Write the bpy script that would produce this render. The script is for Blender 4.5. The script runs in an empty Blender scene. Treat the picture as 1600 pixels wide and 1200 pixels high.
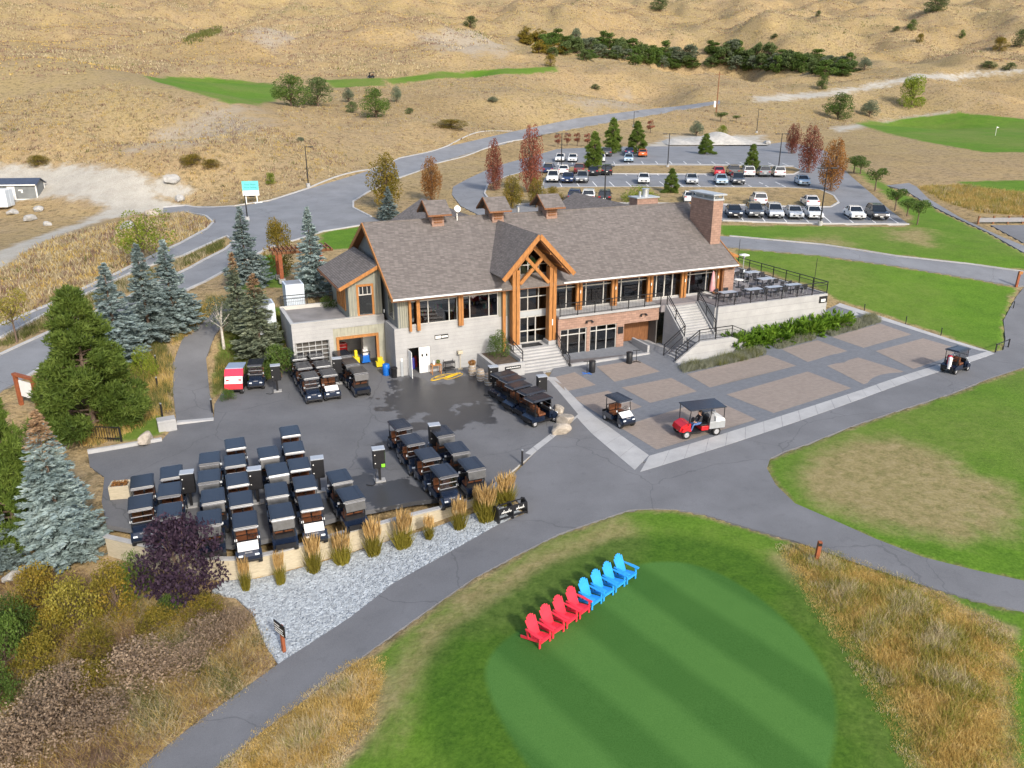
import bpy, bmesh, math, random
import numpy as np
from mathutils import Vector, Matrix
from mathutils.geometry import delaunay_2d_cdt
random.seed(7); RNG = np.random.default_rng(7)
scene = bpy.context.scene
COL = scene.collection
# ------------------------------------------------------------------ camera, sky, sun, exposure
FPX, CAMH = 1240.0, 20.5
PITCH = math.atan(456 / FPX)
cam_d = bpy.data.cameras.new('camera'); cam = bpy.data.objects.new('camera', cam_d); COL.objects.link(cam)
cam.location = (0, 0, CAMH); cam.rotation_euler = (math.pi / 2 - PITCH, 0, 0)
cam_d.sensor_width = 36; cam_d.lens = 36 * FPX / 1600; cam_d.clip_end = 4000; cam_d.clip_start = 0.5
scene.camera = cam
scene.render.resolution_x, scene.render.resolution_y = 1024, 768
SUN_EL, SUN_AZ = math.radians(33), math.radians(28)      # azimuth: right of straight behind the camera
world = bpy.data.worlds.new('World'); scene.world = world; world.use_nodes = True
wn = world.node_tree.nodes; wl = world.node_tree.links
sky = wn.new('ShaderNodeTexSky'); sky.sky_type = 'NISHITA'; sky.sun_disc = False
sky.sun_elevation = SUN_EL; sky.sun_rotation = math.pi - SUN_AZ
sky.air_density = 1.0; sky.dust_density = 2.5; sky.ozone_density = 1.0
wn['Background'].inputs['Strength'].default_value = 0.15
wl.new(sky.outputs[0], wn['Background'].inputs[0])
sd = bpy.data.lights.new('sun', 'SUN'); sd.energy = 2.15; sd.angle = math.radians(4); sd.color = (1, .955, .88)
sun = bpy.data.objects.new('sun', sd); COL.objects.link(sun)
sdir = Vector((math.sin(SUN_AZ) * math.cos(SUN_EL), -math.cos(SUN_AZ) * math.cos(SUN_EL), math.sin(SUN_EL)))
sun.rotation_euler = sdir.to_track_quat('Z', 'Y').to_euler(); sun.location = (20, -30, 60)
scene.view_settings.view_transform = 'Standard'; scene.view_settings.look = 'None'
scene.view_settings.exposure = 0.74; scene.view_settings.gamma = 1
# ------------------------------------------------------------------ picture geometry -> places in the world
Fv = np.array([0, math.cos(PITCH), -math.sin(PITCH)]); Uv = np.array([0, math.sin(PITCH), math.cos(PITCH)]); Rv = np.array([1., 0, 0])
Cp = np.array([0, 0, CAMH])
def ray(px, py): return Fv + (px - 800) / FPX * Rv + (600 - py) / FPX * Uv
def PZ(px, py, z=0.0):
    d = ray(px, py); return Cp + d * ((z - CAMH) / d[2])
def PD(px, py, dist):
    d = ray(px, py); return Cp + d * (dist / d[1])
# ------------------------------------------------------------------ terrain heights
CTRL = [PZ(*p) for p in [
 (1600,1200,-.2),(1200,1200,0),(800,1200,-.1),(560,1200,-.8),(380,1200,-1.6),(230,1200,-2),(0,1200,-2.4),(0,1000,-2),(200,1000,-1.9),
 (0,850,-1.2),(100,870,-1.1),(430,1030,-1.6),(600,910,-.9),(720,840,-.4),(830,790,0),(1000,1000,.1),(1100,900,.15),(1300,1000,.1),
 (850,1010,0),(640,1050,-.4),(1450,750,.3),(1590,900,.2),(1590,650,.7),(1200,780,.1),(1000,760,0),
 (390,868,0),(220,800,0),(620,700,0),(620,589,0),(800,640,0),(500,620,0),(450,700,0),(180,760,0),(300,700,0),(700,640,0),(860,700,0),
 (200,878,-1.2),(290,905,-1.25),(380,905,-1.3),(440,893,-1.3),(520,872,-1.2),(600,845,-1.0),(680,822,-.7),(750,797,-.35),(300,960,-1.6),
 (100,800,-.4),(140,690,.2),(0,720,.2),(310,640,.15),(290,560,1.2),(330,510,2.2),(350,480,2.9),(400,560,.3),(230,600,.8),(250,680,.1),
 (0,600,1.5),(150,500,2.6),(300,420,3.6),(350,330,5),(0,512,2.5),(184,431,3.8),(333,355,4.8),(0,440,3.6),(100,400,4.6),(40,305,5.4),(200,270,6),(300,310,5.2),
 (520,370,4.2),(440,430,3.6),(480,400,3.9),(590,340,4.8),(450,480,3.4),(418,500,3.2),(385,480,3.0),
 (1312,475,1.7),(1200,520,.6),(1180,500,.8),(1060,565,.1),(1005,735,0),(1150,650,.05),(1300,560,.6),(1555,551,.6),(1450,520,1.0),(1240,400,3.6),(1400,450,2.4),(1560,500,1.3),(1590,440,2.5),
 (1250,380,4),(1590,425,3.1),(1160,372,4.2),(1200,345,4.7),(1400,348,4.8),(1450,400,3.6),(1100,288,6.6),(860,285,6.8),(1290,290,6.4),(940,320,5.6),(1200,312,5.6),
 (900,252,7.4),(1200,255,7.4),(1000,240,8.2),(1200,222,8.8),(720,300,6),(760,262,7.2),(650,300,5.8),
 (560,290,6.6),(620,262,7.6),(700,240,8.6),(850,205,10.4),(1000,182,12.2),(1130,160,14.6),
 (1330,250,7.4),(1450,300,6),(1590,350,4.6),(1500,215,9.6),(1420,235,8.2),(1590,290,6.4),(1590,255,7.6),(1400,190,11),(1590,180,11.6)]]
CTRL += [PD(*p) for p in [
 (60,90,215),(186,124,200),(260,140,190),(332,163,178),(400,184,168),(434,196,162),(0,140,190),(0,230,140),(200,235,135),(300,250,132),(350,215,146),(120,200,150),
 (240,119,300),(330,124,300),(430,136,262),(340,150,225),(470,156,235),(300,60,390),(500,90,330),(430,105,315),(560,40,375),(640,18,400),(720,42,392),(800,75,382),(855,99,368),(700,62,480),(770,78,470),(840,96,450),(640,45,490),(760,25,580),(860,15,640),(640,-5,600),(200,20,470),(120,60,380),
 (600,122,300),(740,118,320),(850,106,335),(600,160,235),(500,195,190),(450,250,136),(550,230,158),(660,190,195),(740,85,340),(800,150,245),(900,150,255),
 (900,95,380),(1000,108,360),(1200,128,340),(1330,112,400),(1100,140,300),(930,35,540),(1200,45,540),(1500,60,520),(1590,105,400),(1450,130,330),
 (1000,-5,800),(1300,-5,800),(1600,-5,800),(600,-20,720),(0,-35,600),(300,-25,640),(1400,20,650)]]
CTRL += [np.array(p, float) for p in [
 (-60,10,-3),(60,10,0),(0,5,-1),(-75,40,0),(-110,90,4),(-170,150,10),(-280,300,42),(-420,500,90),(85,40,.6),(120,90,3),(170,150,8),(260,250,14),(420,400,35),(560,600,75),
 (-700,1000,150),(0,1100,150),(700,1000,130),(-500,800,130),(600,900,115)]]
CTRL = np.array(CTRL)
_c = 7.0
_D = np.hypot(CTRL[:, None, 0] - CTRL[None, :, 0], CTRL[:, None, 1] - CTRL[None, :, 1])
_A = np.sqrt(_D ** 2 + _c * _c)
_n = len(CTRL); _M = np.zeros((_n + 3, _n + 3)); _M[:_n, :_n] = _A + np.eye(_n) * -.15
_Q = np.c_[np.ones(_n), CTRL[:, 0] / 100, CTRL[:, 1] / 100]; _M[:_n, _n:] = _Q; _M[_n:, :_n] = _Q.T
_W = np.linalg.solve(_M, np.r_[CTRL[:, 2], 0, 0, 0])
def hnoise(x, y):
    n = np.zeros_like(x)
    for k, (fx, fy, ph, am) in enumerate([(.031,.017,1.3,1.0),(-.019,.037,4.1,.9),(.063,.041,2.2,.45),(-.081,.05,.7,.35),(.11,-.09,3.3,.6),(.19,.15,5.1,.36),(-.3,.22,.4,.12)]):
        n += am * np.sin(fx * x + fy * y + ph + 1.3 * np.sin(.5 * fy * x - .6 * fx * y + k))
    return n
def height(x, y):
    x = np.asarray(x, float); y = np.asarray(y, float); s = x.shape; xf = x.ravel(); yf = y.ravel(); out = np.empty_like(xf)
    for i in range(0, len(xf), 20000):
        a_, b_ = xf[i:i + 20000], yf[i:i + 20000]
        k = np.sqrt((a_[:, None] - CTRL[None, :, 0]) ** 2 + (b_[:, None] - CTRL[None, :, 1]) ** 2 + _c * _c)
        out[i:i + 20000] = k @ _W[:_n] + _W[_n] + _W[_n + 1] * a_ / 100 + _W[_n + 2] * b_ / 100
    amp = np.clip((yf - 230) / 250, 0, 1)
    return (out + amp * 3.4 * hnoise(xf, yf)).reshape(s)
def hz(x, y): return float(height(np.array([x]), np.array([y]))[0])
# ray-cast of many picture points on the terrain
def ground_many(pts):
    pts = np.asarray(pts, float); D = np.array([ray(*p) for p in pts]); D = D / D[:, 1:2]
    ys = np.r_[np.arange(14, 130, 1.0), np.arange(130, 320, 3.), np.arange(320, 1000, 8.)]
    lo = np.full(len(pts), ys[0]); hi = np.full(len(pts), ys[-1]); done = np.zeros(len(pts), bool)
    X = D[:, 0:1] * ys; Z = CAMH + D[:, 2:3] * ys; Hh = height(X, np.broadcast_to(ys, X.shape))
    below = Z < Hh
    for i in range(len(pts)):
        k = np.argmax(below[i]) if below[i].any() else len(ys) - 1
        lo[i] = ys[max(k - 1, 0)]; hi[i] = ys[k]
    for _ in range(14):
        m = (lo + hi) / 2; b_ = CAMH + D[:, 2] * m < height(D[:, 0] * m, m)
        hi = np.where(b_, m, hi); lo = np.where(b_, lo, m)
    m = (lo + hi) / 2
    return np.c_[D[:, 0] * m, m, height(D[:, 0] * m, m)]
def G(px, py): return ground_many([(px, py)])[0]
# ------------------------------------------------------------------ helpers: naming, meshes
def T(o, label=None, cat=None, group=None, kind=None):
    if label: o['label'] = label
    if cat: o['category'] = cat
    if group: o['group'] = group
    if kind: o['kind'] = kind
    return o
def empty(name, loc=(0, 0, 0), rz=0.0, parent=None):
    o = bpy.data.objects.new(name, None); COL.objects.link(o); o.location = loc; o.rotation_euler = (0, 0, rz); o.empty_display_size = .2
    if parent: o.parent = parent
    return o
def mesh_obj(name, me, parent=None, loc=None, rot=None):
    o = bpy.data.objects.new(name, me); COL.objects.link(o)
    if parent: o.parent = parent
    if loc is not None: o.location = loc
    if rot is not None: o.rotation_euler = rot
    return o
def copy_tree(o, parent=None):
    c = o.copy(); COL.objects.link(c); c.parent = parent
    for ch in o.children: copy_tree(ch, c)
    return c
def np_mesh(name, V, Fc, mats=(), smooth=False, midx=None):
    """V (n,3) array, Fc (m,k) array of one polygon size"""
    me = bpy.data.meshes.new(name); V = np.asarray(V, np.float32); Fc = np.asarray(Fc, np.int32); m, k = Fc.shape
    me.vertices.add(len(V)); me.vertices.foreach_set('co', V.ravel())
    me.loops.add(m * k); me.loops.foreach_set('vertex_index', Fc.ravel())
    me.polygons.add(m); me.polygons.foreach_set('loop_start', np.arange(0, m * k, k, dtype=np.int32))
    for t in mats: me.materials.append(t)
    if midx is not None: me.polygons.foreach_set('material_index', np.asarray(midx, np.int32))
    if smooth: me.polygons.foreach_set('use_smooth', np.ones(m, bool))
    me.update(calc_edges=True); return me
class MB:
    """collects solid pieces into one mesh"""
    def __init__(s): s.v = []; s.f = []; s.mi = []; s.sm = []
    def add(s, vs, fs, mi=0, sm=False):
        n = len(s.v); s.v += [tuple(p) for p in vs]
        for f in fs: s.f.append([i + n for i in f]); s.mi.append(mi); s.sm.append(sm)
        return s
    def box(s, x0, x1, y0, y1, z0, z1, mi=0):
        v = [(x0,y0,z0),(x1,y0,z0),(x1,y1,z0),(x0,y1,z0),(x0,y0,z1),(x1,y0,z1),(x1,y1,z1),(x0,y1,z1)]
        return s.add(v, [(0,3,2,1),(4,5,6,7),(0,1,5,4),(1,2,6,5),(2,3,7,6),(3,0,4,7)], mi)
    def rbox(s, x0, x1, y0, y1, z0, z1, r=.03, mi=0):   # box with bevelled edges
        bm = bmesh.new(); bmesh.ops.create_cube(bm, size=1)
        for q in bm.verts: q.co = Vector(((x0 + x1) / 2 + q.co.x * (x1 - x0), (y0 + y1) / 2 + q.co.y * (y1 - y0), (z0 + z1) / 2 + q.co.z * (z1 - z0)))
        bmesh.ops.bevel(bm, geom=bm.edges[:], offset=r, segments=2, affect='EDGES', profile=.6)
        bm.verts.ensure_lookup_table(); s.add([q.co[:] for q in bm.verts], [[q.index for q in f.verts] for f in bm.faces], mi); bm.free(); return s
    def prism(s, prof, axis, t0, t1, mi=0, taper=None):   # prof: 2D points; axis: 'x','y','z' = extrusion axis
        def mk(u, w, t):
            return {'x': (t, u, w), 'y': (u, t, w), 'z': (u, w, t)}[axis]
        n = len(prof); p1 = prof if taper is None else taper
        v = [mk(u, w, t0) for u, w in prof] + [mk(u, w, t1) for u, w in p1]
        f = [tuple(range(n))[::-1], tuple(range(n, 2 * n))] + [(i, (i + 1) % n, n + (i + 1) % n, n + i) for i in range(n)]
        return s.add(v, f, mi)
    def bar(s, p, q, w, h=None, mi=0, up=(0, 0, 1)):   # square timber / rail from p to q
        h = w if h is None else h; p = Vector(p); q = Vector(q); d = (q - p).normalized(); u = Vector(up)
        if abs(d.dot(u)) > .98: u = Vector((0, 1, 0))
        x = d.cross(u).normalized(); y = x.cross(d).normalized(); v = []
        for c in (p, q):
            for sx, sy in ((-1,-1),(1,-1),(1,1),(-1,1)): v.append(c + x * sx * w / 2 + y * sy * h / 2)
        return s.add(v, [(0,1,2,3),(7,6,5,4),(0,4,5,1),(1,5,6,2),(2,6,7,3),(3,7,4,0)], mi)
    def tube(s, p, q, r0, r1=None, n=8, mi=0, caps=True):
        r1 = r0 if r1 is None else r1; p = Vector(p); q = Vector(q); d = (q - p).normalized(); u = Vector((0, 0, 1)) if abs(d.z) < .95 else Vector((1, 0, 0))
        x = d.cross(u).normalized(); y = x.cross(d); v = []
        for c, r in ((p, r0), (q, r1)):
            for i in range(n): a_ = 2 * math.pi * i / n; v.append(c + x * math.cos(a_) * r + y * math.sin(a_) * r)
        f = [(i, (i + 1) % n, n + (i + 1) % n, n + i) for i in range(n)]
        s.add(v, f, mi, True)
        if caps: s.add(v, [tuple(range(n))[::-1], tuple(range(n, 2 * n))], mi)
        return s
    def path(s, pts, r, n=6, mi=0):
        for i in range(len(pts) - 1): s.tube(pts[i], pts[i + 1], r, r, n, mi)
        return s
    def lathe(s, prof, n=16, mi=0, c=(0, 0, 0)):   # prof (r,z)
        v = []; m = len(prof)
        for r, z in prof:
            for i in range(n): a_ = 2 * math.pi * i / n; v.append((c[0] + r * math.cos(a_), c[1] + r * math.sin(a_), c[2] + z))
        f = [(j * n + i, j * n + (i + 1) % n, (j + 1) * n + (i + 1) % n, (j + 1) * n + i) for j in range(m - 1) for i in range(n)]
        s.add(v, f, mi, True); s.add(v, [tuple(range(n))[::-1], tuple(range((m - 1) * n, m * n))], mi); return s
    def quad(s, a_, b_, c_, d_, mi=0): return s.add([a_, b_, c_, d_], [(0, 1, 2, 3)], mi)
    def mesh(s, name, mats):
        me = bpy.data.meshes.new(name); me.from_pydata(s.v, [], s.f)
        for m in (mats if isinstance(mats, (list, tuple)) else [mats]): me.materials.append(m)
        me.polygons.foreach_set('material_index', np.array(s.mi, np.int32)); me.polygons.foreach_set('use_smooth', np.array(s.sm, bool))
        bm = bmesh.new(); bm.from_mesh(me); bmesh.ops.recalc_face_normals(bm, faces=bm.faces[:]); bm.to_mesh(me); bm.free(); me.update(); return me
    def build(s, name, mats, parent=None, loc=None, rot=None): return mesh_obj(name, s.mesh(name, mats), parent, loc, rot)
# ------------------------------------------------------------------ materials
def new_mat(name):
    m = bpy.data.materials.new(name); m.use_nodes = True; nt = m.node_tree; return m, nt, nt.nodes['Principled BSDF']
def N(nt, t, **kw):
    n = nt.nodes.new(t)
    for k, v in kw.items():
        if k in n.inputs: n.inputs[k].default_value = v
        else: setattr(n, k, v)
    return n
def ramp(nt, fac, stops, interp='LINEAR'):
    r = nt.nodes.new('ShaderNodeValToRGB'); r.color_ramp.interpolation = interp
    el = r.color_ramp.elements
    while len(el) > 1: el.remove(el[-1])
    el[0].position = stops[0][0]; el[0].color = (*stops[0][1], 1)
    for p, c in stops[1:]: e = el.new(p); e.color = (*c, 1)
    nt.links.new(fac, r.inputs[0]); return r.outputs[0]
def mixc(nt, fac, a_, b_, mode='MIX'):
    n = nt.nodes.new('ShaderNodeMix'); n.data_type = 'RGBA'; n.blend_type = mode
    for sock, v in ((n.inputs[0], fac), (n.inputs[6], a_), (n.inputs[7], b_)):
        if isinstance(v, (int, float)): sock.default_value = v
        elif isinstance(v, tuple): sock.default_value = (*v, 1)
        else: nt.links.new(v, sock)
    return n.outputs[2]
def math_n(nt, op, a_, b_=None, clamp=False):
    n = nt.nodes.new('ShaderNodeMath'); n.operation = op; n.use_clamp = clamp
    for i, v in enumerate((a_, b_)):
        if v is None: continue
        if isinstance(v, (int, float)): n.inputs[i].default_value = v
        else: nt.links.new(v, n.inputs[i])
    return n.outputs[0]
def pos(nt): return nt.nodes.new('ShaderNodeNewGeometry').outputs['Position']
def objc(nt): return nt.nodes.new('ShaderNodeTexCoord').outputs['Object']
def noise(nt, vec, scale, detail=4, rough=.55, out=0):
    n = N(nt, 'ShaderNodeTexNoise', Scale=scale, Detail=detail, Roughness=rough); nt.links.new(vec, n.inputs['Vector']); return n.outputs[out]
def bump(nt, bsdf, h, strength=.4, dist=.05):
    b_ = N(nt, 'ShaderNodeBump', Strength=strength, Distance=dist); nt.links.new(h, b_.inputs['Height']); nt.links.new(b_.outputs[0], bsdf.inputs['Normal'])
def plain(name, c, rough=.6, var=.15, scale=3.0, metal=0.0, spec=.4, coat=0, bmp=0, bscale=30, world=False):
    m, nt, b_ = new_mat(name); v = pos(nt) if world else objc(nt); f = noise(nt, v, scale)
    lo = tuple(x * (1 - var) for x in c); hi = tuple(min(1, x * (1 + var)) for x in c)
    nt.links.new(ramp(nt, f, [(.3, lo), (.7, hi)]), b_.inputs['Base Color'])
    b_.inputs['Roughness'].default_value = rough; b_.inputs['Metallic'].default_value = metal; b_.inputs['Specular IOR Level'].default_value = spec
    b_.inputs['Coat Weight'].default_value = coat
    if bmp: bump(nt, b_, noise(nt, v, bscale, 3), bmp, .02)
    return m
def foliage(name, c1, c2, c3, scale=1.2, rough=.65, trans=.25):
    m, nt, b_ = new_mat(name); v = pos(nt)
    f = noise(nt, v, scale, 3, .6); f2 = noise(nt, v, scale * 9, 2, .6)
    oi = nt.nodes.new('ShaderNodeObjectInfo').outputs['Random']
    col = ramp(nt, math_n(nt, 'ADD', math_n(nt, 'MULTIPLY', f, .6), math_n(nt, 'MULTIPLY', f2, .4)), [(.32, c1), (.5, c2), (.68, c3)])
    hsv = N(nt, 'ShaderNodeHueSaturation'); nt.links.new(col, hsv.inputs['Color'])
    nt.links.new(math_n(nt, 'ADD', math_n(nt, 'MULTIPLY', oi, .35), .83), hsv.inputs['Value'])
    nt.links.new(hsv.outputs[0], b_.inputs['Base Color']); b_.inputs['Roughness'].default_value = rough; b_.inputs['Specular IOR Level'].default_value = .25
    if trans:
        tr = nt.nodes.new('ShaderNodeBsdfTranslucent'); nt.links.new(hsv.outputs[0], tr.inputs[0])
        mx = N(nt, 'ShaderNodeMixShader'); mx.inputs[0].default_value = trans
        nt.links.new(b_.outputs[0], mx.inputs[1]); nt.links.new(tr.outputs[0], mx.inputs[2]); nt.links.new(mx.outputs[0], nt.nodes['Material Output'].inputs[0])
    return m
def asphalt(name, base, tint=(1, 1, 1), wet=False, cracks=True):
    m, nt, b_ = new_mat(name); v = pos(nt)
    f = noise(nt, v, .35, 5, .6); g = noise(nt, v, 28, 3, .7); st = noise(nt, v, 1.6, 4, .6)
    lo = tuple(base * .8 * t for t in tint); hi = tuple(base * 1.2 * t for t in tint)
    col = ramp(nt, f, [(.3, lo), (.7, hi)])
    col = mixc(nt, .35, col, ramp(nt, g, [(.3, (base * .55,) * 3), (.72, (base * 1.6,) * 3)]))
    col = mixc(nt, math_n(nt, 'MULTIPLY', ramp(nt, st, [(.6, (0, 0, 0)), (.7, (1, 1, 1))]), .18), col, (base * .45,) * 3)
    if cracks:
        wv = N(nt, 'ShaderNodeTexVoronoi', feature='DISTANCE_TO_EDGE', Scale=.11); nv = nt.nodes.new('ShaderNodeVectorMath'); nv.operation = 'ADD'
        nt.links.new(v, nv.inputs[0]); nz = noise(nt, v, .5, 3, .6, 1); nt.links.new(nz, nv.inputs[1]); nt.links.new(nv.outputs[0], wv.inputs['Vector'])
        col = mixc(nt, math_n(nt, 'MULTIPLY', math_n(nt, 'LESS_THAN', wv.outputs['Distance'], .003), .33), col, (base * .4,) * 3)
    rgh = .85
    if wet:
        at = nt.nodes.new('ShaderNodeAttribute'); at.attribute_name = 'wet'
        wn_ = noise(nt, v, .9, 5, .62)
        wm = math_n(nt, 'ADD', at.outputs['Fac'], math_n(nt, 'MULTIPLY', math_n(nt, 'SUBTRACT', wn_, .5), 1.8))
        wm = ramp(nt, wm, [(.46, (0, 0, 0)), (.52, (1, 1, 1))])
        col = mixc(nt, wm, col, mixc(nt, .68, col, (.012, .012, .014)))
        rr = nt.nodes.new('ShaderNodeMapRange'); nt.links.new(wm, rr.inputs[0]); rr.inputs[3].default_value = .85; rr.inputs[4].default_value = .38
        nt.links.new(rr.outputs[0], b_.inputs['Roughness'])
    else: b_.inputs['Roughness'].default_value = rgh
    nt.links.new(col, b_.inputs['Base Color']); b_.inputs['Specular IOR Level'].default_value = .3
    bump(nt, b_, g, .25, .01); return m
def concrete(name, base, joints=0, streak=True, tint=(1, .98, .95)):
    m, nt, b_ = new_mat(name); v = objc(nt)
    f = noise(nt, v, .8, 5, .6); g = noise(nt, v, 14, 3, .6)
    col = ramp(nt, f, [(.28, tuple(base * .8 * t for t in tint)), (.72, tuple(base * 1.15 * t for t in tint))])
    col = mixc(nt, .25, col, ramp(nt, g, [(.3, (base * .7,) * 3), (.7, (base * 1.2,) * 3)]))
    if joints:    # board marks along z
        sp = nt.nodes.new('ShaderNodeSeparateXYZ'); nt.links.new(v, sp.inputs[0])
        fr = math_n(nt, 'FRACT', math_n(nt, 'MULTIPLY', sp.outputs[2], 1 / joints))
        row = math_n(nt, 'FLOOR', math_n(nt, 'MULTIPLY', sp.outputs[2], 1 / joints))
        wt = N(nt, 'ShaderNodeTexWhiteNoise', noise_dimensions='1D'); nt.links.new(row, wt.inputs['W'])
        col = mixc(nt, math_n(nt, 'MULTIPLY', wt.outputs[0], .22), col, (base * .68,) * 3)
        jm = math_n(nt, 'LESS_THAN', fr, .07); col = mixc(nt, math_n(nt, 'MULTIPLY', jm, .35), col, (base * .5,) * 3)
        bump(nt, b_, math_n(nt, 'ADD', math_n(nt, 'MULTIPLY', jm, -1.0), g), .4, .02)
    else: bump(nt, b_, g, .2, .01)
    nt.links.new(col, b_.inputs['Base Color']); b_.inputs['Roughness'].default_value = .85; b_.inputs['Specular IOR Level'].default_value = .25
    return m
def wood(name, c, scale=(1, 1, 14), rough=.5, var=.35):
    m, nt, b_ = new_mat(name); v = objc(nt); mp = N(nt, 'ShaderNodeMapping'); mp.inputs['Scale'].default_value = scale; nt.links.new(v, mp.inputs[0])
    f = noise(nt, mp.outputs[0], 3, 5, .6)
    nt.links.new(ramp(nt, f, [(.25, tuple(x * (1 - var) for x in c)), (.75, tuple(min(1, x * (1 + var)) for x in c))]), b_.inputs['Base Color'])
    b_.inputs['Roughness'].default_value = rough; b_.inputs['Specular IOR Level'].default_value = .35; bump(nt, b_, f, .15, .01); return m
def masonry(name, c, mortar, bw, bh, vec='obj', var=.25, rough=.85, soft=.02, axes='xz', mott=.3):
    m, nt, b_ = new_mat(name); v = objc(nt) if vec == 'obj' else pos(nt)
    sp = nt.nodes.new('ShaderNodeSeparateXYZ'); nt.links.new(v, sp.inputs[0]); cb = nt.nodes.new('ShaderNodeCombineXYZ')
    if axes == 'xz': nt.links.new(math_n(nt, 'ADD', sp.outputs[0], sp.outputs[1]), cb.inputs[0]); nt.links.new(sp.outputs[2], cb.inputs[1])
    else: nt.links.new(sp.outputs[0], cb.inputs[0]); nt.links.new(sp.outputs[1], cb.inputs[1])
    br = N(nt, 'ShaderNodeTexBrick', Scale=1.0); br.inputs['Brick Width'].default_value = bw; br.inputs['Row Height'].default_value = bh; br.inputs['Mortar Size'].default_value = soft
    br.inputs['Color1'].default_value = (*[x * (1 - var) for x in c], 1); br.inputs['Color2'].default_value = (*[min(1, x * (1 + var)) for x in c], 1); br.inputs['Mortar'].default_value = (*mortar, 1)
    br.inputs['Bias'].default_value = 0; nt.links.new(cb.outputs[0], br.inputs['Vector'])
    g = noise(nt, v, 2.2, 4, .6)
    nt.links.new(mixc(nt, mott, br.outputs[0], ramp(nt, g, [(.3, tuple(x * .7 for x in c)), (.7, tuple(min(1, x * 1.25) for x in c))])), b_.inputs['Base Color'])
    b_.inputs['Roughness'].default_value = rough; b_.inputs['Specular IOR Level'].default_value = .25
    bump(nt, b_, math_n(nt, 'SUBTRACT', 1.0, br.outputs['Fac']), .5, .015); return m
def glassy(name, tint=(.02, .025, .03), trans=.55):
    m, nt, b_ = new_mat(name); nt.nodes.remove(b_)
    gl = N(nt, 'ShaderNodeBsdfGlossy', Roughness=.02); gl.inputs[0].default_value = (.9, .95, 1, 1); tr = nt.nodes.new('ShaderNodeBsdfTransparent'); tr.inputs[0].default_value = (*[trans] * 3, 1)
    fr = N(nt, 'ShaderNodeFresnel', IOR=1.5); mx = nt.nodes.new('ShaderNodeMixShader')
    nt.links.new(math_n(nt, 'ADD', math_n(nt, 'MULTIPLY', fr.outputs[0], 1.0), .05, True), mx.inputs[0]); nt.links.new(tr.outputs[0], mx.inputs[1]); nt.links.new(gl.outputs[0], mx.inputs[2])
    nt.links.new(mx.outputs[0], nt.nodes['Material Output'].inputs[0]); return m
def emis(name, c, s):
    m, nt, b_ = new_mat(name); b_.inputs['Emission Color'].default_value = (*c, 1); b_.inputs['Emission Strength'].default_value = s; return m
# ------------------------------------------------------------------ ground regions (outlines of places on the ground)
def gp(pts, dens=None):
    """picture outline -> ground outline (x, y); densified along edges"""
    pts = np.array(pts, float)
    if dens:
        o = []
        for i in range(len(pts)):
            p, q = pts[i], pts[(i + 1) % len(pts)]; k = max(1, int(np.hypot(*(q - p)) / dens))
            o += [p + (q - p) * t / k for t in range(k)]
        pts = np.array(o)
    return ground_many(pts)[:, :2]
def sdpoly(X, Y, poly):
    """signed distance to polygon, + inside"""
    P_ = np.c_[X.ravel(), Y.ravel()]; best = np.full(len(P_), 1e9); ins = np.zeros(len(P_), bool)
    lo, hi = poly.min(0) - 8, poly.max(0) + 8
    sel = np.where((P_[:, 0] > lo[0]) & (P_[:, 0] < hi[0]) & (P_[:, 1] > lo[1]) & (P_[:, 1] < hi[1]))[0]
    Q = P_[sel]; bs = np.full(len(Q), 1e9); c = np.zeros(len(Q), bool); n = len(poly)
    for i in range(n):
        a_, b_ = poly[i], poly[(i + 1) % n]; e = b_ - a_; w = Q - a_
        t = np.clip((w @ e) / max(e @ e, 1e-9), 0, 1); d = np.hypot(w[:, 0] - t * e[0], w[:, 1] - t * e[1]); bs = np.minimum(bs, d)
        cond = (a_[1] > Q[:, 1]) != (b_[1] > Q[:, 1])
        xi = a_[0] + (Q[:, 1] - a_[1]) * e[0] / (e[1] if abs(e[1]) > 1e-9 else 1e-9); c ^= cond & (Q[:, 0] < xi)
    out = np.full(len(P_), -8.0); out[sel] = np.where(c, bs, -bs); return np.clip(out, -8, 8).reshape(X.shape)
def smooth_poly(poly, it=2):
    for _ in range(it):
        q = np.roll(poly, -1, 0); poly = np.stack([poly * .75 + q * .25, poly * .25 + q * .75], 1).reshape(-1, 2)
    return poly
REG = {}
REG['entrance_road'] = gp([(-120,380),(255,325),(289,322),(367,323),(420,315),(480,296),(580,266),(625,248),(700,229),(800,206),(900,185),(1000,172),(1060,166),(1125,157),
  (1125,162),(1040,176),(950,191),(850,209),(820,217),(756,232),(680,255),(636,273),(574,300),(552,314),(552,324),(580,338),(600,348),(560,352),(505,361),(470,372),(420,387),(357,420),
  (320,440),(150,522),(40,590),(0,612),(-120,670),(-120,612),(0,556),(100,510),(210,462),(297,420),(320,407),(352,391),(366,378),(354,368),(286,399),(223,418),(184,436),(79,486),(0,528),(-120,585),
  (-120,560),(0,508),(76,478),(184,428),(283,381),(325,358),(333,348),(322,338),(290,331),(255,332)][1:], 25)
REG['back_road'] = gp([(1100,368),(1140,370),(1284,383),(1399,401),(1514,413.6),(1600,426),(1750,446),(1750,470),(1600,447),(1588,447),(1514,434),(1399,415),(1284,399),(1140,386),(1100,383)], 25)
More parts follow.
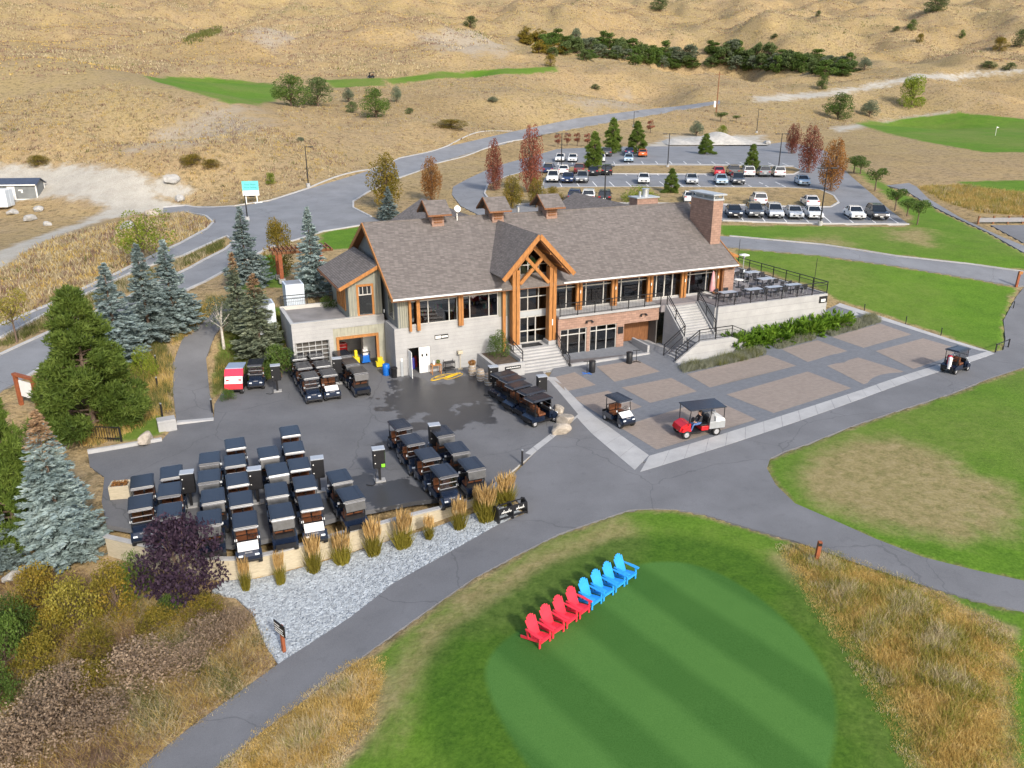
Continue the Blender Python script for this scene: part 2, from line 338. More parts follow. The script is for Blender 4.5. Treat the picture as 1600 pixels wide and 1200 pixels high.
REG['cart_path'] = gp([(180,1230),(300,1135),(400,1063),(435,1038),(500,996),(549,964),(616,911),(710,859),(777,821),(822,802),(788,757),(860,684),(903,648),(870,615),(900,640),(960,692),(1005,724),(1160,679),(1345,617),(1467,576),(1550,551),(1568,547),
  (1571,530),(1568,501),(1577,484),(1588,464),(1600,449),(1720,440),(1800,520),(1700,540),(1600,574),(1544,592),(1487,615),(1394,645),(1337,664),(1262,694),(1225,706),(1203,717),(1198,732),(1212,758),(1242,787),(1300,812),
  (1367,842),(1442,871),(1517,890),(1600,908),(1750,940),(1750,995),(1600,956),(1517,937),(1433,912),(1329,877),(1237,844),(1183,829),(1100,804),(1062,797),(1025,795),(984,797),(875,834),(811,866),(740,904),(665,956),(575,1020),(500,1076),(400,1150),(330,1205),(290,1240)], 20)
REG['cart_yard'] = gp([(852,588),(903,648),(863,684),(784,750),(745,777),(710,789),(647,803),(595,818),(545,829),(480,849),(430,864),(365,876),(300,868),(237,853),(170,838),(160,790),(163,745),(140,728),(137,706),(180,699),(253,686),(276,660),(334,655),(335,630),(352,604),(400,598),(425,585),(440,550),(470,530),(595,535),(612,565),(645,560),(760,552),(800,556),(840,560)], 20)
REG['garden_path'] = gp([(276,661),(334,656),(326,600),(322,560),(335,525),(352,503),(375,480),(400,468),(380,458),(350,475),(318,495),(285,530),(270,570),(270,610)], 12)
REG['parking_lot'] = gp([(752,338),(720,322),(706,304),(708,292),(730,280),(760,266),(788,256),(840,242),(870,233),(940,229.5),(1000,229),(1180,228),(1225,222),(1250,226),(1290,236),(1312,258),(1330,276),(1356,298),(1390,328),(1420,351),(1282,350),(1129,345),(1000,343),(880,342),(800,346)], 25)
REG['range_path'] = gp([(1385,290),(1420,286),(1432,292),(1450,310),(1500,340),(1560,368),(1650,405),(1650,430),(1600,395),(1545,364),(1480,334),(1438,312),(1415,298)], 15)
REG['range_pad'] = gp([(1548,352),(1640,352),(1660,385),(1600,380)], 15)
REG['plaza'] = gp([(858,589),(922,660),(1006,722),(1160,677),(1345,616),(1467,575),(1548,551),(1430,513),(1310,475),(1195,530),(1056,564),(1040,545),(1000,530),(880,548)], 20)
ISL = {'upper': gp([(885,262),(1000,259),(1150,260),(1240,262),(1252,267),(1240,273),(1000,272.5),(875,271)], 25), 'lower': gp([(845,296),(877,293.5),(1000,293),(1230,294),(1280,297),(1303,307),(1310,317),(1298,324),(1252,324),(1100,319),(850,317)], 25),
       'loop': gp([(757,303),(762,290),(790,277),(830,266),(858,272),(850,285),(842,300),(835,318),(790,322),(765,314)], 12)}
LAWN = [gp(p, 30) for p in [
 [(1150,388),(1284,401),(1399,417),(1514,436),(1585,450),(1570,500),(1566,545),(1552,549),(1340,478),(1300,466),(1290,455),(1150,410)],
 [(1125,352),(1420,355),(1425,340),(1385,305),(1330,262),(1335,258),(1400,298),(1440,316),(1480,336),(1545,366),(1600,397),(1650,420),(1600,423),(1514,411),(1399,398),(1284,381),(1125,368)],
 [(1600,576),(1487,617),(1394,647),(1262,696),(1206,718),(1200,733),(1215,760),(1245,789),(1300,814),(1370,844),(1445,873),(1520,892),(1600,910),(1750,935),(1750,530)],
 [(811,868),(875,836),(985,799),(1060,799),(1180,831),(1235,846),(1222,868),(1260,925),(1310,1005),(1400,1130),(1450,1230),(520,1230),(600,1110),(610,1060),(580,1030),(680,955)],
 [(1445,903),(1540,940),(1650,970),(1650,1230),(1590,1230),(1575,1080),(1590,985),(1520,955)],
 [(332,620),(338,560),(350,520),(375,490),(420,480),(445,480),(445,560),(425,583),(400,596),(352,603)], [(175,650),(250,648),(270,665),(245,680),(180,690)], [(500,364),(565,353),(575,385),(500,392)], [(405,400),(440,395),(450,450),(400,450)],
 [(225,119),(330,121),(430,132),(436,150),(400,165),(360,163),(330,152),(280,138)], [(600,124),(700,112),(870,104),(870,112),(700,122),(610,131)], [(500,125),(600,122),(600,134),(520,137)],
 [(1330,192),(1400,186),(1500,176),(1620,188),(1620,238),(1540,238),(1480,228),(1400,212)], [(1495,284),(1620,281),(1620,304),(1520,299)]]]
GREEN = smooth_poly(gp([(1000,879),(1060,877),(1100,886),(1142,904),(1204,946),(1258,1000),(1292,1050),(1308,1100),(1306,1150),(1296,1200),(1270,1270),(900,1290),(835,1215),(795,1150),(765,1090),(755,1040),(785,1000),(850,962),(930,908)]))
GREEN2 = gp([(1430,205),(1500,199),(1600,200),(1620,215),(1540,224),(1470,219)], 20)
DEAD = [gp(p, 30) for p in [[(1245,738),(1290,695),(1390,682),(1480,710),(1550,780),(1530,845),(1440,838),(1340,812),(1270,778)], [(660,985),(740,925),(820,880),(900,842),(975,818),(1010,850),(930,898),(850,955),(800,985),(720,1000),(640,1060)], [(560,1130),(640,1030),(700,970),(760,935),(770,950),(690,1010),(640,1080),(580,1160)],
  [(1390,360),(1440,358),(1460,372),(1450,383),(1400,375)], [(1225,374),(1300,372),(1330,386),(1240,384)], [(1480,730),(1580,760),(1580,840),(1500,830)], [(1225,872),(1260,925),(1310,1005),(1370,1100),(1410,1210),(1365,1210),(1330,1100),(1275,990),(1215,900)], [(700,935),(830,870),(960,810),(980,830),(860,900),(730,960)]]]
DIRT = [gp(p, 30) for p in [[(-60,258),(131,259),(210,266),(231,279),(249,310),(289,321),(255,332),(223,331),(157,344),(79,373),(0,420),(-60,455),(-60,420),(0,392),(71,365),(126,347),(168,323),(131,313),(84,308),(52,312),(-60,318)],
  [(1000,229),(1050,212),(1190,212),(1200,228)], [(1180,150),(1290,143),(1420,120),(1600,108),(1600,113),(1430,127),(1300,150),(1180,160)],
  [(200,290),(270,275),(300,300),(260,310)], [(1300,200),(1480,175),(1480,178),(1310,206)]]]
BARE = [gp(p, 30) for p in [[(250,205),(330,165),(385,170),(410,200),(360,215),(300,225),(210,235)], [(655,55),(720,48),(800,70),(790,85),(690,80)], [(380,60),(430,45),(470,60),(420,75)], [(900,160),(980,150),(1000,165),(920,172)]]]
GOLD = [gp(p, 30) for p in [[(1218,852),(1300,870),(1400,905),(1500,955),(1575,990),(1560,1080),(1578,1230),(1455,1230),(1400,1120),(1340,1020),(1270,930),(1225,872)], [(330,1230),(430,1140),(500,1085),(575,1030),(600,1050),(590,1110),(530,1160),(500,1230)],
  [(1436,292),(1500,290),(1620,305),(1620,338),(1530,332),(1470,313)]]]
GRAVEL = gp([(330,925),(347,908),(400,905),(440,896),(520,874),(600,848),(680,824),(750,799),(785,790),(815,800),(777,821),(710,859),(616,911),(549,964),(500,996),(435,1038),(415,1010),(395,960),(370,935)], 15)
# ------------------------------------------------------------------ ground materials
def ground_mat():
    m, nt, b_ = new_mat('ground'); v = pos(nt)
    def att(n):
        a_ = nt.nodes.new('ShaderNodeAttribute'); a_.attribute_name = n; return a_.outputs['Fac']
    n1 = noise(nt, v, .05, 6, .6); n2 = noise(nt, v, .45, 5, .65); n3 = noise(nt, v, 6.0, 4, .7); n4 = noise(nt, v, .012, 3, .5); n5 = noise(nt, v, 1.7, 4, .65)
    dry = ramp(nt, n2, [(.25, (.2, .13, .06)), (.45, (.33, .225, .1)), (.6, (.43, .31, .14)), (.8, (.51, .395, .205))])
    dry = mixc(nt, ramp(nt, n1, [(.42, (0, 0, 0)), (.62, (.75,) * 3)]), dry, ramp(nt, n5, [(.3, (.22, .145, .075)), (.7, (.37, .26, .14))]))
    dry = mixc(nt, ramp(nt, n4, [(.42, (0, 0, 0)), (.58, (.75,) * 3)]), dry, ramp(nt, n5, [(.3, (.19, .155, .06)), (.7, (.34, .27, .115))]))
    dry = mixc(nt, .45, dry, ramp(nt, n3, [(.3, (.1, .065, .03)), (.7, (.66, .5, .27))]))
    n6 = noise(nt, v, .16, 5, .7); n7 = noise(nt, v, 1.1, 3, .75)
    dry = mixc(nt, ramp(nt, n6, [(.42, (0, 0, 0)), (.6, (.55,) * 3)]), dry, ramp(nt, n5, [(.3, (.2, .145, .09)), (.7, (.38, .29, .18))]))
    dry = mixc(nt, ramp(nt, noise(nt, v, .028, 4, .6), [(.52, (0, 0, 0)), (.66, (.6,) * 3)]), dry, ramp(nt, n5, [(.3, (.2, .135, .06)), (.7, (.34, .25, .12))]))
    dry = mixc(nt, ramp(nt, n7, [(.52, (0, 0, 0)), (.62, (.7,) * 3)]), dry, (.13, .1, .048))  # dark brown specks paint the shadows of grass tufts
    def mask(a_, w=.5, amp=2.2, nz=n2):
        s = math_n(nt, 'ADD', att(a_), math_n(nt, 'MULTIPLY', math_n(nt, 'SUBTRACT', nz, .5), amp)); r = nt.nodes.new('ShaderNodeMapRange'); r.interpolation_type = 'SMOOTHSTEP'
        nt.links.new(s, r.inputs[0]); r.inputs[1].default_value = -w; r.inputs[2].default_value = w; return r.outputs[0]
    grass = ramp(nt, n2, [(.25, (.045, .105, .008)), (.5, (.085, .18, .012)), (.75, (.135, .24, .022))])
    grass = mixc(nt, .5, grass, ramp(nt, n3, [(.3, (.035, .085, .006)), (.7, (.16, .27, .035))]))
    grass = mixc(nt, ramp(nt, n1, [(.42, (0, 0, 0)), (.66, (.6,) * 3)]), grass, ramp(nt, n5, [(.3, (.1, .13, .025)), (.7, (.22, .23, .07))]))
    deadc = ramp(nt, n5, [(.28, (.12, .12, .03)), (.5, (.29, .22, .1)), (.75, (.42, .32, .18))])
    deadc = mixc(nt, .4, deadc, ramp(nt, n3, [(.3, (.09, .075, .035)), (.7, (.4, .31, .17))]))
    gold = ramp(nt, n5, [(.25, (.16, .14, .03)), (.5, (.34, .24, .07)), (.75, (.47, .33, .12))])
    dirt = ramp(nt, n2, [(.25, (.31, .285, .235)), (.75, (.47, .44, .375))]); dirt = mixc(nt, .3, dirt, ramp(nt, n3, [(.3, (.2, .18, .15)), (.7, (.6, .56, .5))]))
    dry = mixc(nt, math_n(nt, 'MULTIPLY', mask('bare', 1.4, 6.0, n6), .75), dry, ramp(nt, n7, [(.3, (.24, .2, .15)), (.7, (.43, .38, .31))]))
    col = mixc(nt, mask('dirt', .6, 2.6), dry, dirt)
    col = mixc(nt, mask('gold', .6, 2.0), col, gold)
    col = mixc(nt, mask('lawn', .35, 1.6), col, grass)
    col = mixc(nt, math_n(nt, 'MULTIPLY', mask('dead', 1.3, 4.0, n2), .88), col, deadc)
    # putting green: fine turf with mowing stripes
    mp = N(nt, 'ShaderNodeMapping'); mp.inputs['Rotation'].default_value = (0, 0, math.radians(STRIPE)); nt.links.new(v, mp.inputs[0]); sp = nt.nodes.new('ShaderNodeSeparateXYZ'); nt.links.new(mp.outputs[0], sp.inputs[0])
    st = math_n(nt, 'SINE', math_n(nt, 'MULTIPLY', math_n(nt, 'ADD', sp.outputs[0], math_n(nt, 'MULTIPLY', n1, 1.0)), math.pi / 1.75))
    stf = N(nt, 'ShaderNodeMapRange'); nt.links.new(st, stf.inputs[0]); stf.inputs[1].default_value = -.45; stf.inputs[2].default_value = .45
    g1 = mixc(nt, stf.outputs[0], (.03, .092, .016), (.064, .154, .032)); g1 = mixc(nt, .15, g1, ramp(nt, n2, [(.3, (.035, .11, .015)), (.7, (.095, .2, .04))]))
    g1 = mixc(nt, .28, g1, ramp(nt, noise(nt, v, 22, 3, .7), [(.3, (.03, .1, .012)), (.7, (.12, .25, .06))]))
    cs = math_n(nt, 'ADD', att('green'), math_n(nt, 'MULTIPLY', math_n(nt, 'SUBTRACT', n2, .5), 1.6)); cm = nt.nodes.new('ShaderNodeMapRange'); cm.interpolation_type = 'SMOOTHSTEP'; nt.links.new(cs, cm.inputs[0]); cm.inputs[1].default_value = -3.0; cm.inputs[2].default_value = -1.8
    ringc = ramp(nt, n5, [(.25, (.018, .055, .005)), (.5, (.04, .102, .007)), (.75, (.072, .15, .012))]); ringc = mixc(nt, .4, ringc, ramp(nt, n3, [(.3, (.02, .06, .006)), (.7, (.1, .19, .025))])); col = mixc(nt, math_n(nt, 'MULTIPLY', cm.outputs[0], .85), col, ringc)
    gm = nt.nodes.new('ShaderNodeMapRange'); nt.links.new(att('green'), gm.inputs[0]); gm.inputs[1].default_value = -.12; gm.inputs[2].default_value = .12
    col = mixc(nt, gm.outputs[0], col, g1)
    nt.links.new(col, b_.inputs['Base Color']); b_.inputs['Roughness'].default_value = .95; b_.inputs['Specular IOR Level'].default_value = .12
    hgt = math_n(nt, 'ADD', math_n(nt, 'MULTIPLY', n3, .5), math_n(nt, 'MULTIPLY', n5, .8))
    bm_ = N(nt, 'ShaderNodeBump', Distance=.25); nt.links.new(hgt, bm_.inputs['Height']); nt.links.new(bm_.outputs[0], b_.inputs['Normal'])
    bs = N(nt, 'ShaderNodeMapRange'); nt.links.new(math_n(nt, 'MAXIMUM', math_n(nt, 'MULTIPLY', mask('lawn'), .75), gm.outputs[0]), bs.inputs[0]); bs.inputs[3].default_value = .75; bs.inputs[4].default_value = .06; nt.links.new(bs.outputs[0], bm_.inputs['Strength'])
    return m
_g0, _g1 = PZ(905, 967), PZ(1100, 1117)
STRIPE = 90 - math.degrees(math.atan2(_g1[1] - _g0[1], _g1[0] - _g0[0]))
M = {}
M['ground'] = ground_mat()
M['asphalt'] = asphalt('asphalt', .16, (.98, .98, 1.03)); M['asphalt_yard'] = asphalt('asphalt_yard', .14, (.98, .98, 1.03), wet=True); M['asphalt_old'] = asphalt('asphalt_old', .2, (.96, .99, 1.06))
M['kerb'] = concrete('kerb_concrete', .42); M['walk'] = concrete('walk_concrete', .40)
M['paver'] = masonry('paver_grey', (.17, .178, .192), (.12, .12, .13), .24, .12, 'pos', .1, .9, .006, 'xy', .12); M['paver_tan'] = masonry('paver_tan', (.28, .232, .197), (.2, .165, .14), .24, .12, 'pos', .1, .9, .006, 'xy', .12)
M['paint'] = plain('road_paint', (.7, .7, .68), .7, .2, 3, world=True)
def gravel_mat():
    m, nt, b_ = new_mat('gravel'); v = pos(nt); vo = N(nt, 'ShaderNodeTexVoronoi', Scale=11.0); nt.links.new(v, vo.inputs['Vector'])
    c = ramp(nt, vo.outputs['Color'], [(.0, (.15, .165, .18)), (.5, (.29, .315, .335)), (1, (.46, .48, .49))]); nt.links.new(c, b_.inputs['Base Color']); b_.inputs['Roughness'].default_value = .9
    bump(nt, b_, vo.outputs['Distance'], 1.0, .06); return m
M['gravel'] = gravel_mat()
# ------------------------------------------------------------------ terrain sheet
ys = [6.0]
while ys[-1] < 1050: ys.append(ys[-1] + max(.28, ys[-1] * .0062))
ys = np.array(ys); us = np.linspace(-1, 1, 430)
us = np.sign(us) * (np.abs(us) * .75 + .25 * np.abs(us) ** 2.2)
TX = us[None, :] * (26 + ys[:, None] * .92); TY = np.broadcast_to(ys[:, None], TX.shape).copy(); TZ = height(TX, TY)
att = {'lawn': np.max([sdpoly(TX, TY, p) for p in LAWN], 0), 'dirt': np.max([sdpoly(TX, TY, p) for p in DIRT], 0), 'dead': np.max([sdpoly(TX, TY, p) for p in DEAD], 0), 'gold': np.max([sdpoly(TX, TY, p) for p in GOLD], 0), 'bare': np.max([sdpoly(TX, TY, p) for p in BARE], 0),
       'green': sdpoly(TX, TY, GREEN)}
paved = np.max([sdpoly(TX, TY, REG[k]) for k in REG] + [sdpoly(TX, TY, GRAVEL)], 0)
TZ = TZ - np.where(paved > 0, .07 + TY * .0012, 0)
yardsd = sdpoly(TX, TY, REG['cart_yard']); TZ = np.where(yardsd > -.05, np.minimum(TZ, -.12), TZ)
# the building's footprint: keep the ground below its floors
O3 = PZ(620, 589, 0); BANG = math.atan2(3788 - 800, math.hypot(FPX, 456)); A3 = np.array([math.sin(BANG), math.cos(BANG), 0]); B3 = np.array([-math.cos(BANG), math.sin(BANG), 0])
def bw(a_, b_, z=0): return O3 + A3 * a_ + B3 * b_ + np.array([0, 0, z])
la = (TX - O3[0]) * A3[0] + (TY - O3[1]) * A3[1]; lb = (TX - O3[0]) * B3[0] + (TY - O3[1]) * B3[1]
foot = ((la > .1) & (la < 38.3) & (lb > .1) & (lb < 14)) | ((la > 26.9) & (la < 38.3) & (lb > -3.9) & (lb < 9)) | ((la > -6.8) & (la < .3) & (lb > 3.2) & (lb < 9))
frontdeck = (la > 6.6) & (la < 23.5) & (lb > -3.7) & (lb < .2)
TZ = np.where(foot | frontdeck, np.minimum(TZ, -.3), TZ)
nr, nc = TX.shape; idx = np.arange(nr * nc).reshape(nr, nc)
Fq = np.stack([idx[:-1, :-1], idx[:-1, 1:], idx[1:, 1:], idx[1:, :-1]], -1).reshape(-1, 4)
tme = np_mesh('ground', np.stack([TX, TY, TZ], -1).reshape(-1, 3), Fq, [M['ground']], True)
for k, v in att.items():
    a_ = tme.attributes.new(k, 'FLOAT', 'POINT'); sc = np.clip(TY / 60, 1, 4) if k != 'green' else 1; a_.data.foreach_set('value', (v / sc).astype(np.float32).ravel())
T(mesh_obj('ground', tme), 'dry grass hillside and lawns around the clubhouse', 'ground', kind='structure')
# ------------------------------------------------------------------ draped sheets
def sheet(name, poly, mat, dz=.02, grid=1.0, zconst=None, parent=None, skirt=.25, attr=None, holes=()):
    poly = np.asarray(poly)
    if np.sum(poly[:, 0] * np.roll(poly[:, 1], -1) - poly[:, 1] * np.roll(poly[:, 0], -1)) < 0: poly = poly[::-1]
    lo, hi = poly.min(0), poly.max(0); g = grid
    gx, gy = np.meshgrid(np.arange(lo[0], hi[0], g), np.arange(lo[1], hi[1], g)); s = sdpoly(gx, gy, poly); keep = s > g * .35
    pts = [Vector(p) for p in poly] + [Vector((x, y)) for x, y in zip(gx[keep], gy[keep])]; n = len(poly)
    vo, eo, fo, *_ = delaunay_2d_cdt(pts, [(i, (i + 1) % n) for i in range(n)], [list(range(n))], 1, 1e-4)
    V = np.array([(p.x, p.y) for p in vo]); Z = (height(V[:, 0], V[:, 1]) if zconst is None else np.full(len(V), float(zconst))) + dz
    me = bpy.data.meshes.new(name); verts = [(*V[i], Z[i]) for i in range(len(V))]; faces = [list(f) for f in fo]
    # skirt round the outline
    d2 = lambda p: int(np.argmin((V[:, 0] - p[0]) ** 2 + (V[:, 1] - p[1]) ** 2))
    ring = [d2(p) for p in poly]; base = len(verts)
    for r in ring: verts.append((V[r, 0], V[r, 1], Z[r] - skirt))
    for i in range(n):
        j = (i + 1) % n
        if ring[i] != ring[j]: faces.append([ring[i], base + i, base + j, ring[j]])
    me.from_pydata(verts, [], faces); me.materials.append(mat)
    if attr:
        a_ = me.attributes.new(attr[0], 'FLOAT', 'POINT'); a_.data.foreach_set('value', np.array([attr[1](v) for v in verts], np.float32))
    me.update(); return mesh_obj(name, me, parent)
def kerb(name, line, w=.16, h=.12, mat=None, parent=None, closed=False, zoff=0.0, zconst=None):
    """raised kerb along a ground polyline (x, y)"""
    L = np.asarray(line, float); n = len(L); m = MB()
    zz = height(L[:, 0], L[:, 1]) if zconst is None else np.full(n, float(zconst)); prev = None
    for i in range(n):
        a_ = L[(i - 1) % n] if (closed or i > 0) else L[i]; b_ = L[(i + 1) % n] if (closed or i < n - 1) else L[i]
        t = b_ - a_; t = t / max(np.hypot(*t), 1e-6); nn = np.array([-t[1], t[0]]) * w / 2
        m.v += [(L[i, 0] - nn[0], L[i, 1] - nn[1], zz[i] - .25 + zoff), (L[i, 0] - nn[0] * .85, L[i, 1] - nn[1] * .85, zz[i] + h + zoff), (L[i, 0] + nn[0] * .85, L[i, 1] + nn[1] * .85, zz[i] + h + zoff), (L[i, 0] + nn[0], L[i, 1] + nn[1], zz[i] - .25 + zoff)]
    for i in range(n if closed else n - 1):
        p, q = 4 * i, 4 * ((i + 1) % n)
        for k in range(3): m.f.append([p + k, q + k, q + k + 1, p + k + 1]); m.mi.append(0); m.sm.append(False)
    if not closed: m.f += [[0, 1, 2, 3], [4 * n - 4, 4 * n - 3, 4 * n - 2, 4 * n - 1]]; m.mi += [0, 0]; m.sm += [False, False]
    return m.build(name, mat or M['kerb'], parent)
def dens_line(pts, step=1.2):
    pts = np.asarray(pts, float); o = []
    for i in range(len(pts) - 1):
        k = max(1, int(np.hypot(*(pts[i + 1] - pts[i])) / step)); o += [pts[i] + (pts[i + 1] - pts[i]) * t / k for t in range(k)]
    return np.array(o + [pts[-1]])
road = T(sheet('road', REG['entrance_road'], M['asphalt_old'], .03, 3.0), 'pale grey two-lane entrance road curving up behind the clubhouse', 'road', kind='structure')
T(sheet('road', REG['back_road'], M['asphalt_old'], .03, 2.0), 'pale grey service road running behind the terrace lawn', 'road', kind='structure')
path = T(sheet('cart_path', REG['cart_path'], M['asphalt'], .025, .9), 'smooth asphalt cart path winding between plaza and putting green', 'path', kind='structure')
WET = [(PZ(*p[:2]), p[2]) for p in [(660,625,3.8),(720,615,3.4),(700,655,2.4),(640,600,2.0),(780,600,1.6),(745,640,1.6),(740,600,2.4),(575,715,0),(600,770,2.0),(560,755,1.4),(645,775,1.6),(640,690,.8),(520,790,1.2),(870,712,0),(690,620,3),(760,655,1.0),(655,665,1.2),(600,700,1.0)]]
def wetf(v): return max([0.0] + [1.15 - math.hypot(v[0] - w[0][0], v[1] - w[0][1]) / max(w[1] * 1.15, .01) for w in WET if w[1] > 0])
yard = T(sheet('cart_yard', REG['cart_yard'], M['asphalt_yard'], .02, .45, zconst=0.0, attr=('wet', wetf)), 'asphalt cart yard with dark wet patches', 'yard', kind='structure')
T(sheet('garden_path', REG['garden_path'], M['asphalt'], .03, 1.0), 'narrow asphalt path climbing from the yard beside the spruces', 'path', kind='structure')
lot = T(sheet('parking_lot', REG['parking_lot'], M['asphalt_old'], .03, 3.0), 'terraced grey parking lot with white stall lines', 'parking lot', kind='structure')
T(sheet('range_path', REG['range_path'], M['asphalt_old'], .03, 2.0), 'grey path leading down to the practice range', 'path', kind='structure')
T(sheet('range_pad', REG['range_pad'], M['asphalt'], .03, 2.0), 'dark asphalt pad at the right edge', 'path', kind='structure')
T(sheet('gravel_bed', GRAVEL, M['gravel'], .03, .6), 'bed of blue-grey crushed gravel below the curved timber wall', 'gravel', kind='structure')
plaza = T(sheet('plaza', REG['plaza'], M['paver'], .025, .8), 'plaza of grey paver bands framing tan panels', 'plaza', kind='structure')
for pn in [[(862,591),(898,582),(931,602),(884,612)], [(932,573),(995,563),(1031,581),(960,597)], [(896,622),(950,611),(1003,636),(946,655)], [(971,606),(1049,591),(1089,612),(1016,630)], [(1073,585),(1199,555),(1244,572),(1109,606)],
  [(1221,546),(1277,532),(1324,549),(1262,566)], [(1300,527),(1375,506),(1424,523),(1349,544)], [(1368,549),(1442,529),(1500,546),(1471,562),(1427,577)], [(1292,572),(1341,559),(1412,581),(1349,601)], [(1135,617),(1262,581),(1330,607),(1209,646)],
  [(968,668),(1112,623),(1182,656),(1026,703)]]:
    sheet('paver_panel', gp(pn), M['paver_tan'], .031, .8, parent=plaza, skirt=.004)
# concrete walks made of separate slabs
def slab_walk(name, la_, lb_, n, label):
    la_ = np.array(la_, float); lb_ = np.array(lb_, float); root = empty(name); T(root, label, 'walkway', kind='structure')
    def at(L, t):
        s = np.r_[0, np.cumsum(np.hypot(*np.diff(L, axis=0).T))]; s /= s[-1]; return np.array([np.interp(t, s, L[:, 0]), np.interp(t, s, L[:, 1])])
    A_, B_ = gp(la_), gp(lb_)
    for i in range(n):
        g = .0004 * 20 / n; t0, t1 = i / n + g, (i + 1) / n - g
        q = [at(A_, t0), at(A_, t1), at(B_, t1), at(B_, t0)]; m = MB(); dz = .034 + random.uniform(-.003, .003)
        zt = [hz(*p) + dz for p in q]; v = [(*p, z) for p, z in zip(q, zt)] + [(*p, z - .12) for p, z in zip(q, zt)]
        m.add(v, [(0, 1, 2, 3), (0, 4, 5, 1), (1, 5, 6, 2), (2, 6, 7, 3), (3, 7, 4, 0)]); m.build('slab', M['walk'], root)
slab_walk('walkway', [(846,588),(920,674),(992,735)], [(868,590),(922,646),(1014,712)], 9, 'pale concrete strip between cart yard and plaza')
slab_walk('walkway', [(1000,738),(1160,688),(1345,624),(1466,582),(1554,553)], [(1014,713),(1160,669),(1345,610),(1468,570),(1544,549)], 22, 'pale concrete slab strip along the front of the plaza')
slab_walk('walkway', [(1552,551),(1312,474)], [(1530,548),(1305,478)], 12, 'concrete sidewalk between plaza and bright green lawn')
slab_walk('walkway', [(1052,559),(1195,527),(1335,486)], [(1060,571),(1200,536),(1342,492)], 12, 'concrete sidewalk behind the lavender planters')
slab_walk('walkway', [(784,751),(863,686),(905,650)], [(776,745),(857,681),(899,645)], 5, 'concrete strip crossing the yard entrance by the bollard')
for k, lab in (('upper', 'dry grass parking island between upper stall rows'), ('lower', 'long dry grass parking island with rounded tip'), ('loop', 'kerbed planting island inside the drive loop')):
    io = T(sheet('parking_island', ISL[k], M['ground'], .14, 1.5), lab, 'island', kind='structure')
    for an, val in (('lawn', -6), ('dirt', -6), ('dead', -6), ('gold', -.6), ('green', -6), ('bare', -6)):
        a_ = io.data.attributes.new(an, 'FLOAT', 'POINT'); a_.data.foreach_set('value', np.full(len(io.data.vertices), val, np.float32))
    kerb('kerb', dens_line(np.r_[ISL[k], ISL[k][:1]], 2.0)[:-1], .3, .17, parent=io, closed=True)
kerb('kerb', dens_line(gp([(1129,345),(1282,350),(1420,351)]), 2), .3, .15, parent=lot)
kerb('kerb', dens_line(gp([(870,257.5),(1000,257),(1240,260)]), 2), .3, .12, parent=lot)
for ln in ([(255,324),(289,321),(367,322),(420,314),(480,295),(580,265),(625,247),(700,228),(800,205)], [(820,218),(756,233),(680,256),(636,274),(574,301),(552,315),(552,325),(580,339)], [(600,349),(560,353),(505,362),(470,373),(420,388),(357,421),(320,441),(150,523),(40,591)],
           [(0,555),(100,509),(210,461),(297,419),(320,406),(352,390),(366,378),(354,369),(286,400),(223,419),(184,437),(79,487),(0,529)], [(-40,524),(76,477),(184,427),(283,380),(325,357),(333,348),(322,338),(290,331)]):
    kerb('kerb', dens_line(gp(ln), 2), .3, .13, parent=road)
kerb('kerb', dens_line(gp([(1140,369),(1284,382),(1399,400),(1514,412.6),(1600,425)]), 2), .25, .1, parent=bpy.data.objects['road.001'])
kerb('kerb', dens_line(gp([(137,706),(180,699),(253,687)]), 1), .25, .13, parent=yard)
kerb('kerb', dens_line(gp([(276,660),(334,655)]), 1), .45, .05, parent=yard)
# stall lines
def stall_lines(p0, p1, step, length, skip=()):
    a_, b_ = G(*p0), G(*p1); d = b_ - a_; L = np.hypot(d[0], d[1]); d /= L; nrm = np.array([-d[1], d[0]])
    for i in range(int(L / step) + 1):
        if i in skip: continue
        c = a_[:2] + d[:2] * i * step; q = []
        for s, t in ((-.07, 0), (.07, 0), (.07, length), (-.07, length)): x, y = c + d[:2] * s + nrm * t; q.append((x, y, hz(x, y) + .04))
        MB().add(q, [(0, 1, 2, 3)]).build('stall_line', M['paint'], lot)
stall_lines((1128,344), (1418,350), 2.75, 5.2); stall_lines((878,292), (1235,293), 2.75, 5); stall_lines((880,275), (1240,275.5), 2.75, -5.0 + 9.8); stall_lines((850,257.5), (1240,259.5), 2.75, 5.0); stall_lines((875,322), (960,322), 2.75, -4.6); stall_lines((1135,321), (1250,326), 2.75, -4.6)
# ------------------------------------------------------------------ clubhouse
M['board_concrete'] = concrete('board_formed_concrete', .385, joints=.3)
M['concrete'] = concrete('smooth_concrete', .385, joints=.62)
M['shingle'] = masonry('roof_shingle', (.175, .153, .14), (.09, .08, .074), .34, .078, 'obj', .3, .95, .012)
M['timber'] = wood('orange_timber', (.37, .16, .048), (3, 3, .7), .5, .3)
M['timber_dark'] = wood('brown_timber', (.2, .085, .035), (3, 3, .7), .6)
M['brick'] = masonry('split_face_brick', (.32, .2, .15), (.19, .13, .1), .42, .2, 'obj', .2, .9, .014)
M['siding'] = plain('green_grey_siding', (.235, .235, .195), .7, .12, 1.5); M['siding_dark'] = plain('grey_siding', (.17, .18, .18), .7, .12, 1.5)
M['batten'] = plain('olive_batten', (.33, .32, .25), .7, .12, 2)
M['frame'] = plain('pale_metal_frame', (.52, .5, .46), .45, .06, 2, metal=.2); M['spandrel'] = plain('spandrel_panel', (.38, .4, .41), .4, .08, 2)
M['black_metal'] = plain('black_metal', (.015, .015, .017), .45, .1, 3, spec=.4); M['white'] = plain('white_paint', (.75, .74, .7), .5, .06, 2)
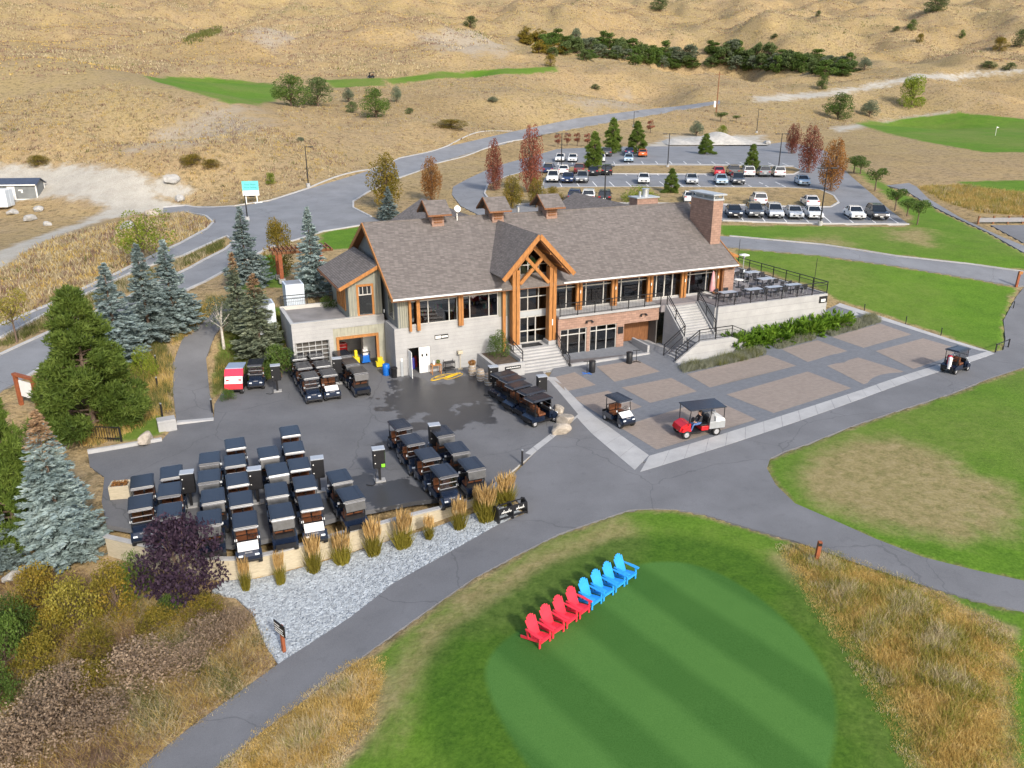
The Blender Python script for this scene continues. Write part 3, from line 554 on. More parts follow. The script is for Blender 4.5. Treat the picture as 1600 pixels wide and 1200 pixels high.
M['glass'] = glassy('window_glass', trans=.5); M['dark_in'] = plain('interior_wall', (.12, .11, .1), .8, .2, 1); M['floor_in'] = plain('interior_floor', (.2, .15, .1), .5, .25, 2)
M['membrane'] = plain('roof_membrane', (.23, .215, .205), .9, .2, .8, bmp=.2); M['deck'] = plain('dark_deck', (.12, .11, .11), .7, .2, 3)
M['metal'] = plain('galvanised_metal', (.55, .57, .58), .4, .08, 3, metal=.7); M['soil'] = plain('soil', (.09, .065, .045), .95, .35, 3, bmp=.5)
M['paving_terrace'] = plain('terrace_paving', (.22, .2, .2), .85, .12, 1.2)
BRZ = math.atan2(A3[1], A3[0])
club = T(empty('clubhouse', tuple(O3), BRZ), 'large timber and concrete clubhouse with long grey shingle roof and gabled entry', 'building')
def part(mb, name, mats): return mb.build(name, mats, club)
mb = MB(); mb.box(0, .95, 0, .3, -.3, 3.8); mb.box(2.75, 9.3, 0, .3, -.3, 3.8); mb.box(.95, 2.75, 0, .3, 2.15, 3.8); mb.box(0, .3, .3, 2.8, -.3, 3.8); part(mb, 'concrete_wall', M['board_concrete'])
mb = MB(); mb.box(-7.1, -4.05, 2.8, 3.1, 2.75, 4.22); mb.box(-7.1, -6.95, 2.8, 3.1, -.3, 2.75); mb.box(-4.4, -4.05, 2.8, 3.1, -.3, 2.75); mb.box(-4.05, -.003, 2.8, 3.1, 3.55, 4.22); mb.box(-7.1, -6.8, 3.1, 8.2, -.3, 4.22); part(mb, 'garage_wall', M['board_concrete'])
mb = MB(); mb.box(-6.8, -2.6, 3.1, 8.2, 3.8, 4.0); part(mb, 'flat_roof', M['membrane'])
mb = MB(); mb.box(-7.1, -2.6, 8.2, 8.4, 3.7, 4.3); mb.box(-7.14, -6.9, 2.77, 8.2, 4.225, 4.27); mb.box(-6.9, -.01, 2.77, 3.13, 4.225, 4.27); part(mb, 'parapet_cap', M['frame'])
mb = MB(); mb.box(-4.05, -3.75, 2.86, 3.0, -.2, 3.55); mb.box(-.6, -.003, 2.86, 3.0, -.2, 3.55); mb.box(-3.75, -.6, 2.86, 3.0, 2.75, 3.55)
for i in range(13): mb.box(-3.72 + i * .27, -3.68 + i * .27, 2.82, 2.86, 2.95, 3.55)
part(mb, 'batten_siding', M['batten'])
mb = MB(); mb.box(-3.85, -3.65, 2.72, 2.95, 0, 2.85); mb.box(-.75, -.55, 2.72, 2.95, 0, 2.85); mb.box(-3.65, -.75, 2.72, 2.95, 2.65, 2.85); part(mb, 'garage_door_trim', M['timber'])
mb = MB(); mb.box(-3.9, .1, 3.2, 8.2, -.1, .0); mb.box(-3.9, .1, 7.9, 8.1, 0, 3.7); mb.box(-4.0, -3.9, 3.1, 8.1, 0, 3.7); mb.box(.1, .2, 2.9, 8.1, 0, 3.7); mb.box(-3.9, .1, 3.2, 8.1, 3.6, 3.75); part(mb, 'garage_interior', M['concrete'])
g = MB()
for k in range(7): g.box(-6.9, -4.45, 2.9, 2.94, .3 + k * .34, .36 + k * .34)
for k in range(6): g.box(-6.9 + k * .488, -6.86 + k * .488, 2.91, 2.93, .1, 2.7)
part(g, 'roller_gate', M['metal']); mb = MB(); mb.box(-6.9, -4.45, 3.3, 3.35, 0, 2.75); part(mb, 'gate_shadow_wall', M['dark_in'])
# open double door of the bag room
d = MB(); d.box(.96, 1.0, -.92, -.02, .03, 2.1); part(d, 'door_leaf', M['white']); d = MB(); d.box(1.86, 2.74, .06, .12, .03, 2.12); dl = part(d, 'door_leaf', M['white'])
for x in (2.05, 2.4): MB().box(x, x + .14, .045, .06, 1.35, 1.55).build('pane', M['black_metal'], dl)
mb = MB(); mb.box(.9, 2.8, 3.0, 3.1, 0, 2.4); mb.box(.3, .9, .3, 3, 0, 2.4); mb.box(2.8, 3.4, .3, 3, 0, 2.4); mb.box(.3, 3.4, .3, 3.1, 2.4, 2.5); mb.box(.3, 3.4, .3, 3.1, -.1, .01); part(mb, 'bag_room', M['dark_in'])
for k in range(5):
    b2 = MB(); b2.lathe([(.14, 0), (.15, .7), (.13, .85), (.05, .95)], 8, c=(1.15 + k * .3, 1.3 + (k % 2) * .4, 0)); T(b2.build('golf_bag', plain('bag%d' % k, [(.02,.02,.02),(.7,.7,.68),(.05,.05,.3),(.3,.02,.02),(.03,.03,.03)][k], .6), None, tuple(O3), (0, 0, BRZ)), ['black', 'white', 'navy', 'dark red', 'charcoal'][k] + ' golf bag standing inside the open bag room door', 'golf bag', 'golf bags in the bag room')
mb = MB(); mb.box(3.15, 4.25, -.03, 0, 2.6, 2.95); pl = part(mb, 'wall_plaque', M['black_metal']); MB().box(3.2, 3.65, -.04, -.03, 2.66, 2.88).build('sign_face', M['white'], pl); MB().box(3.7, 4.2, -.04, -.03, 2.7, 2.84).build('sign_face', M['white'], pl)
# upper walls and gables
gab = [(0, 3.8), (0, 6.55), (7, 10.48), (14, 6.55), (14, 3.8)]
mb = MB(); mb.prism(gab, 'x', .3, .5); part(mb, 'gable_wall', M['siding_dark']); mb = MB(); mb.prism(gab, 'x', 29.3, 29.5); part(mb, 'gable_wall', M['siding'])
mb = MB(); mb.box(.5, 29.3, 13.7, 14, -.3, 6.5); part(mb, 'rear_wall', M['siding'])
mb = MB(); mb.box(.5, 1.15, .02, .2, 3.8, 6.7); mb.box(8.5, 9.3, .02, .2, 3.8, 6.7); mb.box(1.15, 8.5, .02, .2, 6.35, 6.75); part(mb, 'front_siding', M['siding'])
for i in range(5): part(MB().box(.36 + i * .17, .42 + i * .17, -.03, .02, 3.85, 6.3), 'batten', M['batten'])
def window(x0, x1, z0, z1, y, xs=(), zs=(), fw=.07, mat='frame', depth=.12):
    """frame with mullions at xs and transoms at zs; every pane a sub-part"""
    f = MB(); X = [x0] + list(xs) + [x1]; Z = [z0] + list(zs) + [z1]
    for i, x in enumerate(X): f.box(x - fw / 2, x + fw / 2, y - depth / 2, y + depth / 2, z0, z1)
    for j, z in enumerate(Z):
        for i in range(len(X) - 1): f.box(X[i] + fw / 2, X[i + 1] - fw / 2, y - depth / 2 + .003, y + depth / 2 - .003, z - fw / 2, z + fw / 2)
    w = part(f, 'window', M[mat])
    for i in range(len(X) - 1):
        for j in range(len(Z) - 1): MB().box(X[i] + fw / 2, X[i + 1] - fw / 2, y - .01, y + .01, Z[j] + fw / 2, Z[j + 1] - fw / 2).build('pane', M['glass'], w)
    return w
window(1.2, 2.0, 3.95, 6.35, .1, (), (5.75,)); window(2.05, 5.05, 3.95, 6.35, .1, (2.72, 4.4), (5.75,)); window(5.45, 8.45, 3.95, 6.35, .1, (6.1, 7.7), (5.75,))
part(MB().box(1.15, 8.5, -.04, .2, 3.8, 3.93), 'window_sill', M['concrete'])
for xs in ((1.12, 1.3), (1.72, 1.98), (5.06, 5.24), (5.27, 5.45)): part(MB().box(xs[0], xs[1], -.32, -.08, 3.55, 6.3), 'timber_post', M['timber'])
def window_x(y0, y1, z0, z1, x, mat):   # in a wall facing -x
    f = MB()
    for y in (y0, y1): f.box(x - .06, x + .06, y - .05, y + .05, z0, z1)
    for z in (z0, z0 + (z1 - z0) * .72, z1): f.box(x - .055, x + .055, y0 + .05, y1 - .05, z - .05, z + .05)
    w = part(f, 'window', M[mat]); MB().box(x - .01, x + .01, y0, y1, z0, z1).build('pane', M['glass'], w)
window_x(.9, 2.2, 4.3, 6.1, .27, 'siding')
# small lean-to wing on the left
mb = MB(); mb.prism([(-2.6, 3.9), (-2.6, 6.75), (-.003, 8.1), (-.003, 3.9)], 'y', 3.2, 3.4); mb.box(-2.6, -2.4, 3.4, 9.5, 3.9, 6.75); mb.prism([(-2.4, 3.9), (-2.4, 6.8), (.3, 7.95), (.3, 3.9)], 'y', 9.3, 9.5); part(mb, 'wing_wall', M['siding'])
for i in range(11):
    x = -2.5 + i * .24
    if -2.0 < x < -.62: continue
    part(MB().box(x, x + .05, 3.16, 3.2, 4.2, 6.8 + (x + 2.6) * .5), 'batten', M['batten'])
mb = MB(); mb.prism([(-3.35, 6.5), (-3.35, 6.66), (-.2, 8.22), (-.2, 8.04)], 'y', 2.75, 10.9); part(mb, 'wing_roof', M['shingle'])
part(MB().bar((-3.36, 2.71, 6.53), (-.25, 2.71, 8.05), .07, .26), 'bargeboard', M['timber']); part(MB().box(-3.45, -3.36, 2.75, 10.9, 6.45, 6.6), 'fascia', M['timber_dark'])
f = MB(); f.box(-1.98, -1.82, 3.1, 3.22, 4.15, 6.7); f.box(-.8, -.64, 3.1, 3.22, 4.15, 6.7); f.box(-1.82, -.8, 3.103, 3.217, 4.15, 4.3); f.box(-1.82, -.8, 3.103, 3.217, 6.54, 6.7); w = part(f, 'window', M['timber'])
f2 = MB(); f2.box(-1.82, -.8, 3.12, 3.2, 5.85, 5.93)
for x in (-1.8, -1.5, -1.15, -.85): f2.box(x, x + .05, 3.12, 3.2, 5.93, 6.5)
f2.build('window_bars', M['frame'], w); MB().box(-1.82, -.8, 3.145, 3.165, 4.3, 6.54).build('pane', M['glass'], w)
for y0 in (4.3, 5.9):
    f = MB()
    for y in (y0, y0 + .62, y0 + 1.24): f.box(-2.68, -2.56, y - .08, y + .08, 4.5, 6.4)
    for z in (4.5, 6.4): f.box(-2.675, -2.565, y0 + .08, y0 + 1.16, z - .08, z + .08)
    w = part(f, 'window', M['timber']); MB().box(-2.61, -2.59, y0, y0 + 1.24, 4.5, 6.4).build('pane', M['glass'], w)
part(MB().box(.05, .12, 3.0, 3.1, 4.35, 4.6), 'wall_lamp', M['white'])
# main roof
sl = .56
mb = MB(); mb.prism([(-.9, 6.34), (7, 10.764), (14.9, 6.34), (14.9, 6.12), (7, 10.52), (-.9, 6.12)], 'x', -.25, 31.0); roof = part(mb, 'roof', M['shingle'])
mb = MB(); mb.box(-.25, 8.35, -1.02, -.905, 6.2, 6.31); mb.box(13.75, 31.0, -1.02, -.905, 6.2, 6.31); mb.build('gutter', M['white'], roof); MB().box(-.2, 31, 6.9, 7.1, 10.7, 10.8).build('ridge_cap', M['shingle'], roof)
for x in (-.3, 31.05): mb = MB(); mb.bar((x, -.95, 6.2), (x, 7, 10.62), .08, .32); mb.bar((x, 14.95, 6.2), (x, 7, 10.62), .08, .32); mb.build('bargeboard', M['timber'], roof)
MB().prism([(-.9, 6.11), (7, 10.51), (14.9, 6.11), (14.9, 6.07), (7, 10.47), (-.9, 6.07)], 'x', -.2, 30.95).build('soffit', M['timber_dark'], roof)
# rear wings
for x0, x1, y1 in ((5.5, 13.5, 22), (22.5, 29, 20)):
    xm = (x0 + x1) / 2; zr = 10.55; ze = zr - (x1 - x0) / 2 * .62
    mb = MB(); mb.prism([(x0 - .6, ze - .3), (xm, zr), (x1 + .6, ze - .3), (x1 + .6, ze - .52), (xm, zr - .24), (x0 - .6, ze - .52)], 'y', 8.2, y1); part(mb, 'rear_roof', M['shingle']); mb = MB(); mb.box(x0, x1, 13.9, y1 - .6, 3, ze - .4); part(mb, 'rear_wing_wall', M['siding'])
# roof ventilators
for xc in (5.75, 11.05, 16.1):
    v = empty('roof_ventilator', (xc, 6.2, 10.2), 0, club); MB().box(-.52, .52, -.15, 1.5, -.3, 1.25).build('vent_body', M['brick'], v)
    lv = MB()
    for k in range(4): lv.box(-.36, .36, -.2, -.152, .3 + k * .2, .42 + k * .2)
    lv.build('louvre', M['timber_dark'], v)
    MB().prism([(-.75, 1.05), (.7, 2.05), (2.1, 1.05), (2.1, .93), (.7, 1.92), (-.75, .93)], 'x', -1.0, 1.0).build('vent_roof', M['shingle'], v); mb = MB(); mb.bar((-1.03, -.8, .98), (-1.03, .7, 2.0), .06, .16); mb.bar((-1.03, 2.15, .98), (-1.03, .7, 2.0), .06, .16); mb.box(-1.0, 1.0, -.8, -.752, .92, 1.05); mb.build('vent_trim', M['timber_dark'], v)
    MB().prism([(-.55, .98), (.7, 1.88), (1.95, .98)], 'x', -.6, -.55).build('vent_gable', M['timber_dark'], v)
part(MB().tube((7.6, 6.6, 10.4), (7.6, 6.6, 11.6), .05).tube((7.6, 6.6, 11.4), (7.6, 6.4, 11.5), .28, .28, 12), 'satellite_dish', M['white']); part(MB().tube((13.6, 7.6, 10.3), (13.6, 7.6, 11.2), .14, n=10), 'flue_pipe', M['metal'])
# chimney, brick flue box
ch = empty('chimney', (29.7, 1.6, 6.6), 0, club); MB().box(0, 1.05, 0, 3.3, 0, 4.95).build('shaft', M['brick'], ch); mb = MB(); mb.box(-.05, 1.1, -.05, 3.35, 4.95, 5.1)
for x in (.0, .95): mb.box(x, x + .1, 0, .12, 5.1, 5.4); mb.box(x, x + .1, 1.5, 1.62, 5.1, 5.4); mb.box(x, x + .1, 3.1, 3.22, 5.1, 5.4)
mb.box(-.2, 1.25, -.2, 3.5, 5.4, 5.52); mb.box(.25, .8, .4, 3.0, 5.1, 5.4); mb.build('chimney_cap', M['spandrel'], ch)
fb = empty('flue_box', (26.2, 8.4, 8.8), 0, club); MB().box(0, 2.3, 0, 1.4, 0, 2.35).build('flue_shaft', M['brick'], fb); MB().box(-.1, 2.4, -.1, 1.5, 2.35, 2.45).build('flue_cap', M['spandrel'], fb); MB().tube((1.3, .7, 2.45), (1.3, .7, 3.1), .3, n=14).tube((1.3, .7, 3.1), (1.3, .7, 3.16), .38, n=14).tube((.7, .7, 2.45), (.7, .7, 2.9), .12).build('flue_pipe', M['metal'], fb)
mb = MB(); mb.prism([(31.1, 7.5), (35.0, 5.85), (35.0, 5.7), (31.1, 7.3)], 'y', 4.2, 9.5); aw = part(mb, 'end_awning', M['shingle']); MB().bar((31.1, 4.12, 7.42), (35.05, 4.12, 5.78), .12, .24).bar((31.1, 4.6, 7.2), (34.6, 4.6, 5.74), .16, .2).build('bargeboard', M['timber'], aw)
# right upper glazing with paired timber posts
part(MB().box(13.4, 29.5, .35, .6, 6.05, 6.75), 'window_head', M['siding']); part(MB().box(13.2, 29.5, .3, .62, 3.58, 3.72), 'window_sill', M['concrete'])
posts = [15.73, 19.07, 22.58, 26.05, 29.56]; prev = 13.45
for px_ in posts:
    part(MB().box(px_ - .27, px_ - .05, .0, .22, 3.6, 6.45), 'timber_post', M['timber']); part(MB().box(px_ + .05, px_ + .27, .0, .22, 3.6, 6.45), 'timber_post', M['timber'])
    W_ = px_ - prev
    if 22 < prev < 24: window(prev + .04, px_ - .04, 3.75, 6.02, .45, (prev + .85, prev + 1.68, prev + 2.5), (5.85,), .1)
    elif W_ > 2.5: window(prev + .04, px_ - .04, 3.75, 6.02, .45, (prev + .24 * W_, prev + .74 * W_), (5.5,))
    else: window(prev + .04, px_ - .04, 3.75, 6.02, .45, (prev + .55 * W_,), (5.5,))
    part(MB().box(px_ + .05, px_ + .12, -.02, .0, 5.0, 5.25), 'wall_lamp', M['white']); prev = px_
# interior behind the glass
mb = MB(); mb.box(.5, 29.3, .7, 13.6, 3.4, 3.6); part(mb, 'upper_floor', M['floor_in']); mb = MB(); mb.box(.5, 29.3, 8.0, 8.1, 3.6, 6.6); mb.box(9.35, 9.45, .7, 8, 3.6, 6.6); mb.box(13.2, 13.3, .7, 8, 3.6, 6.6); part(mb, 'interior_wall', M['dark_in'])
tc = [(.02,.35,.33),(.6,.6,.55),(.05,.08,.3),(.5,.5,.1),(.5,.05,.04),(.1,.25,.1)]
tmat = [plain('stock%d' % i, c, .7) for i, c in enumerate(tc)]; tn = ['teal', 'white', 'navy', 'mustard', 'red', 'dark green']
for k in range(7):
    x = 2.4 + k * .93; y = 1.1 + (k % 3) * .7; e = empty('display_table', tuple(bw(x, y, 3.6)), BRZ); T(e, tn[k % 6] + ' goods on a display table behind shop window, bay %s from the left' % ['first', 'second', 'third', 'fourth', 'fifth', 'sixth', 'seventh'][k], 'display table', 'display tables in the shop')
    MB().box(-.4, .4, -.3, .3, 0, .75).build('table_base', M['timber_dark'], e)
    for q in range(5): MB().rbox(-.36 + q * .15, -.24 + q * .15, -.2, .1, .75, .95 + .3 * random.random(), .02).build('folded_goods', tmat[(k + q) % 6], e)
def dining(x, y, z, lab, grp, top, round_=False, hi=.74):
    e = empty('dining_table', tuple(bw(x, y, z)), BRZ); T(e, lab, 'table', grp); m = MB()
    if round_: m.tube((0, 0, hi - .04), (0, 0, hi), .42, n=16)
    else: m.box(-.75, .75, -.42, .42, hi - .04, hi)
    m.build('tabletop', top, e); m = MB()
    if round_: m.tube((0, 0, 0), (0, 0, hi - .04), .04).build('pedestal', M['black_metal'], e); MB().tube((0, 0, 0), (0, 0, .03), .28, n=12).build('base', M['black_metal'], e)
    else:
        for sx in (-.65, .65):
            for sy in (-.34, .34): MB().box(sx - .025, sx + .025, sy - .025, sy + .025, 0, hi - .04).build('leg', M['black_metal'], e)
    return e
def chair_mesh():
    s = MB(); s.rbox(-.23, .23, -.23, .23, .43, .47, .015); bk = MB(); bk.rbox(-.23, .23, .2, .25, .5, .86, .015); lg = MB()
    for sx in (-.2, .2): lg.bar((sx, -.2, 0), (sx, -.2, .62), .025); lg.bar((sx, .22, 0), (sx, .24, .6), .025); lg.bar((sx, -.2, .62), (sx, .22, .62), .025)
    return s.mesh('seat', M['black_fabric']), bk.mesh('backrest', M['black_fabric']), lg.mesh('chair_frame', M['metal'])
M['black_fabric'] = plain('black_sling_fabric', (.02, .02, .024), .7, .2, 4); M['grey_top'] = plain('grey_tabletop', (.36, .39, .43), .5, .08, 3); M['wood_chair'] = wood('chair_wood', (.22, .1, .045))
CHM = chair_mesh()
def chair(x, y, z, rz, lab, grp):
    e = empty('patio_chair', tuple(bw(x, y, z)), BRZ + rz); T(e, lab, 'chair', grp)
    for me, n in zip(CHM, ('seat', 'backrest', 'chair_frame')): mesh_obj(n, me, e)
for k in range(6): dining(14.6 + k * 2.35, 1.9, 3.6, 'wooden dining table seen through the restaurant glass, %s from the entry' % ['first', 'second', 'third', 'fourth', 'fifth', 'sixth'][k], 'restaurant tables behind glass', M['wood_chair'])
# entry: landing, steps, curtain wall, timber portal
mb = MB(); mb.box(9.2, 13.2, -1.3, 2.0, -.3, 1.3); part(mb, 'landing', M['concrete'])
for k in range(8):
    part(MB().box(9.2, 13.2, -1.3 - (k + 1) * .29, -1.3 - k * .29, -.3, 1.3 - (k + 1) * .1625), 'step', M['concrete'])
part(MB().box(10.2, 12.0, -.9, -.1, 1.304, 1.33), 'door_mat', M['black_metal'])
mb = MB(); mb.box(9.35, 9.95, .2, .4, 1.3, 8.0); mb.box(12.9, 13.4, .2, .4, 1.3, 8.0); part(mb, 'entry_wall', M['siding'])
window(9.95, 12.9, 1.3, 3.45, .3, (10.45, 11.15, 11.85), (2.3,), .09); part(MB().box(9.95, 12.9, .24, .36, 3.5, 3.92), 'spandrel', M['spandrel']); window(9.95, 12.9, 3.97, 6.1, .3, (10.45, 11.15, 12.1), (5.1,), .07); part(MB().box(9.95, 12.9, .24, .36, 6.14, 6.5), 'spandrel', M['spandrel'])
window(9.95, 12.9, 6.55, 7.7, .3, (10.45, 11.15, 12.1), (), .07); f = MB(); f.prism([(9.9, 7.72), (12.95, 7.72), (11.42, 9.6)], 'y', .28, .32); part(f, 'gable_glass', M['glass'])
f = MB(); f.bar((11.15, .3, 7.7), (11.15, .3, 9.3), .07); f.bar((9.95, .3, 7.75), (11.42, .3, 9.65), .1); f.bar((12.9, .3, 7.75), (11.42, .3, 9.65), .1); part(f, 'gable_frame', M['frame'])
for x0, x1 in ((9.3, 9.58), (9.64, 9.92), (12.5, 12.78), (12.84, 13.12)):
    part(MB().box(x0, x1, -.95, -.6, 1.6, 7.6), 'timber_column', M['timber'])
for x0, x1 in ((9.36, 9.86), (12.56, 13.06)): part(MB().box(x0, x1, -.45, -.2, 1.6, 7.6), 'timber_column', M['timber'])
for x0, x1 in ((9.18, 10.02), (12.4, 13.22)): part(MB().rbox(x0, x1, -1.1, -.1, 1.3, 1.62, .02), 'column_plinth', M['concrete'])
part(MB().box(8.75, 9.0, -.3, -.05, .9, 6.3), 'timber_post', M['timber'])
part(MB().bar((10.0, -.78, 6.5), (12.1, -.78, 8.6), .2, .26), 'brace', M['timber']); part(MB().bar((12.45, -.86, 6.4), (10.45, -.86, 8.55), .2, .26), 'brace', M['timber'])
part(MB().bar((9.3, -.78, 7.45), (11.08, -.78, 9.35), .26, .3), 'rafter', M['timber']); part(MB().bar((12.95, -.78, 7.45), (11.08, -.78, 9.35), .26, .3), 'rafter', M['timber'])
mb = MB(); mb.prism([(8.1, 7.3), (11.08, 10.42), (14.06, 7.3), (13.92, 7.16), (11.08, 10.14), (8.24, 7.16)], 'y', -2.0, 6.6); pr = part(mb, 'entry_roof', M['shingle'])
mb = MB(); mb.bar((8.06, -2.04, 7.18), (11.08, -2.04, 10.34), .08, .34); mb.bar((14.1, -2.04, 7.18), (11.08, -2.04, 10.34), .08, .34); mb.build('bargeboard', M['timber'], pr)
mb = MB(); mb.prism([(8.35, 7.2), (11.08, 10.06), (13.8, 7.2), (13.74, 7.12), (11.08, 9.98), (8.41, 7.12)], 'y', -1.95, 1.0); mb.build('soffit', M['timber_dark'], pr)
for y in (-1.5, -.2):
    for s_ in (-1, 1):
        for t in (.35, .72): MB().bar((11.08 + s_ * (2.8 * t), -1.95, 9.95 - 2.93 * t), (11.08 + s_ * (2.8 * t), .2, 9.95 - 2.93 * t), .14, .18).build('purlin', M['timber'], pr) if y < -1 else None
part(MB().box(12.74, 12.82, -1.0, -.96, 2.9, 3.4), 'wall_lamp', M['white'])
# right lower storey: brick wall with shop fronts, balcony slab
mb = MB(); mb.box(13.2, 13.42, -1.2, -.9, -.3, 3.4); mb.box(15.85, 16.15, -1.2, -.9, -.3, 2.45); mb.box(18.7, 19.4, -1.2, -.9, -.3, 2.45); mb.box(13.42, 19.4, -1.2, -.9, 2.45, 3.4); mb.box(19.4, 22.8, -1.2, -.9, 2.3, 3.4); part(mb, 'brick_wall', M['brick'])
window(13.46, 15.82, .22, 2.42, -1.05, (14.15, 15.2), (1.95,), .08); window(16.19, 18.67, .22, 2.42, -1.05, (16.8, 17.75), (2.0,), .08)
mb = MB(); mb.box(13.2, 22.8, -1.35, .5, 3.42, 3.6); part(mb, 'balcony_slab', M['concrete'])
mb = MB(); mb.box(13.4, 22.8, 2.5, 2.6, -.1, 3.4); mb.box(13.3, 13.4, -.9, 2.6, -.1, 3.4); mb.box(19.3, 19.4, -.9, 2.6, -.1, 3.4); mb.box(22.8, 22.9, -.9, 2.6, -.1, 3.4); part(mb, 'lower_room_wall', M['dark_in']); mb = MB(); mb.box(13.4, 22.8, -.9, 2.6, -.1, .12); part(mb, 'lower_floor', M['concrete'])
part(MB().box(18.8, 19.3, -1.24, -1.2, 1.5, 2.1), 'menu_board', M['black_metal'])
mb = MB(); mb.box(13.25, 20.4, -3.35, -1.21, -.3, .22); part(mb, 'patio_deck', M['deck']); mb = MB(); mb.box(13.21, 20.5, -3.6, -3.352, -.3, .32); mb.box(20.402, 20.6, -3.35, -.9, -.3, .9); part(mb, 'patio_edge', M['concrete'])
mb = MB(); mb.box(20.62, 23.3, -3.4, -.9, -.3, .08); part(mb, 'loading_floor', M['concrete']); part(MB().box(19.45, 22.75, .2, .3, .1, 2.3), 'loading_door', M['timber_dark'])
for x in (16.0, 21.2): part(MB().bar((x - .25, -1.28, 2.98), (x + .25, -1.28, 2.98), .06).tube((x - .22, -1.28, 2.95), (x - .3, -1.42, 2.85), .07).tube((x + .22, -1.28, 2.95), (x + .3, -1.42, 2.85), .07), 'floodlight', M['black_metal'])
# terrace stairs
for k in range(13): part(MB().box(23.5, 26.3, -1.5 - (k + 1) * .21, -1.5 - k * .21, -.3, 3.6 - (k + 1) * .169), 'step', M['concrete'])
mb = MB(); mb.prism([(-1.4, -.3), (-1.4, 3.62), (-1.6, 3.62), (-4.3, 1.55), (-4.3, -.3)], 'x', 23.2, 23.5); mb.prism([(-1.4, -.3), (-1.4, 3.62), (-1.6, 3.62), (-4.3, 1.55), (-4.3, -.3)], 'x', 26.3, 26.6); part(mb, 'stair_wall', M['board_concrete'])
mb = MB(); mb.box(23.6, 26.6, -5.9, -4.23, -.3, 1.4); part(mb, 'landing', M['concrete'])
for k in range(8): part(MB().box(23.6 - (k + 1) * .27, 23.6 - k * .27, -5.9, -4.35, -.3, 1.4 - (k + 1) * .166), 'step', M['concrete'])
mb = MB(); mb.prism([(21.3, -.3), (21.3, .2), (23.5, 1.62), (26.75, 1.62), (28.2, 1.0), (28.2, -.3)], 'y', -6.15, -5.902); part(mb, 'stair_wall', M['concrete'])
mb = MB(); mb.box(26.6, 28.2, -5.9, -4.05, -.3, .98); part(mb, 'stair_bed', M['soil'])
# terrace
mb = MB(); mb.box(22.8, 26.6, -1.5, .5, 3.0, 3.6); mb.box(26.6, 38.4, -3.95, 10, 3.4, 3.6); part(mb, 'terrace_floor', M['paving_terrace'])
mb = MB(); mb.box(26.6, 38.55, -4.2, -3.95, -.5, 3.68); mb.box(38.4, 38.65, -3.95, 10, -.5, 3.68); mb.box(26.45, 26.6, -3.95, -1.5, -.3, 3.68); part(mb, 'terrace_wall', M['concrete'])
part(MB().box(37.6, 38.5, -4.24, -4.2, 2.9, 3.5), 'terrace_sign', M['black_metal']); part(MB().box(37.8, 38.3, -4.26, -4.24, 3.0, 3.25), 'terrace_sign_mark', M['white'])
mb = MB(); mb.box(30.0, 31.1, -.35, .6, 3.6, 6.3); part(mb, 'brick_pier', M['brick']); part(MB().box(29.85, 30.0, -.3, .55, 3.6, 6.3), 'dark_panel', M['timber_dark'])
part(MB().box(30.3, 30.8, -.55, -.35, 5.9, 6.15), 'floodlight', M['black_metal'])
def railing(pts, h=1.05, bars=True, name='railing', parent=club, step=1.7):
    r = MB()
    for i in range(len(pts) - 1):
        p, q = Vector(pts[i]), Vector(pts[i + 1]); L = (q - p).length; n = max(1, round(L / step)); up = Vector((0, 0, 1))
        for k in range(n + (i == len(pts) - 2)): c = p.lerp(q, k / n); r.bar(c - up * .05, c + up * (h + .03), .06)
        for hh, t in ((h, .06), (h * .74, .035), (.1, .035)): r.bar(p + up * hh, q + up * hh, t)
        if bars:
            nb = int(L / .14)
            for k in range(1, nb): c = p.lerp(q, k / nb); r.bar(c + up * .1, c + up * h * .74, .012)
    return r.build(name, M['black_metal'], parent)
railing([(13.3, -1.28, 3.6), (22.85, -1.28, 3.6)]); railing([(26.62, -4.08, 3.68), (38.5, -4.08, 3.68), (38.52, 9.9, 3.68), (31, 9.9, 3.68)]); railing([(26.5, -1.6, 3.68), (26.5, -3.95, 3.68)])
railing([(23.35, -1.5, 3.62), (23.35, -4.25, 1.55), (21.4, -4.28, .15)], .95, False); railing([(26.45, -1.5, 3.62), (26.45, -4.25, 1.6)], .95, False); railing([(21.35, -6.02, .2), (23.5, -6.02, 1.62), (26.75, -6.02, 1.62), (28.1, -6.02, 1.05)], .95)
railing([(13.1, -1.1, 1.3), (13.1, -3.5, 0)], .95); railing([(9.25, -.4, 1.3), (9.1, -1.5, 1.2), (9.1, -3.3, .9)], .95, False)
# raised planter beside the steps
mb = MB(); mb.box(6.9, 9.15, -3.55, -3.3, -.3, 1.05); mb.box(6.65, 6.9, -3.55, -.01, -.3, 1.05); mb.box(8.9, 9.18, -3.3, -.01, -.3, 1.25); part(mb, 'planter_wall', M['concrete']); part(MB().box(6.9, 8.9, -3.3, -.01, -.3, .98), 'planter_soil', M['soil'])
part(MB().box(7.5, 8.8, -3.6, -3.55, .62, .88), 'name_plate', M['black_metal'])
for k in range(12): part(MB().box(7.6 + k * .095, 7.67 + k * .095, -3.61, -3.6, .72, .72 + .06 + .03 * (k % 2)), 'letter', M['white'])
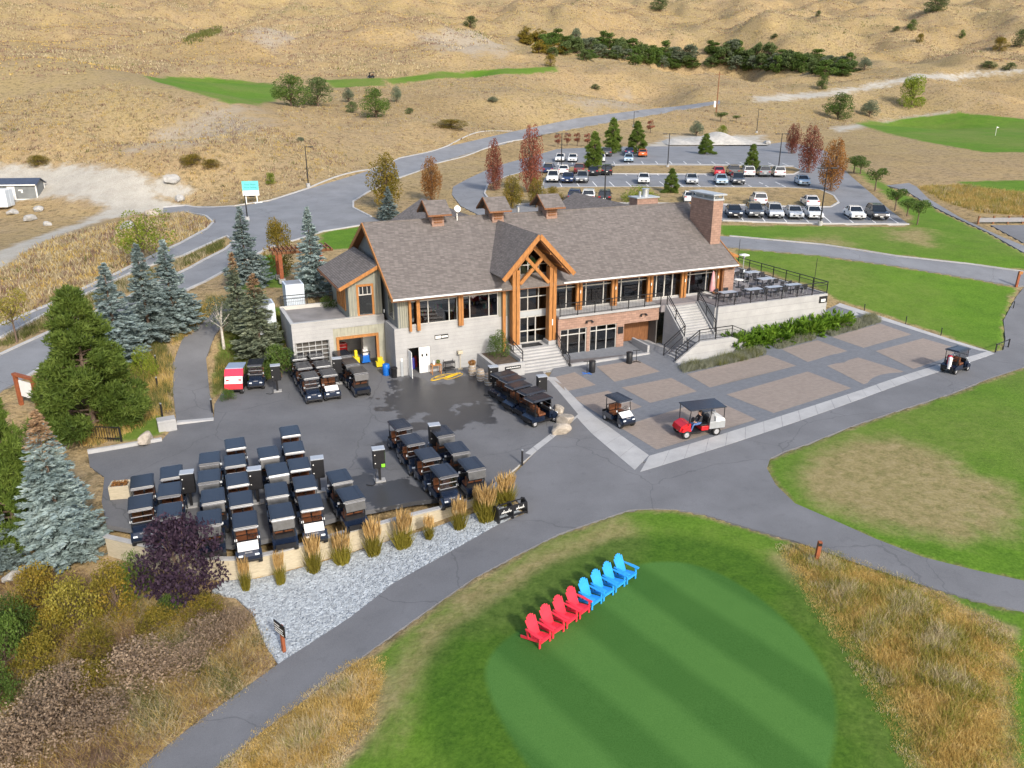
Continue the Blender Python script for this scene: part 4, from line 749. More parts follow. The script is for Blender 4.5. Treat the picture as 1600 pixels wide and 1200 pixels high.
# ------------------------------------------------------------------ vegetation
def unit(v): return v / np.maximum(np.linalg.norm(v, axis=-1, keepdims=True), 1e-9)
def leaves_mesh(name, C_, D_, L_, W_, mat, S_=None):
    """one diamond per leaf: centre, long axis, length, width"""
    n = len(C_); D_ = unit(D_)
    if S_ is None: S_ = RNG.normal(size=(n, 3))
    S_ = unit(np.cross(D_, S_)); L_ = np.broadcast_to(np.asarray(L_, float).reshape(-1, 1), (n, 1)); W_ = np.broadcast_to(np.asarray(W_, float).reshape(-1, 1), (n, 1))
    V = np.stack([C_ - D_ * L_ / 2, C_ + S_ * W_ / 2, C_ + D_ * L_ / 2, C_ - S_ * W_ / 2], 1).reshape(-1, 3)
    return np_mesh(name, V, np.arange(4 * n).reshape(n, 4), [mat])
def blades_mesh(name, base, hgt, width, lean, mats, midx=None):
    """one triangle per grass blade"""
    n = len(base); az = RNG.uniform(0, 2 * np.pi, n); hgt = np.broadcast_to(hgt, (n,)); lean = np.broadcast_to(lean, (n,))
    tip = base + np.c_[np.cos(az) * lean, np.sin(az) * lean, hgt]; a2 = RNG.uniform(0, 2 * np.pi, n); w = np.broadcast_to(width, (n,)) / 2
    s = np.c_[np.cos(a2) * w, np.sin(a2) * w, np.zeros(n)]
    V = np.stack([base - s, base + s, tip], 1).reshape(-1, 3); return np_mesh(name, V, np.arange(3 * n).reshape(n, 3), mats, False, midx)
M['bark'] = plain('bark', (.13, .09, .065), .9, .3, 4, bmp=.6, bscale=12); M['bark_pale'] = plain('pale_bark', (.5, .46, .4), .8, .25, 5)
FOL = {
 'blue': foliage('spruce_needles', (.14, .19, .185), (.27, .34, .325), (.4, .47, .45), .9), 'bluegreen': foliage('green_spruce_needles', (.095, .12, .08), (.2, .23, .15), (.31, .335, .22), .9),
 'browntop': foliage('dying_needles', (.2, .12, .07), (.34, .22, .12), (.45, .32, .2), 2), 'pine': foliage('pine_needles', (.05, .085, .014), (.11, .165, .026), (.2, .26, .05), .9),
 'red': foliage('red_maple_leaves', (.1, .03, .02), (.22, .065, .04), (.33, .12, .07), .8), 'rust': foliage('rust_maple_leaves', (.12, .055, .015), (.25, .11, .03), (.34, .19, .05), .7), 'olive': foliage('turning_maple_leaves', (.09, .08, .012), (.2, .16, .02), (.33, .2, .03), .5),
 'green': foliage('green_leaves', (.035, .065, .012), (.08, .135, .022), (.15, .21, .045), .8), 'dark': foliage('dark_green_leaves', (.045, .07, .022), (.095, .135, .04), (.17, .21, .08), .5), 'grey': foliage('silver_green_leaves', (.07, .09, .06), (.14, .17, .1), (.22, .25, .17), .6),
 'yellow': foliage('yellow_leaves', (.17, .15, .02), (.3, .26, .04), (.43, .36, .08), 1.0), 'lime': foliage('yellow_green_leaves', (.08, .12, .01), (.17, .22, .02), (.32, .33, .05), .9), 'plum': foliage('purple_plum_leaves', (.018, .01, .02), (.045, .025, .045), (.09, .055, .08), 1.5),
 'juniper': foliage('juniper_sprays', (.04, .09, .005), (.1, .19, .012), (.2, .3, .03), 1.2)}
def spruce_meshes(key, h, r, n_br, n_tw, mat, top=None, fl=1.0):
    tr = MB().tube((0, 0, -.2), (0, 0, h * .96), r * .075, .015, 8).mesh('trunk', M['bark'])
    zs_ = h * (.03 + .95 * RNG.random(n_br) ** 1.25); C_, D_, L_, S_ = [], [], [], []
    lobes = [(RNG.uniform(0, 6.28), RNG.uniform(.1, .9), RNG.uniform(.75, 1.15)) for _ in range(9)]
    for z in zs_:
        az = RNG.uniform(0, 2 * np.pi); R = r * (1 - z / h) ** .85 * RNG.uniform(.72, 1.08) + .05
        if z < .1 * h: R *= .8
        for la_, lz, lm in lobes:
            if abs(lz - z / h) < .12 and abs((az - la_ + 3.14) % 6.28 - 3.14) < .7: R *= lm
        d = np.array([math.cos(az), math.sin(az), 0]); sd_ = np.array([-d[1], d[0], 0]); k = max(5, int(n_tw * (.35 + .65 * R / r)))
        t = RNG.uniform(.12, 1, k) ** .75; drop = -.22 * t * R + .16 * t * t * R
        sgn = RNG.choice([-1, 1], k); wid = (1 - t) * .42 * R * RNG.random(k)
        c = d[None] * (t * R)[:, None] + sd_[None] * (sgn * wid)[:, None]; c[:, 2] = z + drop + RNG.normal(0, .02 * r, k)
        dd = d[None] * .8 + sd_[None] * (sgn * .75)[:, None] + np.c_[np.zeros((k, 2)), RNG.uniform(-.25, .35, k)]
        C_.append(c); D_.append(dd); L_.append(np.full(k, (.16 + .1 * R / r) * r * .62 * fl) * RNG.uniform(.7, 1.3, k)); S_.append(np.tile(np.array([0, 0, 1.]), (k, 1)) + RNG.normal(0, .6, (k, 3)))
    C_ = np.vstack(C_); D_ = np.vstack(D_); L_ = np.hstack(L_); S_ = np.vstack(S_)
    me = leaves_mesh('crown', C_, D_, L_, L_ * .34, mat, S_)
    if top is not None:
        me.materials.append(top); zc = C_[:, 2] / h; me.polygons.foreach_set('material_index', ((zc + RNG.normal(0, .05, len(zc))) > .8).astype(np.int32))
    return tr, me
def blob_points(blobs, n, shell=.55):
    out = []; vol = np.array([b_[3] * b_[4] * b_[5] for b_ in blobs]) ** .67; cnt = RNG.multinomial(n, vol / vol.sum())
    for b_, k in zip(blobs, cnt):
        u = unit(RNG.normal(size=(k, 3))); rr = shell + (1.05 - shell) * RNG.random((k, 1)) ** .6; out.append(np.array(b_[:3]) + u * rr * np.array(b_[3:]))
    return np.vstack(out)
def broad_meshes(h, r, n, mat, leaf, trunk=.25, nb=14, shape='round', bark='bark'):
    """trunk with limbs and a crown of leaf clumps; unit picture of a broadleaf tree of height h, radius r"""
    blobs = []; t0 = trunk * h; m = MB(); m.tube((0, 0, -.2), (0, 0, t0 + .15 * h), .028 * h, .016 * h, 7)
    for i in range(nb):
        az = i * 2.4 + RNG.uniform(-.4, .4)
        if shape == 'round': q = RNG.uniform(0, 1); zz = t0 + (h - t0) * (.12 + .76 * q); rad = r * math.sin(math.pi * min(.97, .3 + .62 * q)) * RNG.uniform(.45, .8); s = r * RNG.uniform(.28, .46); sz = s * RNG.uniform(.7, 1)
        elif shape == 'flame': q = (i + .5) / nb; zz = t0 + (h - t0) * (.1 + .82 * q); rad = r * (.62 * math.sin(math.pi * (.18 + .7 * q)) + .02) * RNG.uniform(.5, 1.1); s = r * (.42 - .2 * q) * RNG.uniform(.8, 1.2); sz = s * 2.0
        else: q = RNG.uniform(0, 1); zz = t0 + (h - t0) * (.25 + .6 * q); rad = r * RNG.uniform(.15, .75); s = r * RNG.uniform(.28, .44); sz = s * .9
        p = (rad * math.cos(az), rad * math.sin(az), zz); blobs.append((*p, s, s, sz)); m.tube((0, 0, t0 + (zz - t0) * .35), (p[0] * .9, p[1] * .9, p[2]), .011 * h, .004 * h, 5, caps=False)
    P_ = blob_points(blobs, n); D_ = RNG.normal(size=(n, 3)); 
    if shape == 'flame': D_ = D_ * .6 + np.array([0, 0, 1.]) + np.c_[P_[:, :2] / r, np.zeros(n)] * .5
    L_ = leaf * RNG.uniform(.6, 1.4, n); return m.mesh('trunk', M[bark]), leaves_mesh('crown', P_, D_, L_, L_ * .62, mat)
def pine_meshes(h, r, n_t, mat, ndl=.28):
    blobs = []; m = MB(); m.tube((0, 0, -.2), (0, 0, h * .93), .022 * h, .006 * h, 7)
    for i in range(64):
        q = (i + .5) / 64; az = i * 2.4 + RNG.uniform(-.5, .5); rad = r * (1 - q) ** .65 * RNG.uniform(.45, .9); zz = h * (.03 + .92 * q); s = r * (.27 - .14 * q) * RNG.uniform(.7, 1.3)
        p = (rad * math.cos(az), rad * math.sin(az), zz + .1 * rad); blobs.append((*p, s, s, s * .62)); m.tube((0, 0, zz - .1 * rad), p, .008 * h, .003 * h, 5, caps=False)
    P_ = blob_points(blobs, n_t, .45); k = 6; C0 = np.repeat(P_, k, 0); out = np.repeat(unit(P_ - np.array([0, 0, 1]) * P_[:, 2:3] * .75), k, 0)
    D_ = unit(RNG.normal(size=C0.shape)) * .9 + out * .5 + np.array([0, 0, .45]); L_ = ndl * RNG.uniform(.7, 1.3, len(C0)); return m.mesh('trunk', M['bark']), leaves_mesh('crown', C0 + unit(D_) * (L_ * .4)[:, None], D_, L_, L_ * .16, mat)
PROTO = {}
def proto(k, h, r, meshes): PROTO[k] = (h, r, meshes)
proto('spruce_a', 9, 2.1, spruce_meshes('a', 9, 2.3, 420, 66, FOL['blue'])); proto('spruce_b', 9, 2.2, spruce_meshes('b', 9, 2.5, 380, 52, FOL['blue'], fl=1.1)); proto('spruce_c', 9, 2.1, spruce_meshes('c', 9, 2.4, 380, 52, FOL['bluegreen'], FOL['browntop'], fl=1.1)); proto('spruce_top', 9, 2.1, spruce_meshes('d', 9, 2.3, 420, 66, FOL['blue'], FOL['browntop']))
proto('pine_a', 8, 3.4, pine_meshes(8, 3.4, 9000, FOL['pine'], .34)); proto('pine_b', 6, 1.9, pine_meshes(6, 1.9, 2600, FOL['pine'], .34))
for k, mt in (('red', 'red'), ('rust', 'rust'), ('olive', 'olive')): proto('flame_' + k, 8, 2.2, broad_meshes(8, 2.2, 5200, FOL[mt], .2, .12, 26, 'flame'))
for k, mt in (('green', 'green'), ('dark', 'dark'), ('grey', 'grey'), ('yellow', 'yellow'), ('lime', 'lime'), ('olive', 'olive'), ('rust', 'rust')): proto('round_' + k, 6, 2.6, broad_meshes(6, 2.6, 5000, FOL[mt], .2, .03, 22))
for k in ('green', 'dark', 'grey', 'olive'): proto('wood_' + k, 9, 3.6, broad_meshes(9, 3.6, 2200, FOL[k], .55, .01, 22))
proto('young_green', 4, 1.6, broad_meshes(4, 1.6, 1600, FOL['green'], .17, .3, 12, 'open')); proto('young_yellow', 4, 1.8, broad_meshes(4, 1.8, 1400, FOL['yellow'], .15, .35, 12, 'open')); proto('young_lime', 5, 2.6, broad_meshes(5, 2.6, 2600, FOL['lime'], .17, .2, 16, 'open')); proto('birch', 5, 1.6, broad_meshes(5, 1.6, 1300, FOL['grey'], .13, .35, 12, 'open', 'bark_pale'))
proto('young_red', 4, 1.2, broad_meshes(4, 1.2, 1200, FOL['red'], .17, .25, 12))
FOL['brown'] = foliage('bramble_leaves', (.14, .1, .07), (.25, .18, .12), (.38, .29, .2), 1.5)
for k, mt in (('brown', 'brown'), ('plum', 'plum'), ('yellow', 'yellow'), ('lime', 'lime'), ('green', 'green'), ('olive', 'olive')): proto('bush_' + k, 2.4, 1.9, broad_meshes(2.4, 1.9, 5200 if k == 'plum' else 3200, FOL[mt], .13, .04, 22))
def top_h(base, px, py):
    d = ray(px, py); return CAMH + d[2] / d[1] * base[1] - base[2]
def plant(name, kind, base, h, wid, label, cat, group=None):
    ph, pr, (tm, cm) = PROTO[kind]; e = empty(name, (base[0], base[1], base[2] - .03), random.uniform(0, 6.28)); s = h / ph; w = wid / pr if wid else s
    e.scale = (w, w, s); T(e, label, cat, group); mesh_obj('trunk', tm, e); mesh_obj('crown', cm, e); return e
def tree_px(name, kind, bx, by, ty, wpx, label, group=None, cat='tree', tx=None):
    b_ = G(bx, by); h = top_h(b_, tx if tx is not None else bx, ty); depth = b_[1] * math.cos(PITCH) + (CAMH - b_[2]) * math.sin(PITCH)
    return plant(name, kind, b_, h, wpx / 2 * depth / FPX if wpx else None, label, cat, group)
g1 = 'spruces beside the drive'
for a_ in [('spruce_top', 105, 872, 636, 138, 'big silver-blue spruce with tan dying tip beside the cart yard'), ('spruce_a', -4, 890, 752, 90, 'blue spruce cut off by the left edge, below the tall pine'), ('spruce_b', 187, 562, 408, 100, 'blue spruce directly behind the broad green pine'), ('spruce_a', 236, 532, 378, 84, 'left of two tight blue spruces by the entrance road'), ('spruce_b', 274, 515, 372, 88, 'right of two tight blue spruces by the entrance road'),
           ('spruce_b', 388, 450, 320, 74, 'tall dark blue spruce behind the two brown-tipped spruces'), ('spruce_a', 491, 462, 320, 66, 'slim pale blue spruce close to the clubhouse wing roof'), ('spruce_c', 376, 516, 392, 56, 'brown-tipped green spruce, further from the garage'), ('spruce_c', 408, 556, 425, 84, 'brown-tipped green spruce right beside the garage wall'), ('spruce_b', 608, 344, 290, 38, 'small blue spruce on the road island behind the roof')]:
    tree_px('spruce_tree', a_[0], a_[1], a_[2], a_[3], a_[4], a_[5], g1)
for a_ in [('pine_a', 148, 668, 443, 176, 'broad bright green pine between road and cart yard'), ('pine_a', 32, 856, 586, 128, 'tall green pine at the left edge beside the cart yard')]: tree_px('pine_tree', *a_[:5], a_[5], 'green pines by the yard')
for bx, by, ty, w, lab in [(928, 263, 204, 38, 'dark pine nearest the white cars at the left of the parking lot'), (957, 239, 183, 36, 'left of the two tall pines at the top of the parking lot'), (994, 240, 188, 36, 'right of the two tall pines at the top of the parking lot'), (1102, 241, 208, 30, 'small pine in front of the gravel pile'), (1174, 267, 224, 28, 'upright pine on the upper parking island'), (1048, 302, 262, 30, 'pine just behind the brick flue on the lower island')]: tree_px('pine_tree', 'pine_b', bx, by, ty, w, lab, 'pines in the parking lot')
for k, bx, by, ty, w, lab in [('flame_olive', 604, 326, 240, 62, 'wide olive and orange maple behind the small blue spruce'), ('flame_rust', 674, 313, 245, 38, 'rust-red upright maple behind the first roof ventilator'), ('flame_red', 772, 299, 217, 32, 'slim red columnar maple left of its taller neighbour'), ('flame_red', 829, 302, 195, 40, 'tallest red columnar maple beside the parking drive'), ('flame_olive', 800, 326, 274, 40, 'yellow-green maple behind the middle roof ventilator'), ('flame_olive', 838, 324, 278, 36, 'olive maple behind the third roof ventilator'),
    ('flame_red', 1237, 240, 193, 26, 'small red maple at the right end of the gravel pile'), ('flame_red', 1263, 270, 196, 38, 'red maple at the end of the upper parking island'), ('flame_rust', 1298, 298, 216, 48, 'large rust-brown maple at the tip of the lower island')]: tree_px('maple_tree', k, bx, by, ty, w, lab, 'autumn maples')
for bx, ty, lab in [(872, 208, 'leftmost tiny red maple along the upper drive'), (886, 206, 'second tiny red maple along the upper drive'), (902, 206, 'third tiny red maple along the upper drive'), (918, 207, 'rightmost tiny red maple beside the dark pine'), (1016, 186, 'lone tiny red maple right of the two tall pines')]: tree_px('maple_tree', 'young_red', bx, ty + 22, ty, 14, lab, 'young red maples')
for bx, by, ty, lab in [(1334, 270, 243, 'first young green tree along the lot lane, farthest up'), (1344, 272, 250, 'second young green tree along the lot lane'), (1367, 298, 262, 'third young green tree along the lot lane, the widest'), (1398, 329, 294, 'fourth young green tree along the lot lane'), (1417, 338, 310, 'fifth young green tree, just above the last one'), (1433, 351, 312, 'last young green tree, nearest the dark parked car')]: tree_px('young_tree', 'young_green', bx, by, ty, 36, lab, 'young trees along the lot lane')
tree_px('birch_tree', 'birch', 350, 545, 462, 62, 'thin grey-leaved birch with pale stems on the green patch'); tree_px('deciduous_tree', 'round_olive', 440, 428, 340, 48, 'olive brown broadleaf tree beside the timber pergola'); tree_px('young_tree', 'young_yellow', 27, 535, 455, 60, 'small yellow tree beside the road at the left edge'); tree_px('deciduous_tree', 'young_lime', 226, 412, 330, 100, 'spreading yellow-green tree on the dry road island')
for k, bx, by, ty, w, lab in [('round_green', 455, 166, 116, 62, 'left of the two dark green trees at the end of the fairway'), ('round_dark', 497, 166, 119, 54, 'right of the two dark green trees at the end of the fairway'), ('round_green', 588, 184, 137, 50, 'bright green round tree alone in the dry field'), ('round_dark', 551, 176, 158, 22, 'small dark bush left of the bright round tree'), ('round_grey', 620, 160, 133, 20, 'small grey-green tree right of the bright round tree'), ('round_grey', 545, 160, 136, 20, 'faint grey shrub in the dry field'),
    ('round_green', 1309, 187, 145, 50, 'round green tree above the right parking lane'), ('round_grey', 1358, 183, 155, 32, 'dark blue-green bush beside the round tree'), ('round_lime', 1424, 168, 115, 48, 'leaning pale green tree above the far green'), ('round_lime', 423, 288, 268, 18, 'small yellow-green bush by the teal sale sign'), ('round_dark', 735, 44, 24, 26, 'dark bush high on the hill left of the wood'), ('round_dark', 1031, 17, -4, 32, 'dark tree cut off by the top edge, centre'), ('round_dark', 1463, 20, -6, 40, 'dark tree cut off by the top edge, right'),
    ('round_green', 1424, 48, 30, 18, 'small green tree on the upper right slope'), ('round_dark', 1400, 49, 40, 12, 'tiny dark bush left of the small green tree'), ('round_olive', 1561, 80, 57, 26, 'olive bush on the right hillside'), ('round_dark', 1594, 74, 44, 30, 'dark tree at the right edge of the hillside'), ('round_dark', 1545, 106, 95, 28, 'low dark bush on the right hillside, left one'), ('round_dark', 1577, 110, 97, 22, 'low dark bush on the right hillside, right one'), ('round_olive', 1437, 66, 52, 14, 'tiny olive bush below the small green tree'), ('round_dark', 1278, 26, 16, 10, 'tiny lone bush high on the slope'), ('round_green', 1503, 60, 46, 10, 'tiny green shrub right of the small green tree'), ('round_green', 1284, 140, 117, 20, 'small green tree below the right wood'), ('round_grey', 1350, 110, 88, 22, 'pale shrub at the right end of the wood'),
    ('round_olive', 705, 200, 186, 60, 'low wide olive bush beside the upper road'), ('round_olive', 860, 104, 84, 20, 'olive shrub where the fairway meets the wood'), ('round_dark', 640, 178, 168, 16, 'dark sagebrush in the field right of the bright tree'), ('round_grey', 470, 222, 213, 14, 'grey sagebrush above the street lamp'), ('round_olive', 330, 262, 248, 30, 'rusty low shrub above the rock heap'), ('round_olive', 300, 258, 240, 40, 'wide tan shrub above the rock heap'), ('round_dark', 930, 140, 131, 16, 'dark sagebrush below the left wood'), ('round_grey', 770, 160, 150, 18, 'grey sagebrush above the road, middle'), ('round_dark', 1210, 60, 52, 12, 'lone dark shrub above the right wood'), ('round_olive', 60, 258, 242, 36, 'low olive shrub at the top of the dirt lot'), ('young_green', 1126, 190, 175, 24, 'small spreading tree by the wooden pole, left'), ('young_green', 1150, 190, 180, 16, 'small spreading tree by the wooden pole, right'), ('round_lime', 1128, 213, 194, 18, 'yellow-green shrub above the gravel pile'), ('round_grey', 1088, 213, 188, 24, 'grey shrub above the gravel pile')]: tree_px('tree', k, bx, by, ty, w, lab, 'scattered field trees')
# the far wood: single trees in two stands
wk = ['wood_dark', 'wood_green', 'wood_olive', 'wood_grey', 'wood_dark', 'wood_green']; wn_ = ['dark', 'mid green', 'russet-olive', 'silvery', 'deep green', 'leafy']
wcnt = 0; ordn = lambda i: ['first', 'second', 'third', 'fourth', 'fifth', 'sixth', 'seventh', 'eighth', 'ninth', 'tenth', 'eleventh', 'twelfth', 'thirteenth', 'fourteenth', 'fifteenth', 'sixteenth', 'seventeenth', 'eighteenth', 'nineteenth', 'twentieth', 'twenty-first', 'twenty-second', 'twenty-third', 'twenty-fourth', 'twenty-fifth', 'twenty-sixth', 'twenty-seventh', 'twenty-eighth', 'twenty-ninth', 'thirtieth'][i]
for nm, xa, ya, xb, yb, n in (('upper left', 815, 68, 1076, 94, 28), ('lower left', 840, 84, 1080, 106, 28), ('upper right', 1108, 88, 1325, 108, 24), ('lower right', 1112, 106, 1328, 121, 24)):
    for i in range(n):
        t = (i + random.uniform(-.3, .3)) / (n - 1); k = random.choice([0, 1, 3, 4, 5, 1, 3])
        if 'left' in nm and t < .2: k = random.choice([2, 0, 1])
        bx = xa + (xb - xa) * t; by = ya + (yb - ya) * t + random.uniform(-7, 5); tree_px('woodland_tree', wk[k], bx, by, by - random.uniform(14, 30), random.uniform(18, 34), '%s tree in the far wood, %s from the left of its %s stand' % (wn_[k], ordn(i), nm), 'trees of the far wood')
# shrubs near the yard
for k, bx, by, ty, w, lab in [('bush_plum', 288, 925, 815, 145, 'dark purple plum bush against the curved wall'), ('bush_yellow', 118, 985, 905, 90, 'yellow shrub among the weeds below the big spruce'), ('bush_olive', 185, 960, 885, 80, 'tall olive shrub left of the plum bush'), ('bush_green', 215, 935, 870, 60, 'small green shrub touching the plum bush'), ('bush_green', 12, 1045, 950, 80, 'bright green shrub at the left edge among weeds'), ('bush_olive', 60, 960, 890, 90, 'olive rust shrub below the left spruce'), ('bush_olive', 90, 1000, 950, 70, 'low rusty shrub beside the yellow shrub'), ('bush_green', 270, 960, 930, 50, 'low green shrub under the plum bush'),
    ('bush_green', 440, 585, 541, 62, 'bright green shrub beside the garage corner'), ('bush_olive', 72, 690, 655, 40, 'olive shrub behind the iron fence'), ('bush_green', 395, 470, 440, 40, 'green shrub behind the brown-tipped spruces'), ('bush_green', 515, 500, 465, 40, 'leafy shrub behind the flat garage roof'), ('bush_lime', 548, 487, 460, 36, 'lime green shrub beside the clubhouse wing'), ('bush_lime', 225, 590, 545, 46, 'lime shrub at the foot of the broad pine'), ('bush_green', 357, 625, 608, 26, 'low green mound beside the garden path end'), ('bush_green', 25, 1005, 940, 80, 'green thicket shrub at the left edge, upper one'), ('bush_olive', 60, 1050, 1000, 90, 'olive thicket shrub right of the bright green one'), ('bush_green', -5, 1110, 1040, 80, 'green thicket shrub at the left edge, lowest one'), ('bush_olive', 150, 1075, 1035, 80, 'olive bramble between two brown ones'), ('bush_brown', 290, 1050, 1012, 90, 'brown bramble beside the path edge weeds'), ('bush_brown', 160, 1140, 1095, 110, 'brown bramble low in the corner, right one'), ('bush_brown', 370, 985, 955, 60, 'small brown bramble at the tip of the weeds'), ('bush_brown', 20, 1190, 1140, 110, 'brown bramble cut by the bottom left corner'), ('bush_olive', 320, 965, 935, 70, 'olive bramble right of the plum bush'), ('bush_brown', 100, 1100, 1050, 120, 'low brown bramble in the lower left weeds'), ('bush_brown', 225, 1062, 1010, 120, 'brown bramble in the middle of the weeds'), ('bush_brown', 330, 1010, 970, 90, 'brown bramble nearest the gravel bed'), ('bush_brown', 60, 1165, 1105, 130, 'brown bramble in the bottom left corner'), ('bush_olive', 250, 990, 950, 80, 'olive bramble below the plum bush'), ('bush_olive', 150, 1030, 985, 70, 'olive low bramble amid the brown weeds'), ('bush_olive', 865, 312, 292, 30, 'olive bush behind the roof ridge'), ('bush_lime', 1000, 316, 292, 60, 'wide yellow-green bush on the lower parking island')]: tree_px('shrub', k, bx, by, ty, w, lab, 'shrubs', 'shrub')
jp = bw(7.9, -1.3, .98); plant('conical_shrub', 'bush_green', jp, 2.0, .95, 'round-topped green shrub in the raised planter beside the steps', 'shrub')
# junipers below the terrace wall
def juniper_mesh(seed):
    n = 900; az = RNG.uniform(0, 6.28, n); el = RNG.uniform(.25, 1.2, n); t = RNG.uniform(.2, 1, n); d = np.c_[np.cos(az) * np.cos(el), np.sin(az) * np.cos(el), np.sin(el)]; br = RNG.choice(26, n); ax = np.c_[np.cos(br * 2.4) * .75, np.sin(br * 2.4) * .75, .45 + .35 * np.sin(br * 1.7)]
    c = unit(ax) * t[:, None] * np.array([1.0, 1.0, .9]) + RNG.normal(0, .05, (n, 3)); return leaves_mesh('sprays', c, unit(ax) + RNG.normal(0, .35, (n, 3)), .3 * RNG.uniform(.6, 1.3, n), .09, FOL['juniper'])
JM = [juniper_mesh(i) for i in range(3)]
for i in range(14):
    a_ = 27.6 + i * .86; b_ = -5.2 - .35 * (i % 2) - random.uniform(0, .3); p = bw(a_, b_); z = hz(p[0], p[1]); e = mesh_obj('juniper_shrub', JM[i % 3], None, (p[0], p[1], z), (0, 0, random.uniform(0, 6)))
    s = random.uniform(1.5, 1.9); e.scale = (s * .85, s * .85, s); T(e, 'spreading juniper below the terrace wall, %s from the stairs' % ordn(i), 'shrub', 'junipers below the terrace')
# ornamental feather grass in front of the timber wall
M['grass_olive'] = foliage('olive_grass', (.12, .11, .01), (.22, .19, .025), (.32, .26, .05), 6, trans=.3); M['grass_gold'] = foliage('golden_plumes', (.36, .22, .07), (.52, .34, .13), (.66, .47, .22), 6, trans=.3)
def feather_grass():
    n = 320; az = RNG.uniform(0, 6.28, n); rr = .22 * RNG.random(n) ** .5; base = np.c_[np.cos(az) * rr, np.sin(az) * rr, np.zeros(n)]; lo = blades_mesh('blades', base, RNG.uniform(.6, 1.1, n), .025, RNG.uniform(.1, .4, n), [M['grass_olive']])
    k = 200; az = RNG.uniform(0, 6.28, k); rr = .3 * RNG.random(k) ** .5; c = np.c_[np.cos(az) * rr, np.sin(az) * rr, RNG.uniform(.85, 1.35, k)]; d = np.c_[np.cos(az) * .22, np.sin(az) * .22, np.ones(k)]; return lo, leaves_mesh('plumes', c, d, .5 * RNG.uniform(.7, 1.2, k), .035, M['grass_gold'])
FGM = [feather_grass() for _ in range(3)]
for i, (bx, by, ty, w) in enumerate([(385, 922, 870, 16), (439, 912, 862, 18), (491, 893, 838, 24), (535, 880, 830, 30), (584, 867, 812, 26), (630, 855, 800, 30), (671, 842, 805, 24), (718, 826, 778, 26), (760, 813, 757, 32), (790, 788, 740, 34), (745, 800, 760, 16)]):
    b_ = G(bx, by); h = top_h(b_, bx, ty); e = empty('feather_grass', tuple(b_), random.uniform(0, 6)); e.scale = (h / 1.5 * w / 24, h / 1.5 * w / 24, h / 1.5)
    T(e, 'golden feather grass clump before the timber wall, %s from the plum bush' % ordn(i), 'grass clump', 'feather grasses along the wall')
    for me, nme in zip(FGM[i % 3], ('blades', 'plumes')): mesh_obj(nme, me, e)
# ground-cover stuff: tall grass, weeds, lavender beds, hillside tufts
def scatter(poly, n, inner=0.0):
    lo, hi = poly.min(0), poly.max(0); o = np.zeros((0, 2))
    while len(o) < n:
        q = RNG.uniform(lo, hi, (n * 2, 2)); o = np.vstack([o, q[sdpoly(q[:, 0], q[:, 1], poly) > inner]])
    return o[:n]
def tufts(name, P2, per, h, spread, lean, width, mats, label, cat, mprob=None, fade=None, patch=1.3):
    Z = height(P2[:, 0], P2[:, 1]); base = np.repeat(np.c_[P2, Z - .02], per, 0); n = len(base); base[:, :2] += RNG.normal(0, spread, (n, 2)); hh = np.repeat(RNG.uniform(.6, 1.25, len(P2)), per) * h * RNG.uniform(.6, 1.2, n)
    cl = .5 + .5 * np.sin(P2[:, 0] * patch + 1.7 * np.sin(P2[:, 1] * patch * .8)) * np.sin(P2[:, 1] * patch * 1.1 + 1.3 * np.sin(P2[:, 0] * patch * .7 + 2)); hh = hh * np.repeat(.62 + .6 * cl, per)
    if fade is not None: hh = hh * np.repeat(np.clip(.3 + sdpoly(P2[:, 0], P2[:, 1], fade) / 1.6, .3, 1), per)
    mi = None
    if len(mats) > 1: cum = np.cumsum(mprob); mi = np.repeat(np.minimum(np.searchsorted(cum, np.clip(.65 * (cl * .9 + .05) + .35 * RNG.random(len(P2)) + RNG.normal(0, .08, len(P2)), 0, .999)), len(mats) - 1), per)
    return T(mesh_obj(name, blades_mesh(name, base, hh, width, hh * lean * RNG.uniform(.2, 1.2, n), mats, mi)), label, cat, kind='stuff')
M['straw'] = foliage('straw', (.4, .27, .07), (.56, .4, .13), (.7, .54, .25), 1.5, trans=.45); M['grass_yg'] = foliage('yellow_green_grass', (.18, .19, .03), (.3, .29, .055), (.42, .38, .1), 1.5, trans=.45); M['straw_pale'] = foliage('pale_straw', (.42, .32, .17), (.56, .46, .28), (.68, .58, .4), 1.5, trans=.45); M['weed_brown'] = foliage('brown_weed', (.12, .075, .05), (.22, .14, .095), (.34, .24, .17), 1.5, trans=.2); M['weed_green'] = foliage('green_weed', (.07, .08, .02), (.13, .14, .035), (.2, .2, .06), 1.5, trans=.2); M['lavender'] = foliage('lavender_grey', (.1, .1, .06), (.19, .2, .13), (.3, .29, .25), 3, trans=.2)
tufts('tall_grass', scatter(GOLD[0], 7500, -.5), 9, .36, .12, .9, .026, [M['straw'], M['grass_yg'], M['straw_pale']], 'waving golden rough grass right of the putting green', 'grass', [.5, .22, .28], GOLD[0])
tufts('tall_grass', scatter(GOLD[1], 3600, -.5), 9, .34, .12, .9, .026, [M['straw'], M['straw_pale'], M['grass_yg']], 'tall straw grass between cart path and putting green, bottom', 'grass', [.6, .25, .15], GOLD[1])
tufts('tall_grass', scatter(GOLD[2], 3000, .1), 6, .6, .25, .7, .07, [M['straw'], M['grass_yg'], M['straw_pale']], 'golden rough grass beside the practice range path', 'grass', [.6, .2, .2])
SCRUB = gp([(-60,1230),(-60,880),(60,880),(160,900),(250,915),(330,935),(385,965),(412,1012),(430,1042),(400,1060),(300,1132),(180,1230)], 20)
tufts('dry_weeds', scatter(SCRUB, 7500, -.2), 10, .5, .2, 1.3, .03, [M['weed_brown'], M['straw'], M['straw_pale'], M['weed_green']], 'tangle of brown and straw weeds in the lower left corner', 'weeds', [.42, .2, .16, .22], SCRUB, .9)
